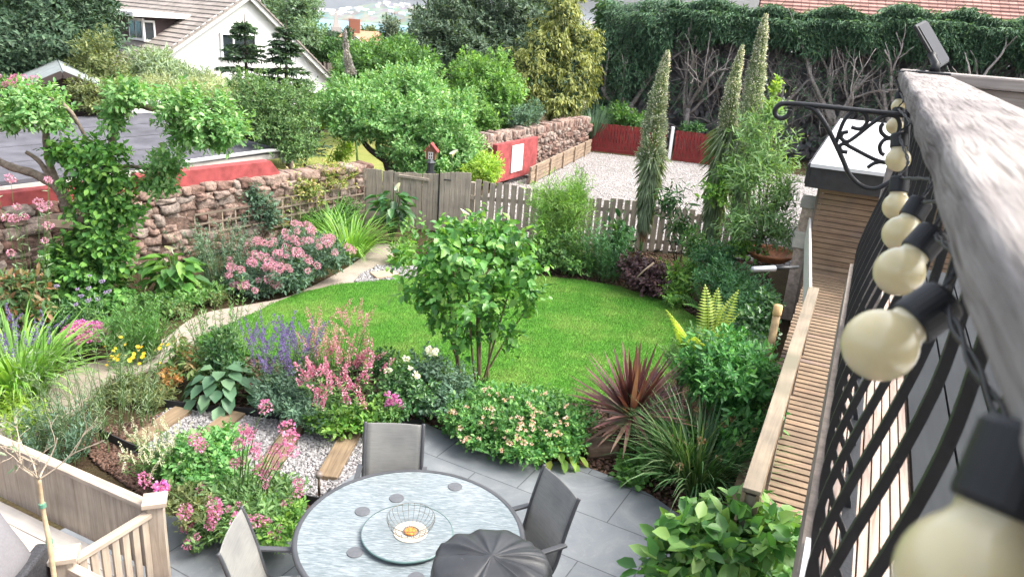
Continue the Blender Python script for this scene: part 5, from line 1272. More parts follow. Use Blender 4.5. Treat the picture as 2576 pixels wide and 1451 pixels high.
# conifer-like tree in the middle (small leaves) behind the shed
tree('small_leaved_tree', 'airy small leaved tree rising behind the shed gutter', 'tree', (-4.75, 15.9, 0), [B(625, 215, 15.6, 45, 45, .5), B(700, 240, 15.6, 55, 50, .6), B(640, 260, 15.5, 65, 60, .6), B(720, 300, 15.5, 65, 60, .6), B(675, 320, 15.4, 50, 50, .5), B(760, 350, 15.4, 40, 35, .4), B(735, 380, 15.3, 45, 30, .4), B(770, 240, 15.8, 30, 40, .4)], .055, .026, LM('privet leaves', [(.04, .09, .035), (.065, .135, .045), (.1, .18, .065), (.17, .25, .1)], .3), .06, M_bark, cov=.95, lump=.5, limbs=8, inner=.4)
tree('pale_shrub', 'pale feathery shrub between the hut and the small leaved tree', 'shrub', (-6.6, 18.5, 0), [B(540, 225, 18.5, 60, 35, .7), B(480, 235, 18.3, 50, 30, .6), B(400, 220, 18.8, 60, 30, .6)], .12, .02, LM('pale grass leaves', [(.16, .2, .1), (.24, .28, .16), (.32, .35, .22)], .3), .03, cov=1.8, lump=.3)
tree('green_shrub', 'loose olive green shrub over the hut roof edge', 'shrub', (-8.6, 17.2, 0), [B(215, 225, 17, 40, 30, .5), B(290, 235, 17.4, 45, 30, .5), B(245, 262, 16.8, 50, 20, .4)], .1, .04, L_olive, .04, cov=1.7)
t = shrub('pink_shrub', 'deep pink flowering shrub by the dark hut gable', 'shrub', (-10, 16.2, 0), [B(30, 215, 16.2, 50, 22, .5)], .08, .03, L_mid, cov=1.6)
heads(t, 'blossom', vald_me, None, [Vector(((random.uniform(-.5, .55)), random.uniform(-.4, .2), 0))+Vector((aty(30, 205, 16.2)-Vector((-10, 16.2, 0)))) + Vector((0, 0, random.uniform(-.1, .18))) for i in range(30)], (.9, 1.5))
# echium spire, grey and far
def echium(label, tip, mid, Y, wid, skirt_to, dead=True, grey=False, org=None, skl=.42):
    a, c = aty(*tip, Y), aty(*mid, Y); base = Vector((c.x+(c.x-a.x)*.4, Y, 0)) if org is None else Vector(org)
    t = thing('echium_spire', label, 'echium', base, 0, 'tall echium spires'); ax = a-c; H_ = ax.length; axn = ax.normalized(); R0 = wid*pxm(c)/2
    sx = axn.cross(Vector((0, 1, 0))).normalized(); sy = sx.cross(axn)
    n = int(5200*max(.25, H_/2.2)); f = rng.random(n)**.9; th = rng.random(n)*6.28
    rad = R0*1.02*(np.clip(1-f, 0, 1)**.7*.9+.1)
    rad = rad*(1+.1*np.sin(f*23+th*2)+.08*rng.normal(size=n)); C = np.array(c-base)[None]+f[:, None]*np.array(ax)[None]+(np.sin(f*3.1)*.05)[:, None]*np.array(sx)[None]; out = np.cos(th)[:, None]*np.array(sx)[None]+np.sin(th)[:, None]*np.array(sy)[None]
    P = C+out*(rad*.35)[:, None]; D = out+np.array(axn)[None]*.25+rng.normal(size=(n, 3))*.15
    nf = n//2
    link('leaf_spike', leaf_mesh('leaf_spike', P[:nf], D[:nf], np.tile(np.array(axn), (nf, 1)), np.maximum(rad[:nf]*.75, .03), .017, .1, -.3), L_echleaf if not grey else LM('grey spire', [(.2, .18, .18), (.3, .28, .27)], .1), t)
    k = n-nf; pos = C[nf:]+out[nf:]*(rad[nf:]*(.75+.3*rng.random(k)))[:, None]
    link('floret', leaf_mesh('floret', pos, sph(k), sph(k), .021, .019, .1, .1), F_ech if not grey else LM('grey florets', [(.3, .27, .28), (.4, .37, .37)], .1), t)
    m = MB(); m.tube([(0, 0, 0), (c-base)*.5+Vector((0, 0, 0)), c-base, a-base], [.035, .03, .025, .008], 8); m.build('stalk', M_greenstem, t)
    if skirt_to is not None:
        s1 = aty(*skirt_to, Y); n = 900; f = rng.random(n)*1.15-.15; th = rng.random(n)*6.28
        P = np.array(c-base)[None]+f[:, None]*np.array(s1-c)[None]+np.array(axn)[None]*.12; o2 = np.stack([np.cos(th), np.sin(th), -.7-1.3*np.clip(f, 0, 1)+rng.normal(size=n)*.25], 1)
        skl *= .78; link('leaf_skirt', leaf_mesh('leaf_skirt', P+np.stack([np.cos(th), np.sin(th), 0*th], 1)*.03, o2, np.stack([np.cos(th), np.sin(th), 0*th+.6], 1), skl*(.7+.6*rng.random(n)), .028, .2, .25), L_echleaf, t)
        if dead:
            n = 220; th = rng.random(n)*6.28; f = rng.random(n)
            P = np.array(s1-base)[None]+np.array([0, 0, .3])[None]*f[:, None]; o2 = np.stack([np.cos(th)*.6, np.sin(th)*.6, -1.6+0*th], 1)
            link('dead_leaves', leaf_mesh('dead_leaves', P, o2, np.stack([np.cos(th), np.sin(th), 0*th+.3], 1), .38*(.7+.5*rng.random(n)), .03, .2, .2), L_dead, t)
    return t
echium('tall pale echium spire with a brown skirt of dead leaves, left of the other two', (1681, 128), (1638, 415), 13.9, 74, (1622, 560), True, org=(2.36, 13.9, 0))
echium('slender echium spire in the middle, leaning over the fence end', (1869, 115), (1828, 360), 13.4, 58, (1788, 580), False, org=(3.35, 13.4, 0), skl=.55)
echium('tallest echium spire, reaching above the dark hedge', (1927, 36), (1885, 400), 13.0, 76, (1860, 520), False, org=(3.75, 13.0, 0))
echium('far grey bent echium spire above the apple tree', (868, 72), (884, 190), 21.5, 26, None, False, True, org=(-4.6, 21.5, 0))

# ------------------------------------------------------------------ hedge of tall conifers with bare lower limbs
hA, hB = Vector((2.9, 31.0, 0)), Vector((21.5, 25.6, 0)); hd = (hB-hA).normalized(); hn = Vector((hd.y, -hd.x, 0))   # hn faces the drive
HL_ = (hB-hA).length; nh = 8
hl = ['green faced end tree of the tall hedge beside the golden conifer', 'hedge conifer with many pale ascending limbs behind the first spire', 'hedge conifer with a thick forked trunk behind the two close spires', 'hedge conifer with thin criss-crossing limbs right of the tallest spire',
      'hedge conifer whose slim trunks stand above the scroll bracket', 'hedge conifer with a stout pale trunk left of the solar panel', 'hedge conifer whose bare trunk stands right behind the solar panel', 'last hedge conifer at the right edge above the return rail']
for i in range(nh):
    s = (i+.5)*HL_/nh; p = hA+hd*s; half = HL_/nh/2
    t = thing('hedge_tree', hl[i], 'hedge tree', p, math.atan2(hd.y, hd.x), 'conifers of the tall hedge')
    topz = 5.15+.45*i/nh+.1*math.sin(i*2); 
    # local x along the hedge, local -y faces the drive
    n = 10500; P = np.stack([(rng.random(n)*2-1)*(half+.15), -1.0+rng.random(n)**1.5*1.7, 0*rng.random(n)], 1)
    low = 4.05-.07*i+rng.random(n)**2*.5-.25*np.sin(P[:, 0]*1.7+i)-.35*np.sin(P[:, 0]*4.1+i*2)*.5; 
    if i == 0: low = np.where(P[:, 0] < .1, .2, 1.6+rng.random(n)*1.6)
    P[:, 2] = low+(topz+.12*np.sin(P[:, 0]*3+i)-low)*rng.random(n)**.8
    P[:, 1] += .16*np.sin(P[:, 0]*2.6+P[:, 2]*2.2)+np.where(P[:, 2] > topz-.35, .4, 0)
    D = np.stack([rng.normal(size=n)*.6, -.9+rng.normal(size=n)*.35, -.25+rng.normal(size=n)*.45], 1)
    link('crown', leaf_mesh('crown', P, D, np.stack([rng.normal(size=n)*.3, -.4+0*P[:, 0], 1+0*P[:, 0]], 1), .22*(.5+.9*rng.random(n)), .045, .3, .3), L_hedge, t)
    if i == 0:
        n2 = 2600; Q = np.stack([-half-.1+rng.normal(size=n2)*.1, -1+2.2*rng.random(n2), .1+5*rng.random(n2)], 1)
        link('side_crown', leaf_mesh('side_crown', Q, np.stack([-1+rng.normal(size=n2)*.4, rng.normal(size=n2)*.5, -.2+rng.normal(size=n2)*.4], 1), np.tile([-.3, 0, 1.], (n2, 1)), .3, .085, .3, .3), L_hedge, t)
    n = 1500; P = np.stack([(rng.random(n)*2-1)*half, -1.15+rng.random(n)*.9, .6+3.6*rng.random(n)**.7], 1)
    cl = np.sin(P[:, 0]*4+i)*np.sin(P[:, 2]*3.1+P[:, 0]*2) > .05; P = P[cl]; n = len(P)
    link('lower_foliage', leaf_mesh('lower_foliage', P, np.stack([rng.normal(size=n)*.6, -.7+rng.normal(size=n)*.4, -.1+rng.normal(size=n)*.5], 1), np.tile([0, -.4, 1.], (n, 1)), .16*(.5+.9*rng.random(n)), .03, .3, .3), L_hedge, t)
    n = 2600; P = np.stack([(rng.random(n)*2-1)*(half+.2), .15+rng.random(n)*.9, rng.random(n)*4.6], 1)
    link('inner_twigs', leaf_mesh('inner_twigs', P, sph(n), np.tile([0, -1., .3], (n, 1))+rng.normal(size=(n, 3))*.3, .42, .17, .2, .1), L_hedgein, t)
    tr = MB(); tp = []
    x0 = random.uniform(-.3, .3); r0 = random.uniform(.09, .16)
    tr.tube([(x0, -.35, -.1), (x0+random.uniform(-.1, .1), -.4, .8), (x0+random.uniform(-.2, .2), -.45, 1.5)], [r0*1.2, r0, r0*.9], 10)
    tr.build('trunk', M_hbark if 'M_hbark' in globals() else globals().setdefault('M_hbark', plain('hedge bark', (.29, .265, .25), .9, sp=.1, var=.35, nscale=14, bmp=.5)), t, True)
    lm = MB()
    for k in range(7 if i else 3):
        b0 = Vector((x0+random.uniform(-.1, .1), -.42, random.uniform(.6, 1.6))); an = random.uniform(-.85, .85)
        branchy(lm, b0, (math.sin(an), -.12+random.uniform(-.15, .1), math.cos(an)*1.1), random.uniform(1.7, 2.5), r0*random.uniform(.45, .8), 2, .55, .2, 6, None, (2, 4), .6)
    for k in range(24):
        b0 = Vector((random.uniform(-half, half), random.uniform(-.5, 0), random.uniform(.5, 2.8))); an = random.uniform(-1.2, 1.2)
        branchy(lm, b0, (math.sin(an), -.4, math.cos(an)), random.uniform(.7, 1.4), random.uniform(.014, .026), 1, .7, .1, 4, None, (2, 4), .7)
    lm.build('limb', M_hbark, t, True)
straps('flax_clump', 'blue green upright grassy clump at the end of the stone wall', 'plant', (2.5, 27.6, .2), 160, 1.25, .03, L_blue, spread=.35, arch=.35)
shrub('laurel_bush', 'low bright green laurel bush above the red fence', 'bush', (4.6, 28.3, 0), [B(1590, 300, 28.3, 60, 24, .5), B(1550, 285, 28.5, 36, 24, .4)], .13, .06, L_mid, cov=2.2)
shrub('hedge_base_shrub', 'small dark shrub above the red fence behind the second spire', 'bush', (7, 27.6, 0), [B(1745, 322, 27.6, 30, 14, .3)], .13, .05, L_deep, cov=2)
HAZE = 0.9e-4
# ------------------------------------------------------------------ old apple trunk with ivy by the left wall
YT = 10.35; ob = Vector((aty(225, 760, YT).x, YT, 0))
bl = [B(85, 255, YT, 78, 48, .5), B(40, 295, YT, 48, 34, .4), B(140, 300, YT, 40, 36, .35), B(312, 232, YT-.1, 48, 46, .4), B(290, 285, YT, 30, 44, .3), B(350, 230, YT-.1, 30, 30, .3), B(450, 262, YT-.1, 58, 58, .45), B(520, 290, YT-.2, 72, 68, .5), B(572, 318, YT-.2, 50, 50, .4), B(470, 325, YT-.1, 58, 46, .4), B(540, 340, YT-.2, 45, 40, .35), B(415, 410, YT, 50, 42, .35), B(395, 455, YT, 50, 34, .3)]
t = thing('old_apple_tree', 'old apple tree with lichened forked trunk and three separate leafy heads by the left wall', 'apple tree', ob)
foliage('crown', rel(bl, ob), .085, .04, L_apple, t, cov=1.9, lump=.25, slen=.2, droop=.15)
m = MB()
for pts, r0, r1 in (([(230, 765), (205, 640), (185, 560), (160, 490)], .1, .075), ([(175, 540), (150, 480), (90, 440), (40, 425), (-10, 405)], .07, .05), ([(188, 570), (165, 490), (130, 445), (95, 405), (65, 380)], .055, .025), ([(160, 490), (135, 440), (120, 380), (117, 320), (122, 270), (130, 245)], .055, .035), ([(122, 290), (160, 270), (195, 310)], .03, .02), ([(230, 700), (240, 560), (262, 440), (285, 345), (292, 305), (312, 275), (340, 266), (385, 272), (430, 285), (470, 300)], .06, .035), ([(292, 305), (285, 270), (300, 240)], .035, .02), ([(270, 430), (330, 420), (390, 430)], .03, .02), ([(155, 260), (185, 290), (215, 350)], .03, .02)):
    ps = spline([aty(x, y, YT)-ob+Vector(rng.normal(size=3))*.01 for x, y in pts], 5); k = len(ps)
    m.tube(ps, [(r0+(r1-r0)*i/(k-1))*(1+.08*math.sin(i*1.7)) for i in range(k)], 10)
m.build('trunk', M_bark, t, True)
t = shrub('climbing_ivy', 'glossy large leaved climber smothering the foot of the old apple tree', 'climber', G(235, 750), [B(235, 385, 10.25, 85, 50, .32), B(250, 450, 10.2, 95, 58, .38), B(265, 520, 10.15, 90, 58, .38), B(245, 590, 10.1, 80, 55, .4), B(280, 640, 10.05, 60, 50, .35), B(200, 670, 9.95, 85, 55, .45), B(230, 730, 9.9, 100, 50, .5), B(150, 640, 10, 45, 40, .3), B(150, 380, 10.3, 36, 30, .25)], .095, .06, LM('glossy ivy', [(.03, .09, .025), (.05, .14, .03), (.09, .21, .045), (.17, .31, .07)], .3, .5, .3), nst=6, r0=.02, cov=2.2, lump=.2, droop=.35, up=.1)
p = aty(157, 562, 9.95)
t = thing('timber_tray', 'small weathered timber bird tray on the old apple trunk', 'bird tray', p)
MB().box((0, 0, .0), (.42, .26, .02)).build('tray_floor', M_greywood, t, bevel=.003)
for s in (-1, 1): MB().box((0, s*.13, .03), (.44, .02, .1)).build('side_board', woodmat('tray board', (.26, .19, .14), (.42, .33, .26), 'X'), t)
# shrubs against the left wall
t = shrub('photinia_bush', 'red tinted photinia bush at the left edge below the old apple tree', 'bush', G(40, 860), [B(45, 730, 9.0, 60, 60, .4), B(20, 790, 8.9, 70, 50, .4), B(85, 780, 8.9, 40, 36, .3)], .11, .045, L_photinia, cov=1.9, slen=.2)
def stalked(name, label, cat, base, n, h, sp, headm, leafm, LL, LW, hs=(.8, 1.2), lean=.25, stem_mat=None, leaf_n=10, hj=.3, toplean=None):
    """wiry stems, each with a few leaves and a flower head"""
    t = thing(name, label, cat, base); m = MB(); Ps, Ds, Ns = [], [], []
    for i in range(n):
        a = random.uniform(0, 6.28); r = sp*math.sqrt(random.random()); b0 = Vector((math.cos(a)*r*.4, math.sin(a)*r*.4, 0)); hh = h*random.uniform(1-hj, 1+hj*.5)
        e = Vector((math.cos(a)*r+random.gauss(0, .04), math.sin(a)*r+random.gauss(0, .04), hh)); mid = b0.lerp(e, .5)+Vector((random.gauss(0, .02), random.gauss(0, .02), .03))
        ps = spline([b0, mid, e], 4); m.tube(ps, [.0045*(1-.5*k/len(ps)) for k in range(len(ps))], 5, False)
        if headm is not None: link('blossom', headm, None, t, e, (random.gauss(0, .3), random.gauss(0, .3), a), random.uniform(*hs))
        for j in range(leaf_n):
            q = ps[min(len(ps)-1, int(len(ps)*(.05+.85*random.random())))]; b_ = random.uniform(0, 6.28); Ps.append(q); Ds.append((math.cos(b_), math.sin(b_), random.uniform(.1, .9))); Ns.append((random.gauss(0, .3), random.gauss(0, .3), 1))
    m.build('stem', stem_mat or M_greenstem, t)
    if leaf_n: link('foliage', leaf_mesh('foliage', np.array(Ps), np.array(Ds), np.array(Ns), LL*(.7+.6*rng.random(len(Ps))), LW), leafm, t)
    return t
stalked('tall_valerian', 'tall faded pink valerian stems by the red parapet at the left edge', 'valerian', G(30, 830)+Vector((0, .5, 0)), 14, 1.65, .35, val_me, L_silver, .09, .025, (.9, 1.5), leaf_n=9, hj=.45)
stalked('lilac_verbena', 'airy lilac verbena heads above the magenta flowers', 'verbena', G(190, 860), 11, .72, .42, (lambda: (lambda me: (me.materials.append(F_lilac), me)[1])(petal_ball('blossom', 50, .026, .012, .7)))(), L_mid, .07, .012, (.8, 1.3), leaf_n=5)
mag = petal_ball('blossom', 60, .032, .02, .7); mag.materials.append(F_mag)
t = shrub('magenta_bellflower', 'rounded magenta pink flowering plant beside the path', 'flower plant', G(215, 880), [B(215, 850, 8.35, 52, 28, .25), B(170, 862, 8.4, 30, 18, .2)], .05, .02, L_mid, nst=0, cov=1.6)
pts = []
for i in range(75):
    u = sph(1)[0]; u[2] = abs(u[2]); c, r = B(213, 846, 8.35, 50, 32, .26); pts.append(Vector(c)+Vector((u[0]*r[0], u[1]*r[1], u[2]*r[2]))-t.location)
heads(t, 'blossom', mag, None, pts, (.7, 1.2))
# strap leaved clumps
straps('daylily_clump', 'big pale green daylily clump at the left edge of the path', 'daylily', G(50, 985), 330, .8, .028, L_strap, br=.3, spread=.75, arch=1.6, lean0=.1)
straps('daylily_clump', 'arching daylily leaves over the path end by the fence', 'daylily', G(880, 640), 300, .78, .024, L_strap, br=.3, spread=.8, arch=1.5)
straps('daylily_clump', 'darker daylily clump against the trellis behind the pink valerian', 'daylily', G(830, 600), 260, .75, .026, LM('deep strap', [(.05, .13, .03), (.08, .19, .04), (.13, .26, .06)], .3), br=.32, spread=.7, arch=1.3)
# calla lilies
def calla_me():
    m = MB(); n = 14; V = []
    prof = [(0, .004), (.03, .008), (.07, .02), (.1, .04), (.115, .06)]
    for z, r in prof:
        for k in range(n):
            a = 2*math.pi*k/n; zz = z+(.05*math.cos(a) if r > .03 else 0)*(r/.06); V.append((r*math.cos(a), r*math.sin(a), zz))
    F = [(i*n+k, i*n+(k+1) % n, (i+1)*n+(k+1) % n, (i+1)*n+k) for i in range(len(prof)-1) for k in range(n)]
    return m.add(V, F).mesh('blossom', True)
cal = calla_me(); cal.materials.append(F_white[0] if isinstance(F_white, tuple) else F_white)
def calla(label, base, n, h, fl, mat=None, sp=.35, L=.27, W=.13):
    t = thing('calla_lily', label, 'calla lily', base); m = MB(); P, D, N = [], [], []
    for i in range(n):
        a = random.uniform(0, 6.28); hh = h*random.uniform(.35, 1); r = sp*random.uniform(.2, .9); e = Vector((math.cos(a)*r, math.sin(a)*r, hh)); m.tube([(0, 0, 0), e*.5+Vector((0, 0, .06)), e], [.009, .008, .006], 6)
        P.append(e); D.append((math.cos(a)+random.gauss(0, .3), math.sin(a)+random.gauss(0, .3), random.uniform(-.6, .5))); N.append((math.cos(a)*.5, math.sin(a)*.5, 1))
    for q, s in fl:
        q = Vector(q)-Vector(base); m.tube([(q.x*.3, q.y*.3, 0), q*.6+Vector((0, 0, .05)), q], [.009, .008, .007], 6); link('blossom', cal, None, t, q, (random.uniform(.2, .6), random.uniform(-.3, .3), random.uniform(0, 6)), s)
    m.build('stem', M_greenstem, t); link('foliage', leaf_mesh('foliage', np.array(P), np.array(D), np.array(N), L*(.7+.5*rng.random(n)), W, .35, .35), mat or L_mid, t)
    return t
cb_ = G(440, 745)
calla('broad leaved calla lily with two white flowers at the foot of the stone wall', cb_, 90, .62, [(aty(370, 682, cb_.y-.1), 1.3), (aty(437, 640, cb_.y+.2), 1.)], LM('calla leaves', [(.04, .11, .03), (.08, .2, .04), (.16, .3, .06)], .35))
cb_ = G(985, 605)
calla('tall dark calla lily in a clump against the fence, one white flower on top', cb_, 95, .95, [(aty(1003, 483, cb_.y), 1.2)], L_deep, .34)
cb_ = G(1165, 640)
calla('calla lily behind the round leaved shrub by the gate, one white flower showing', cb_, 24, .7, [(aty(1172, 553, cb_.y), 1.3)], L_deep, .3)
# rosemary
def wisp(name, label, cat, base, n, L, W, mat, leafn=26, ll=.035, lw=.006, spread=.5, arch=.3, stem=None):
    """upright wands thick with small leaves"""
    t = thing(name, label, cat, base); m = MB(); P, D, N = [], [], []
    for i in range(n):
        a = random.uniform(0, 6.28); ln = abs(random.gauss(0, spread)); l = L*random.uniform(.6, 1.1); b0 = Vector((math.cos(a), math.sin(a), 0))*W*math.sqrt(random.random())
        ps = [b0]
        for k in range(6):
            ps.append(ps[-1]+Vector((math.cos(a)*math.sin(ln), math.sin(a)*math.sin(ln), math.cos(ln)))*l/6); ln += arch/6*random.uniform(-.3, 1.2)
        m.tube(ps, [.004-.0004*k for k in range(7)], 4, False)
        for j in range(leafn):
            f = .1+.9*random.random(); k = min(5, int(f*6)); q = ps[k].lerp(ps[k+1], f*6-k); b_ = random.uniform(0, 6.28); dz = (ps[k+1]-ps[k]).normalized()
            P.append(q); D.append(Vector((math.cos(b_), math.sin(b_), .2))+dz*.8); N.append((random.gauss(0, .4), random.gauss(0, .4), 1))
    m.build('stem', stem or M_greenstem, t); link('foliage', leaf_mesh('foliage', np.array(P), np.array(D), np.array(N), ll*(.7+.6*rng.random(len(P))), lw), mat, t); return t
L_rosem = LM('rosemary needles', [(.05, .1, .065), (.08, .14, .09), (.13, .19, .13)], .2)
wisp('rosemary_bush', 'upright grey green rosemary against the stone wall and small trellis', 'rosemary', G(565, 715), 90, .95, .28, L_rosem, 55, .05, .011, .25, .5)
# pink valerian by the wall
def valerian(label, base, blobs, fl, hm, nh, hs, leaf=None, name='pink_valerian', lcov=1.6):
    t = thing(name, label, 'valerian', base); rb = rel(blobs, base)
    foliage('foliage', rb, .07, .024, leaf or L_blue, t, cov=lcov, lump=.2, k=8, slen=.16)
    m = MB(); pts = []
    for q, s in fl: pts.append((Vector(q)-Vector(base), s))
    for i in range(nh):
        c, r = rb[i % len(rb)]; u = sph(1)[0]; u[2] = abs(u[2])*.9+.15; u[1] = -abs(u[1]) if random.random() < .75 else u[1]
        pts.append((Vector(c)+Vector((u[0]*r[0], u[1]*r[1], u[2]*r[2]))*random.uniform(1.0, 1.25), random.uniform(*hs)))
    for q, s in pts:
        b0 = Vector((q.x*.45, q.y*.45, max(0, q.z-.45))); m.tube([b0, b0.lerp(q, .6)+Vector((random.gauss(0, .02), 0, .02)), q], [.005, .004, .003], 5, False)
        link('blossom', hm, None, t, q, (random.gauss(0, .25), random.gauss(0, .25), random.uniform(0, 6)), s)
    m.build('stem', M_greenstem, t); return t
vb_ = G(720, 725)
valerian('large pink valerian mound between the stone wall and the path', vb_, [B(640, 690, 11.0, 70, 40, .45), B(720, 680, 11.1, 75, 48, .45), B(800, 640, 11.6, 75, 50, .45), B(760, 610, 11.9, 60, 40, .4), B(680, 640, 11.5, 55, 40, .4), B(650, 720, 10.8, 50, 22, .35)], [], val_big, 96, (.5, 1.15))
# climbers on the wall and trellis
shrub('wall_climber', 'grey green climber spreading over the wall above the small trellis', 'climber', WA+wd*2.6, [B(620, 500, 13.2, 60, 42, .2), B(670, 540, 13.4, 40, 36, .2), B(600, 540, 13.1, 34, 30, .2)], .07, .03, L_blue, cov=1.9, lump=.35)
shrub('trellis_climber', 'yellow green and bronze flowering climber along the top of the long trellis', 'climber', WA+wd*4.2, [B(745, 470, 14.1, 60, 36, .25), B(800, 445, 14.6, 60, 36, .25), B(850, 440, 15, 40, 34, .2), B(770, 500, 14.4, 50, 26, .2), B(715, 495, 13.9, 30, 34, .2), B(700, 555, 13.7, 26, 36, .15)], .07, .03, LM('jasmine leaves', [(.07, .13, .03), (.14, .2, .05), (.24, .27, .08), (.34, .25, .14)], .35), cov=1.9, lump=.35)
shrub('trellis_foot_shrub', 'green leafy shrub at the foot of the trellis by the fence corner', 'shrub', G(800, 590), [B(850, 520, 14.8, 60, 30, .25), B(780, 545, 14.2, 50, 25, .25), B(860, 555, 14.6, 50, 22, .25)], .07, .028, L_mid, cov=1.7)
shrub('wall_foot_plant', 'low mixed leafy ground plants between the calla lily and the path', 'plant', G(430, 800), [B(380, 765, 9.7, 60, 20, .3), B(460, 745, 10.1, 55, 16, .3), B(530, 730, 10.5, 40, 16, .25), B(310, 815, 9.2, 45, 26, .3)], .06, .03, L_mid, nst=0, cov=1.8)
shrub('bed_edge_foliage', 'low leafy fringe along the near edge of the left border by the path', 'plant', G(450, 770), [B(530, 745, 10.4, 45, 10, .2), B(430, 775, 9.8, 45, 12, .2), B(370, 815, 9.3, 32, 16, .2)], .05, .022, L_olive, nst=0, cov=1.5)
shrub('bed_filler', 'dark low foliage under the climber at the left bed edge', 'plant', G(150, 830), [B(140, 800, 9.2, 70, 36, .4), B(210, 780, 9.4, 60, 30, .4), B(60, 870, 8.6, 60, 30, .35), B(270, 830, 8.9, 40, 24, .3)], .08, .025, L_deep, nst=0, cov=1.8)
wisp('feathery_bush', 'feathery bright green bush beside the path in front of the calla', 'bush', G(350, 900), 110, .72, .2, LM('cosmos leaves', [(.05, .14, .035), (.08, .2, .05), (.14, .27, .08)], .35), 46, .06, .009, .32, .2)
# left foreground bed: wiry stems, yellow flowers, hosta ...
wisp('wiry_stems', 'tall thin wiry grey green stems in front of the path at the left', 'plant', G(290, 1085), 46, 1.05, .42, L_silver, 16, .07, .006, .3, .4)
wisp('wiry_stems', 'sparser wiry stems leaning over the terrace corner of the bed', 'plant', G(180, 1120), 30, .9, .3, L_silver, 18, .07, .006, .3, .3)
wisp('grey_artemisia', 'low grey green artemisia clump beside the balustrade', 'plant', G(150, 1150), 60, .5, .25, L_blue, 40, .045, .011, .35, .2)
shrub('pale_euphorbia', 'pale yellow green tuft at the far left path edge', 'plant', G(60, 1090), [B(70, 1050, 6.6, 50, 40, .25), B(20, 1010, 6.9, 40, 36, .25)], .06, .016, L_yel, nst=0, cov=1.2)
spk = spike_mesh('flower_spike', 70, .22, .022, .018); spk.materials.append(F_purple)
t = stalked('lavender_wisps', 'sparse mauve lavender spikes over the daylily at the left edge', 'lavender', G(95, 1010), 14, .75, .25, spk, L_silver, .07, .01, (.7, 1.1), leaf_n=6)
yd = daisy('blossom', 12, .035, .016, .35); yd.materials.append(F_yellow)
t = stalked('yellow_coreopsis', 'yellow daisy flowers on green stems in the left foreground bed', 'coreopsis', G(350, 985), 16, .5, .34, yd, L_mid, .06, .012, (.5, .8), leaf_n=22, hj=.35)
for p in [(300, 900), (330, 905), (352, 878), (398, 880), (362, 898)]:
    q = aty(*p, G(350, 985).y-.1)-t.location; 
    for s in range(3): link('blossom', yd, None, t, q+Vector((random.gauss(0, .035), random.gauss(0, .035), random.gauss(0, .02))), (random.gauss(.3, .3), random.gauss(0, .3), 0), random.uniform(.6, .9))
shrub('coreopsis_foliage', 'grassy green foliage under the yellow daisies', 'plant', G(330, 1000), [B(330, 975, 7.5, 60, 32, .28), B(400, 985, 7.4, 46, 26, .28), B(270, 990, 7.4, 34, 22, .25)], .07, .014, L_olive, nst=0, cov=1.4)
wisp('tall_feathery_stems', 'tall airy pale green stems crossing the path behind the hosta', 'plant', G(560, 950), 42, 1.15, .22, L_feather, 34, .05, .012, .22, .15)
t = shrub('rodgersia', 'compound leaved plant with bronze tips beside the yellow daisies', 'plant', G(480, 960), [B(455, 880, 7.95, 32, 34, .2), B(490, 915, 7.8, 42, 34, .22), B(455, 920, 7.8, 36, 26, .2)], .09, .035, LM('rose leaves', [(.05, .12, .035), (.09, .17, .05), (.16, .22, .08), (.28, .16, .09)], .3), cov=1.3, lump=.35)
shrub('green_spire_bush', 'upright dense mid green bush behind the hosta', 'bush', G(565, 975), [B(560, 880, 7.9, 46, 60, .28), B(575, 940, 7.7, 48, 45, .28)], .05, .022, L_deep, cov=2)
def hosta(name, label, cat, base, n, h, sp, L, W, mat):
    t = thing(name, label, cat, base); m = MB(); P, D, N = [], [], []
    for i in range(n):
        a = i*2.4+random.uniform(-.3, .3); f = math.sqrt((i+.5)/n); r = sp*f; e = Vector((math.cos(a)*r, math.sin(a)*r, h*(1.05-.85*f*f))); m.tube([(0, 0, 0), e*.55+Vector((0, 0, .05)), e], [.006, .005, .004], 5, False)
        P.append(e); D.append((math.cos(a), math.sin(a), .35-.9*f)); N.append((math.cos(a)*.4, math.sin(a)*.4, 1))
    m.build('stem', M_greenstem, t); link('foliage', leaf_mesh('foliage', np.array(P), np.array(D), np.array(N), L*(.75+.4*rng.random(n)), W, .3, .35, .55), mat, t); return t
hosta('hosta_plant', 'blue green broad leaved hosta by the black edging', 'hosta', G(565, 1005), 48, .38, .34, .2, .14, LM('hosta leaves', [(.045, .1, .055), (.07, .14, .075), (.11, .19, .1)], .2, .45))
hosta('hosta_plant', 'small yellow green hosta at the patio edge', 'hosta', G(1405, 1150), 34, .24, .24, .15, .075, LM('lime hosta', [(.1, .2, .03), (.2, .3, .05), (.32, .36, .08)], .35))
shrub('orange_foliage_plant', 'small bronze orange leaved plant beside the hosta', 'plant', G(430, 985), [B(430, 950, 7.6, 28, 26, .15)], .06, .02, LM('bronze leaves', [(.3, .12, .05), (.4, .2, .08), (.22, .2, .06)], .3), nst=3, cov=1.3)
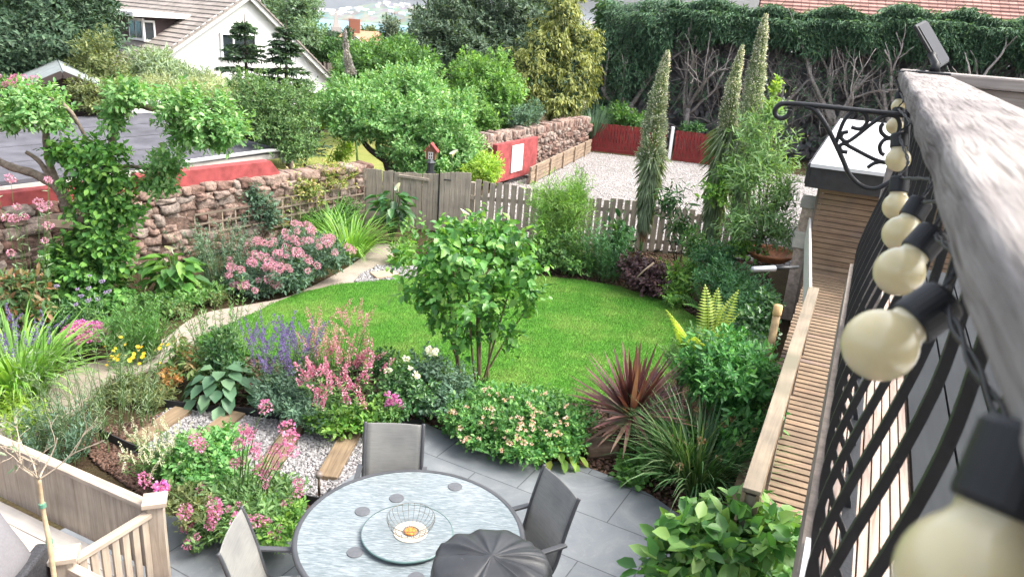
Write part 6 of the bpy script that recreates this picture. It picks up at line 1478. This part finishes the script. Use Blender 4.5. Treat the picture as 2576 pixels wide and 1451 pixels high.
# salvia, penstemon, heuchera
sp2 = spike_mesh('flower_spike', 95, .3, .026, .018); sp2.materials.append(F_purple)
stalked('purple_salvia', 'purple salvia spikes in the middle of the foreground bed', 'salvia', G(720, 1005), 60, .62, .42, sp2, LM('salvia leaves', [(.05, .1, .05), (.08, .14, .07), (.12, .18, .09)], .3), .06, .018, (.7, 1.15), leaf_n=26, hj=.35)
shrub('salvia_foliage', 'grey green foliage mound under the purple salvia', 'plant', G(735, 1040), [B(720, 980, 7.3, 75, 46, .35), B(770, 1015, 7.1, 60, 30, .3), B(800, 1045, 7.0, 50, 18, .25)], .05, .018, L_blue, nst=0, cov=1.7)
pk = spike_mesh('flower_spike', 60, .24, .04, .024, .6); pk.materials.append(F_pink); ck_ = spike_mesh('flower_spike', 70, .26, .034, .016, .7); ck_.materials.append(F_coral)
stalked('coral_heuchera', 'misty coral pink flower spikes behind the deep pink penstemon', 'heuchera', G(845, 1000), 52, .72, .38, ck_, L_mid, .05, .02, (.8, 1.3), leaf_n=8, hj=.4)
stalked('pink_penstemon', 'deep pink flower spikes over green leaves beside the purple salvia', 'penstemon', G(860, 1055), 44, .5, .5, pk, L_mid, .07, .022, (.7, 1.2), leaf_n=16, hj=.4)
shrub('dark_heuchera', 'dark purple leaved heuchera beneath the coral spikes', 'heuchera', G(905, 1000), [B(890, 940, 7.7, 40, 26, .2)], .06, .045, L_purple, nst=0, cov=1.6)
shrub('catmint_foliage', 'fresh green leafy mound drooping onto the gravel behind the table', 'plant', G(870, 1085), [B(850, 1055, 6.95, 60, 26, .25), B(920, 1045, 7.05, 55, 30, .25), B(800, 1050, 6.95, 30, 22, .2), B(960, 1030, 7.2, 50, 30, .25)], .065, .035, L_fresh, nst=0, cov=2)
# rose bushes and mixed shrubs round the central tree
rose = petal_ball('blossom', 40, .038, .03, .7); rose.materials.append(F_white)
rp = petal_ball('blossom', 22, .018, .016, .6); rp.materials.append(F_rose)
t = shrub('white_rose_bush', 'thin stemmed white rose bush left of the central shrub', 'rose bush', G(1010, 1030), [B(1000, 960, 7.6, 50, 50, .3), B(1060, 990, 7.4, 50, 45, .3), B(985, 1010, 7.3, 50, 35, .25), B(960, 910, 7.8, 30, 30, .2)], .05, .026, L_deep, nst=9, cov=1.7, lump=.35)
heads(t, 'blossom', rose, None, [aty(*p, Y)-t.location for p, Y in (((1022, 901), 7.5), ((1048, 943), 7.35), ((975, 930), 7.5), ((1032, 925), 7.4))], (.6, 1.))
t = shrub('tall_rose_bush', 'dark leaved rose with a white bloom behind the central trunk', 'rose bush', G(1110, 1010), [B(1085, 930, 7.8, 55, 50, .3), B(1150, 965, 7.7, 55, 45, .3), B(1120, 1000, 7.4, 55, 35, .3)], .05, .026, L_blue, nst=8, cov=1.6, lump=.3)
heads(t, 'blossom', rose, None, [aty(1080, 880, 7.75)-t.location, aty(1090, 884, 7.7)-t.location], (1., 1.3))
t = shrub('pink_fuchsia', 'small magenta flowers among the leaves right of the penstemon', 'fuchsia', G(990, 1050), [B(985, 1030, 7.1, 36, 26, .2)], .045, .02, L_mid, cov=1.5)
heads(t, 'blossom', mag, None, [aty(980+random.uniform(-16, 34), 1005+random.uniform(-16, 18), 7.05)-t.location for i in range(10)], (.5, .9))
t = shrub('ground_rose', 'low mound of shrub rose starred with tiny pale pink flowers at the patio edge', 'rose bush', G(1260, 1110), [B(1200, 1050, 7.1, 75, 40, .4), B(1290, 1050, 7.1, 85, 50, .45), B(1370, 1060, 7.05, 75, 50, .4), B(1240, 1090, 6.9, 85, 30, .35), B(1330, 1105, 6.8, 80, 30, .35), B(1430, 1055, 7.1, 60, 45, .35), B(1260, 1005, 7.5, 90, 25, .35), B(1360, 1010, 7.5, 70, 25, .3), B(1150, 1040, 7.2, 46, 36, .3), B(1430, 1100, 6.85, 46, 30, .3)], .045, .026, LM('rose foliage', [(.03, .1, .03), (.05, .15, .04), (.09, .21, .055), (.15, .29, .08)], .3), nst=8, cov=2.2, lump=.22)
pts = []
for i in range(80):
    c, r = [B(1200, 1050, 7.1, 75, 40, .4), B(1290, 1040, 7.1, 85, 50, .45), B(1370, 1050, 7.05, 75, 50, .4), B(1240, 1090, 6.9, 85, 30, .35), B(1330, 1080, 6.8, 80, 40, .35), B(1290, 995, 7.5, 110, 25, .35)][i % 6]
    u = sph(1)[0]; u[1] = -abs(u[1]); u[2] = abs(u[2])*1.1-.1; pts.append(Vector(c)+Vector((u[0]*r[0], u[1]*r[1], u[2]*r[2]))*1.05-t.location)
heads(t, 'blossom', rp, None, pts, (.7, 1.5))
# central multi-stemmed shrub
cb0 = Vector((-.32, 8.45, 0))
cbl = [B(1190, 620, 8.45, 130, 60, .6), B(1080, 650, 8.4, 90, 50, .45), B(1300, 655, 8.4, 85, 55, .45), B(1190, 710, 8.35, 165, 60, .65), B(1060, 735, 8.3, 60, 45, .35), B(1120, 785, 8.3, 70, 36, .35), B(1240, 795, 8.3, 75, 36, .35), B(1330, 740, 8.3, 50, 45, .3), B(1160, 840, 8.35, 50, 24, .25), B(1290, 850, 8.2, 26, 20, .15), B(1250, 580, 8.5, 80, 40, .4), B(1130, 585, 8.5, 80, 40, .4)]
t = thing('lilac_shrub', 'multi-stemmed round leaved shrub standing at the near edge of the lawn', 'shrub', cb0)
foliage('crown', rel(cbl, cb0), .102, .078, LM('lilac leaves', [(.035, .11, .03), (.06, .17, .04), (.1, .235, .052), (.18, .32, .08)], .33, .38, .5), t, cov=.88, k=8, slen=.32, lump=.36, droop=.25, fold=.3, curl=.25, tip=.42)
m = MB()
for i, (bx_, tx) in enumerate([((1205, 965), (1200, 720)), ((1205, 965), (1205, 800)), ((1215, 960), (1290, 700)), ((1160, 945), (1120, 720)), ((1165, 945), (1070, 690)), ((1210, 960), (1330, 770)), ((1195, 960), (1180, 640)), ((1225, 955), (1245, 620)), ((1150, 950), (1140, 640))]):
    a, c = aty(*bx_, 8.42), aty(*tx, 8.35); a.z = -.02; mid = a.lerp(c, .5)+Vector((random.gauss(0, .03), random.gauss(0, .05), .05)); ps = [q-cb0 for q in spline([a, mid, c], 5)]
    m.tube(ps, [(.02 if i < 2 else .014)*(1-.5*k/len(ps)) for k in range(len(ps))], 7)
m.build('trunk', plain('lilac bark', (.19, .14, .09), .85, var=.3, nscale=20), t, True)
n = 30; pp = []
P, D, N = [], [], []
for i in range(26):                                        # young shoots standing out of the crown
    q = aty(random.uniform(1010, 1370), random.uniform(545, 600), 8.45)-cb0
    for k in range(8):
        b_ = random.uniform(0, 6.28); P.append(q+Vector((0, 0, -.22+.035*k))); D.append((math.cos(b_), math.sin(b_), .9)); N.append((random.gauss(0, .2), random.gauss(0, .2), 1))
link('shoot_foliage', leaf_mesh('shoot_foliage', np.array(P), np.array(D), np.array(N), .07, .035), L_fresh, t)
# cordyline
ccb = Vector((1.33, 7.12, 0)); t = thing('cordyline', 'spiky purple red cordyline at the corner of the lawn and the patio bed', 'cordyline', ccb)
def cord(n, L, W, lean, arch, z, name, mat):
    me = strap_mesh(name, n, .03, L, W, spread=lean[1], arch=arch, lean0=lean[0], jl=.18, seg=6); return link(name, me, mat, t, (0, 0, z))
cc = aty(1592, 1040, 7.12).z
cord(58, .72, .042, (.02, .75), .12, cc, 'upper_leaves', L_cord)
cord(62, .68, .042, (.75, .8), .25, cc-.02, 'side_leaves', L_cord)
cord(34, .58, .042, (1.55, .75), .35, cc-.05, 'lower_leaves', LM('old cordyline straps', [(.11, .065, .05), (.2, .13, .1), (.3, .22, .16)], .25))
MB().tube([(0, 0, 0), (.01, 0, cc*.5), (0, 0, cc+.02)], [.05, .045, .04], 10).build('trunk', plain('cordyline stem', (.1, .06, .045), .9, var=.3), t, True)
# right hand shrubs beside the balustrade
L_chois = LM('choisya leaves', [(.022, .085, .025), (.035, .13, .032), (.065, .19, .045), (.12, .28, .075)], .28, .45, .35)
shrub('choisya_bush', 'glossy bright green bush with whorled leaves beside the plank balustrade', 'bush', (2.0, 7.2, 0), [B(1830, 900, 7.35, 95, 60, .5), B(1880, 950, 7.2, 80, 75, .45), B(1790, 960, 7.2, 60, 55, .4), B(1880, 1050, 6.9, 65, 70, .4), B(1850, 1110, 6.7, 50, 50, .35), B(1740, 930, 7.4, 40, 45, .3)], .085, .034, L_chois, nst=8, cov=2.1, slen=.14, k=8, lump=.25)
shrub('feather_shrub', 'soft grey green shrub left of the choisya below the fern', 'shrub', (1.9, 7.9, 0), [B(1720, 905, 7.8, 50, 40, .3), B(1760, 860, 8.1, 50, 30, .3)], .06, .02, L_feather, cov=1.6)
fern('golden_fern', 'tall yellow green fern fronds rising behind the choisya bush', (2.3, 8.1, .45), 11, 1.0, .36, LM('gold fern', [(.16, .24, .045), (.27, .35, .07), (.36, .42, .11)], .4), None, (.05, .6), .5, 'fern', 30)
fern('green_fern', 'arching green fern beside the mossy post', (2.75, 8.4, .1), 12, .8, .3, LM('fern', [(.05, .12, .035), (.08, .18, .05), (.13, .24, .08)], .35), None, (.4, .9), .7)
straps('sedge_clump', 'dark green arching sedge with brown seed heads at the patio corner', 'sedge', G(1752, 1222), 520, .78, .014, L_sedge, br=.22, spread=.75, arch=1.35, lean0=.12)
straps('sedge_clump', 'fainter sedge clump with longer leaves behind the first sedge', 'sedge', G(1710, 1170), 260, .8, .013, L_sedge, br=.2, spread=.6, arch=.9)
seed = petal_ball('seed_head', 40, .035, .02, .8); seed.materials.append(L_dead)
t = stalked('sedge_seed_heads', 'brown seed heads on thin stalks over the sedge leaves', 'sedge', G(1760, 1215), 10, .55, .5, seed, L_sedge, .05, .01, (.7, 1.2), leaf_n=0)
shrub('geranium_plant', 'low lobed green leaves between the cordyline and the sedge', 'plant', G(1640, 1190), [B(1620, 1165, 6.7, 60, 34, .25), B(1680, 1110, 6.9, 60, 40, .3), B(1590, 1190, 6.5, 46, 20, .2), B(1720, 1075, 7.0, 50, 30, .3)], .06, .045, LM('geranium leaves', [(.04, .12, .03), (.07, .17, .04), (.11, .23, .06)], .3), nst=0, cov=1.7)
# foreground camellia-like bush
fb = Vector((1.55, 4.35, 0))
shrub('laurel_hedge_bush', 'broad leaved light green bush below the deck, in front of the dark sedge', 'bush', fb, [B(1790, 1335, 4.2, 110, 60, .35), B(1890, 1325, 4.2, 95, 60, .35), B(1730, 1390, 4.15, 85, 60, .35), B(1950, 1330, 4.1, 50, 50, .25), B(1850, 1420, 4.2, 130, 70, .45), B(1950, 1400, 4.4, 60, 65, .3), B(1690, 1460, 4.0, 80, 50, .3), B(1830, 1500, 4.0, 150, 70, .5), B(1840, 1570, 3.9, 160, 90, .5)], .13, .075, LM('bay leaves', [(.03, .09, .022), (.05, .14, .032), (.095, .2, .05), (.17, .27, .08)], .32, .45, .4), nst=10, cov=2.0, slen=.17, k=6, lump=.22, droop=.3, fold=.3)
shrub('clematis_shoot', 'thin shoots with pointed leaves at the right of the foreground bush', 'climber', (1.75, 4.55, 0), [B(1995, 1330, 4.6, 24, 55, .12), B(2005, 1410, 4.5, 24, 40, .12)], .06, .022, L_fresh, nst=5, cov=1.0)
# right border along the fence
shrub('willow_shrub', 'tall fresh green willowy shrub in front of the picket fence', 'shrub', G(1410, 640), [B(1390, 500, 13.6, 60, 50, .4), B(1430, 540, 13.5, 60, 60, .4), B(1380, 570, 13.4, 45, 50, .35), B(1455, 480, 13.8, 30, 50, .3)], .1, .014, LM('willow leaves', [(.08, .17, .04), (.13, .25, .06), (.22, .35, .1)], .35), nst=9, cov=1.6, lump=.35, up=.9, slen=.3)
shrub('border_shrub', 'mid green leafy shrub below the willowy shrub at the back of the lawn', 'shrub', G(1420, 680), [B(1410, 630, 13.1, 70, 45, .4), B(1350, 640, 13.1, 40, 40, .3), B(1450, 655, 12.9, 50, 30, .3)], .07, .03, L_mid, cov=1.9, lump=.3)
wisp('phlox_clump', 'upright blue green leafy stems left of the first spire', 'plant', G(1520, 700), 80, .95, .26, LM('phlox', [(.04, .12, .05), (.065, .17, .07), (.1, .22, .09)], .3), 40, .07, .016, .22, .15)
shrub('broad_leaf_plant', 'dark broad leaves at the foot of the first spire', 'plant', G(1590, 670), [B(1555, 590, 13.2, 36, 50, .3), B(1555, 645, 13, 40, 28, .3)], .16, .07, L_deep, cov=1.8, lump=.3)
shrub('echium_foliage', 'drooping dark leaves between the first and second spires', 'plant', G(1700, 680), [B(1690, 500, 13.7, 36, 46, .25), B(1710, 560, 13.6, 30, 46, .25)], .2, .04, L_deep, nst=4, cov=1., lump=.4, droop=.6)
shrub('dark_leaved_shrub', 'low purple black leaved shrub at the back right of the lawn', 'shrub', G(1620, 740), [B(1625, 690, 12.2, 55, 40, .35), B(1590, 665, 12.4, 40, 30, .3), B(1650, 715, 12, 40, 26, .3)], .07, .045, L_purple, cov=2)
shrub('white_veined_plant', 'pale green leafy plant right of the purple black shrub', 'plant', G(1725, 760), [B(1715, 700, 12, 50, 46, .3), B(1745, 680, 12.2, 36, 30, .25), B(1700, 740, 11.7, 36, 26, .25)], .09, .035, L_fresh, cov=1.6, lump=.3)
shrub('tomato_plant', 'upright green stems beside the second spire skirt', 'plant', G(1750, 690), [B(1745, 610, 12.7, 30, 46, .25)], .08, .03, L_mid, cov=1.3)
shrub('mahonia_shrub', 'dark feathery shrub below the copper bowl', 'shrub', G(1830, 730), [B(1830, 700, 11.3, 70, 40, .4), B(1800, 640, 11.9, 55, 40, .35), B(1890, 740, 10.6, 60, 40, .4), B(1850, 790, 10.2, 60, 30, .35)], .075, .02, LM('dark feather', [(.025, .08, .035), (.04, .115, .045), (.07, .16, .06)], .25), cov=2, lump=.3)
shrub('ivy_mound', 'dark leafy mound beside the mossy post', 'shrub', G(1900, 860), [B(1905, 820, 9.2, 50, 45, .35), B(1880, 870, 8.8, 45, 40, .3), B(1930, 770, 9.4, 30, 40, .3)], .06, .04, L_deep, cov=2)
tree('mimosa_tree', 'slender feathery mimosa tree in front of the tallest spire', 'tree', (4.0, 12.2, 0), [B(1905, 330, 12.2, 55, 60, .45), B(1950, 280, 12.3, 36, 40, .3), B(1935, 400, 12.1, 70, 60, .5), B(1880, 440, 12, 60, 55, .45), B(1970, 480, 12.2, 45, 60, .4), B(1920, 530, 12, 75, 50, .5), B(1960, 580, 12, 50, 40, .4), B(1865, 560, 11.9, 50, 50, .4)], .13, .022, LM('mimosa', [(.08, .16, .07), (.13, .22, .095), (.2, .3, .14)], .35), .035, M_bark, cov=.85, lump=.5, limbs=9, inner=.45)
t = shrub('acacia_shoot', 'thin light green shoot rising above the mimosa beside the scroll bracket', 'shoot', (4.2, 12.3, 0), [B(1953, 215, 12.3, 16, 26, .12), B(1945, 260, 12.3, 10, 30, .1)], .08, .04, L_yel, nst=3, cov=1.0)
shrub('fennel_foliage', 'light green leaves tangled between the two close spires', 'shrub', G(1810, 660), [B(1800, 480, 12.9, 46, 30, .3), B(1830, 430, 13, 30, 40, .25), B(1870, 620, 12, 60, 36, .35)], .08, .045, L_fresh, nst=4, cov=1., lump=.4)
wisp('border_weeds', 'thin tall wild stems growing up against the fence left of the first spire', 'plant', G(1470, 660), 26, 1.35, .45, L_feather, 22, .07, .014, .16, .1)
fern('border_fern', 'bracken like fern under the dark border shrubs near the lawn edge', G(1790, 800), 10, .7, .3, LM('fern', [], .3) if False else _lm['fern'], None, (.4, .95), .7)
shrub('path_edge_plant', 'fresh green leaves at the path end beside the calla by the gate', 'plant', G(1010, 640), [B(1015, 630, 12.9, 36, 30, .25), B(1000, 655, 12.7, 26, 18, .2)], .07, .03, L_fresh, cov=1.7)
t = thing('dead_branch', 'bleached dead branch lying on the purple black shrub', 'branch', aty(1622, 680, 11.85)); MB().tube([(-.12, 0, -.14), (0, .02, 0), (.14, .03, .13)], [.01, .014, .018], 7).build('wood', M_rail, t, True)
# copper bowl on a stand
p = atz(1940, 628, .95); t = thing('copper_bowl', 'wide shallow rusty copper bowl planter under the mimosa', 'bowl', (p.x, p.y, 0))
M_cop = plain('rusty copper', (.42, .17, .08), .55, .4, var=.4, nscale=12)
MB().lathe([(.02, .72), (.25, .78), (.4, .9), (.42, .93), (.405, .935), (.38, .9), (.24, .8), (.001, .76)], 40).build('bowl', M_cop, t, True)
MB().tube([(0, 0, 0), (0, 0, .73)], .03, 10).build('stand', M_twig, t, True)
# ------------------------------------------------------------------ bird house and feeder
p = aty(1083, 440, 15.9); t = thing('bird_house', 'small red roofed bird house on a pole beyond the fence', 'bird house', (p.x, p.y, 0)); zt = aty(1083, 400, 15.9).z
MB().tube([(0, 0, 0), (0, 0, zt)], .018, 8).build('pole', M_black, t)
MB().add([(-.1, -.09, zt), (.1, -.09, zt), (.1, -.09, zt+.17), (0, -.09, zt+.3), (-.1, -.09, zt+.17), (-.1, .09, zt), (.1, .09, zt), (.1, .09, zt+.17), (0, .09, zt+.3), (-.1, .09, zt+.17)], [(0, 1, 2, 3, 4), (9, 8, 7, 6, 5), (0, 4, 9, 5), (2, 1, 6, 7), (0, 5, 6, 1)]).build('house_body', plain('brown stained wood', (.22, .1, .06), .8), t)
rm = MB(); rm.beam((0, 0, zt+.325), (.15, 0, zt+.15), .26, .02); rm.beam((0, 0, zt+.325), (-.15, 0, zt+.15), .26, .02); rm.build('roof', M_red, t)
wm = MB()
for x in (-.04, 0, .04): wm.box((x, -.1, zt+.08), (.012, .015, .14))
for z in (.02, .08, .15): wm.box((0, -.1, zt+z), (.1, .015, .012))
wm.build('white_lattice', M_white, t)
p = aty(1083, 437, 15.7); t = thing('bird_feeder', 'dark metal lantern shaped bird feeder hanging under the bird house', 'bird feeder', (p.x, p.y, 0)); z0 = aty(1083, 436, 15.7).z; z1 = aty(1083, 400, 15.7).z; hh = z1-z0
MB().lathe([(.001, z0), (.1, z0), (.11, z0+.03), (.075, z0+.035), (.075, z0+hh*.75), (.1, z0+hh*.76), (.02, z0+hh), (.001, z0+hh)], 8).build('cage', plain('dark grey metal', (.05, .055, .06), .5, .4), t)
MB().tube([(0, 0, 0), (0, 0, z0)], .012, 8).build('pole', M_black, t)
p = aty(1138, 398, 15.8); t = thing('garden_stake_flower', 'single white arum flower standing beside the bird feeder', 'flower', (p.x, p.y, 0))
MB().tube([(0, 0, 0), (0, 0, p.z)], .008, 6).build('stem', M_greenstem, t); link('blossom', cal, None, t, (0, 0, p.z), (.3, .2, 0), 1.3)
# ------------------------------------------------------------------ foreground valerian bed by the table
vf = G(600, 1300)
valerian('big pink valerian clump with silvery leaves beside the table', vf, [B(620, 1235, 5.55, 90, 45, .4), B(700, 1260, 5.45, 60, 45, .35), B(560, 1270, 5.35, 70, 40, .35), B(640, 1310, 5.15, 85, 30, .35), B(530, 1310, 5.2, 50, 24, .3), B(700, 1320, 5.1, 40, 26, .25)],
         [(aty(*p, 5.5), s) for p, s in [((668, 1023), 1.2), ((722, 1075), 1.4), ((730, 1100), 1.4), ((715, 1130), 1.3), ((612, 1078), 1.), ((620, 1100), 1.2), ((600, 1118), 1.1), ((645, 1125), 1.), ((690, 1130), 1.), ((492, 1105), 1.2), ((505, 1120), 1.2), ((655, 1180), 1.2), ((670, 1195), 1.1), ((590, 1165), .9), ((690, 1170), .9), ((752, 1215), 1.), ((608, 1160), .8), ((738, 1135), 1.), ((630, 1090), 1.), ((640, 1140), 1.)]]+
         [(aty(*p, 5.0), s) for p, s in [((465, 1285), 1.2), ((540, 1272), 1.3), ((540, 1290), 1.2), ((598, 1305), 1.2), ((645, 1310), 1.1), ((365, 1205), 1.2)]], vald_me, 26, (.5, .95), L_feather, 'foreground_valerian' if False else 'pink_valerian', 1.5)
shrub('sedum_clump', 'fleshy fresh green sedum clump behind the foreground valerian', 'sedum', G(520, 1215), [B(500, 1130, 5.95, 60, 45, .3), B(560, 1115, 6.1, 50, 36, .3), B(490, 1175, 5.8, 60, 36, .3), B(570, 1165, 5.9, 46, 36, .28), B(450, 1150, 5.9, 36, 36, .25)], .055, .034, LM('sedum leaves', [(.05, .15, .045), (.08, .21, .06), (.13, .28, .085), (.2, .35, .12)], .25, .5), nst=6, cov=2.1, up=.9, k=9, lump=.2)
ws = spike_mesh('flower_spike', 40, .1, .01, .012, .5); ws.materials.append(F_whitespike)
stalked('white_lavender', 'cream white lavender spikes in a grey green mound by the balustrade', 'lavender', G(410, 1205), 90, .36, .34, ws, L_mid, .06, .007, (.8, 1.2), leaf_n=14, hj=.35)
t = thing('lilac_phlox', 'small lilac phlox flower head beside the balustrade corner post', 'phlox', G(410, 1275)); ph_ = petal_ball('blossom', 70, .05, .026, .6); ph_.materials.append(F_mag)
q = aty(403, 1222, 5.0)-t.location; MB().tube([(0, 0, 0), q], [.006, .004], 5).build('stem', M_greenstem, t); link('blossom', ph_, None, t, q); link('blossom', ph_, None, t, q+Vector((.03, .02, -.03)), (0, 0, 1), .8)
shrub('bed_edge_plant', 'low green and bronze leaves at the balustrade post foot', 'plant', G(470, 1290), [B(450, 1245, 5.3, 46, 26, .2), B(490, 1280, 5.15, 36, 20, .2)], .05, .02, L_olive, nst=0, cov=1.5)
shrub('bed_edge_plant', 'low bright leaves by the table edge under the valerian', 'plant', G(700, 1335), [B(700, 1330, 5.0, 50, 20, .2), B(740, 1290, 5.2, 30, 24, .2)], .05, .02, L_fresh, nst=0, cov=1.5)
# standard olive tree with sparse twigs at the lower left
p0 = Vector((-2.55, 3.35, 0)); t = thing('young_olive_tree', 'thin young standard tree with bare twigs tied to a stem in front of the bench', 'young tree', p0)
m = MB(); Y0 = 3.6
tr = [aty(140, 1480, 3.5), aty(125, 1370, 3.55), aty(108, 1280, Y0), aty(98, 1205, Y0)]
m.tube([q-p0 for q in [Vector((p0.x+.06, p0.y+.1, 0))]+spline(tr, 5)], [.016]*2+[.0145-.0002*i for i in range(len(spline(tr, 5))-1)], 8)
m.build('trunk', plain('young bark', (.42, .31, .19), .8, var=.3, nscale=25), t, True)
m = MB(); tips = []
for i in range(6):
    a = i*1.05+.4; branchy(m, aty(98, 1205, Y0)-p0, (math.cos(a), math.sin(a), .9), .25, .0055, 2, .65, .1, 5, tips, (2, 3), .7)
m.build('twig', plain('pale twig', (.4, .33, .25), .8), t)
P = np.array([q+Vector(rng.normal(size=3))*.03 for q in tips for k in range(2) if q.x < -.02]); n = len(P)
link('foliage', leaf_mesh('foliage', P, sph(n), sph(n), .05, .014), L_silver, t)
m = MB()
for q in (aty(107, 1270, Y0), aty(124, 1362, 3.57)): m.tube([q-p0-Vector((0, 0, .012)), q-p0+Vector((0, 0, .012))], .019, 10)
m.build('tie', plain('green tie', (.12, .3, .2), .6), t)
tag(link('fallen_petal', daisy('fallen_petal', 5, .025, .02, .1), F_mag, None, G(527, 1367)+Vector((0, 0, .004))), 'single fallen pink petal cluster on the slate paving', 'petal')
# ------------------------------------------------------------------ sea air
mh_ = bpy.data.materials.new('haze'); mh_.use_nodes = True; nt = mh_.node_tree; nt.nodes.clear()
o_ = nt.nodes.new('ShaderNodeOutputMaterial'); pv = nt.nodes.new('ShaderNodeVolumePrincipled'); pv.inputs['Color'].default_value = (.8, .87, .95, 1); pv.inputs['Density'].default_value = HAZE; nt.links.new(pv.outputs[0], o_.inputs['Volume'])
mh_.cycles.homogeneous_volume = True if hasattr(mh_.cycles, 'homogeneous_volume') else None
if HAZE > 0:
    hz = MB().box((0, 3150, 5), (13400, 6900, 140)).build('haze', mh_); hz['kind'] = 'stuff'
chips('corner_mulch', [G(*p) for p in [(180, 1090), (330, 1050), (420, 1030), (330, 1130), (420, 1190), (400, 1260), (250, 1160)]], 2600)
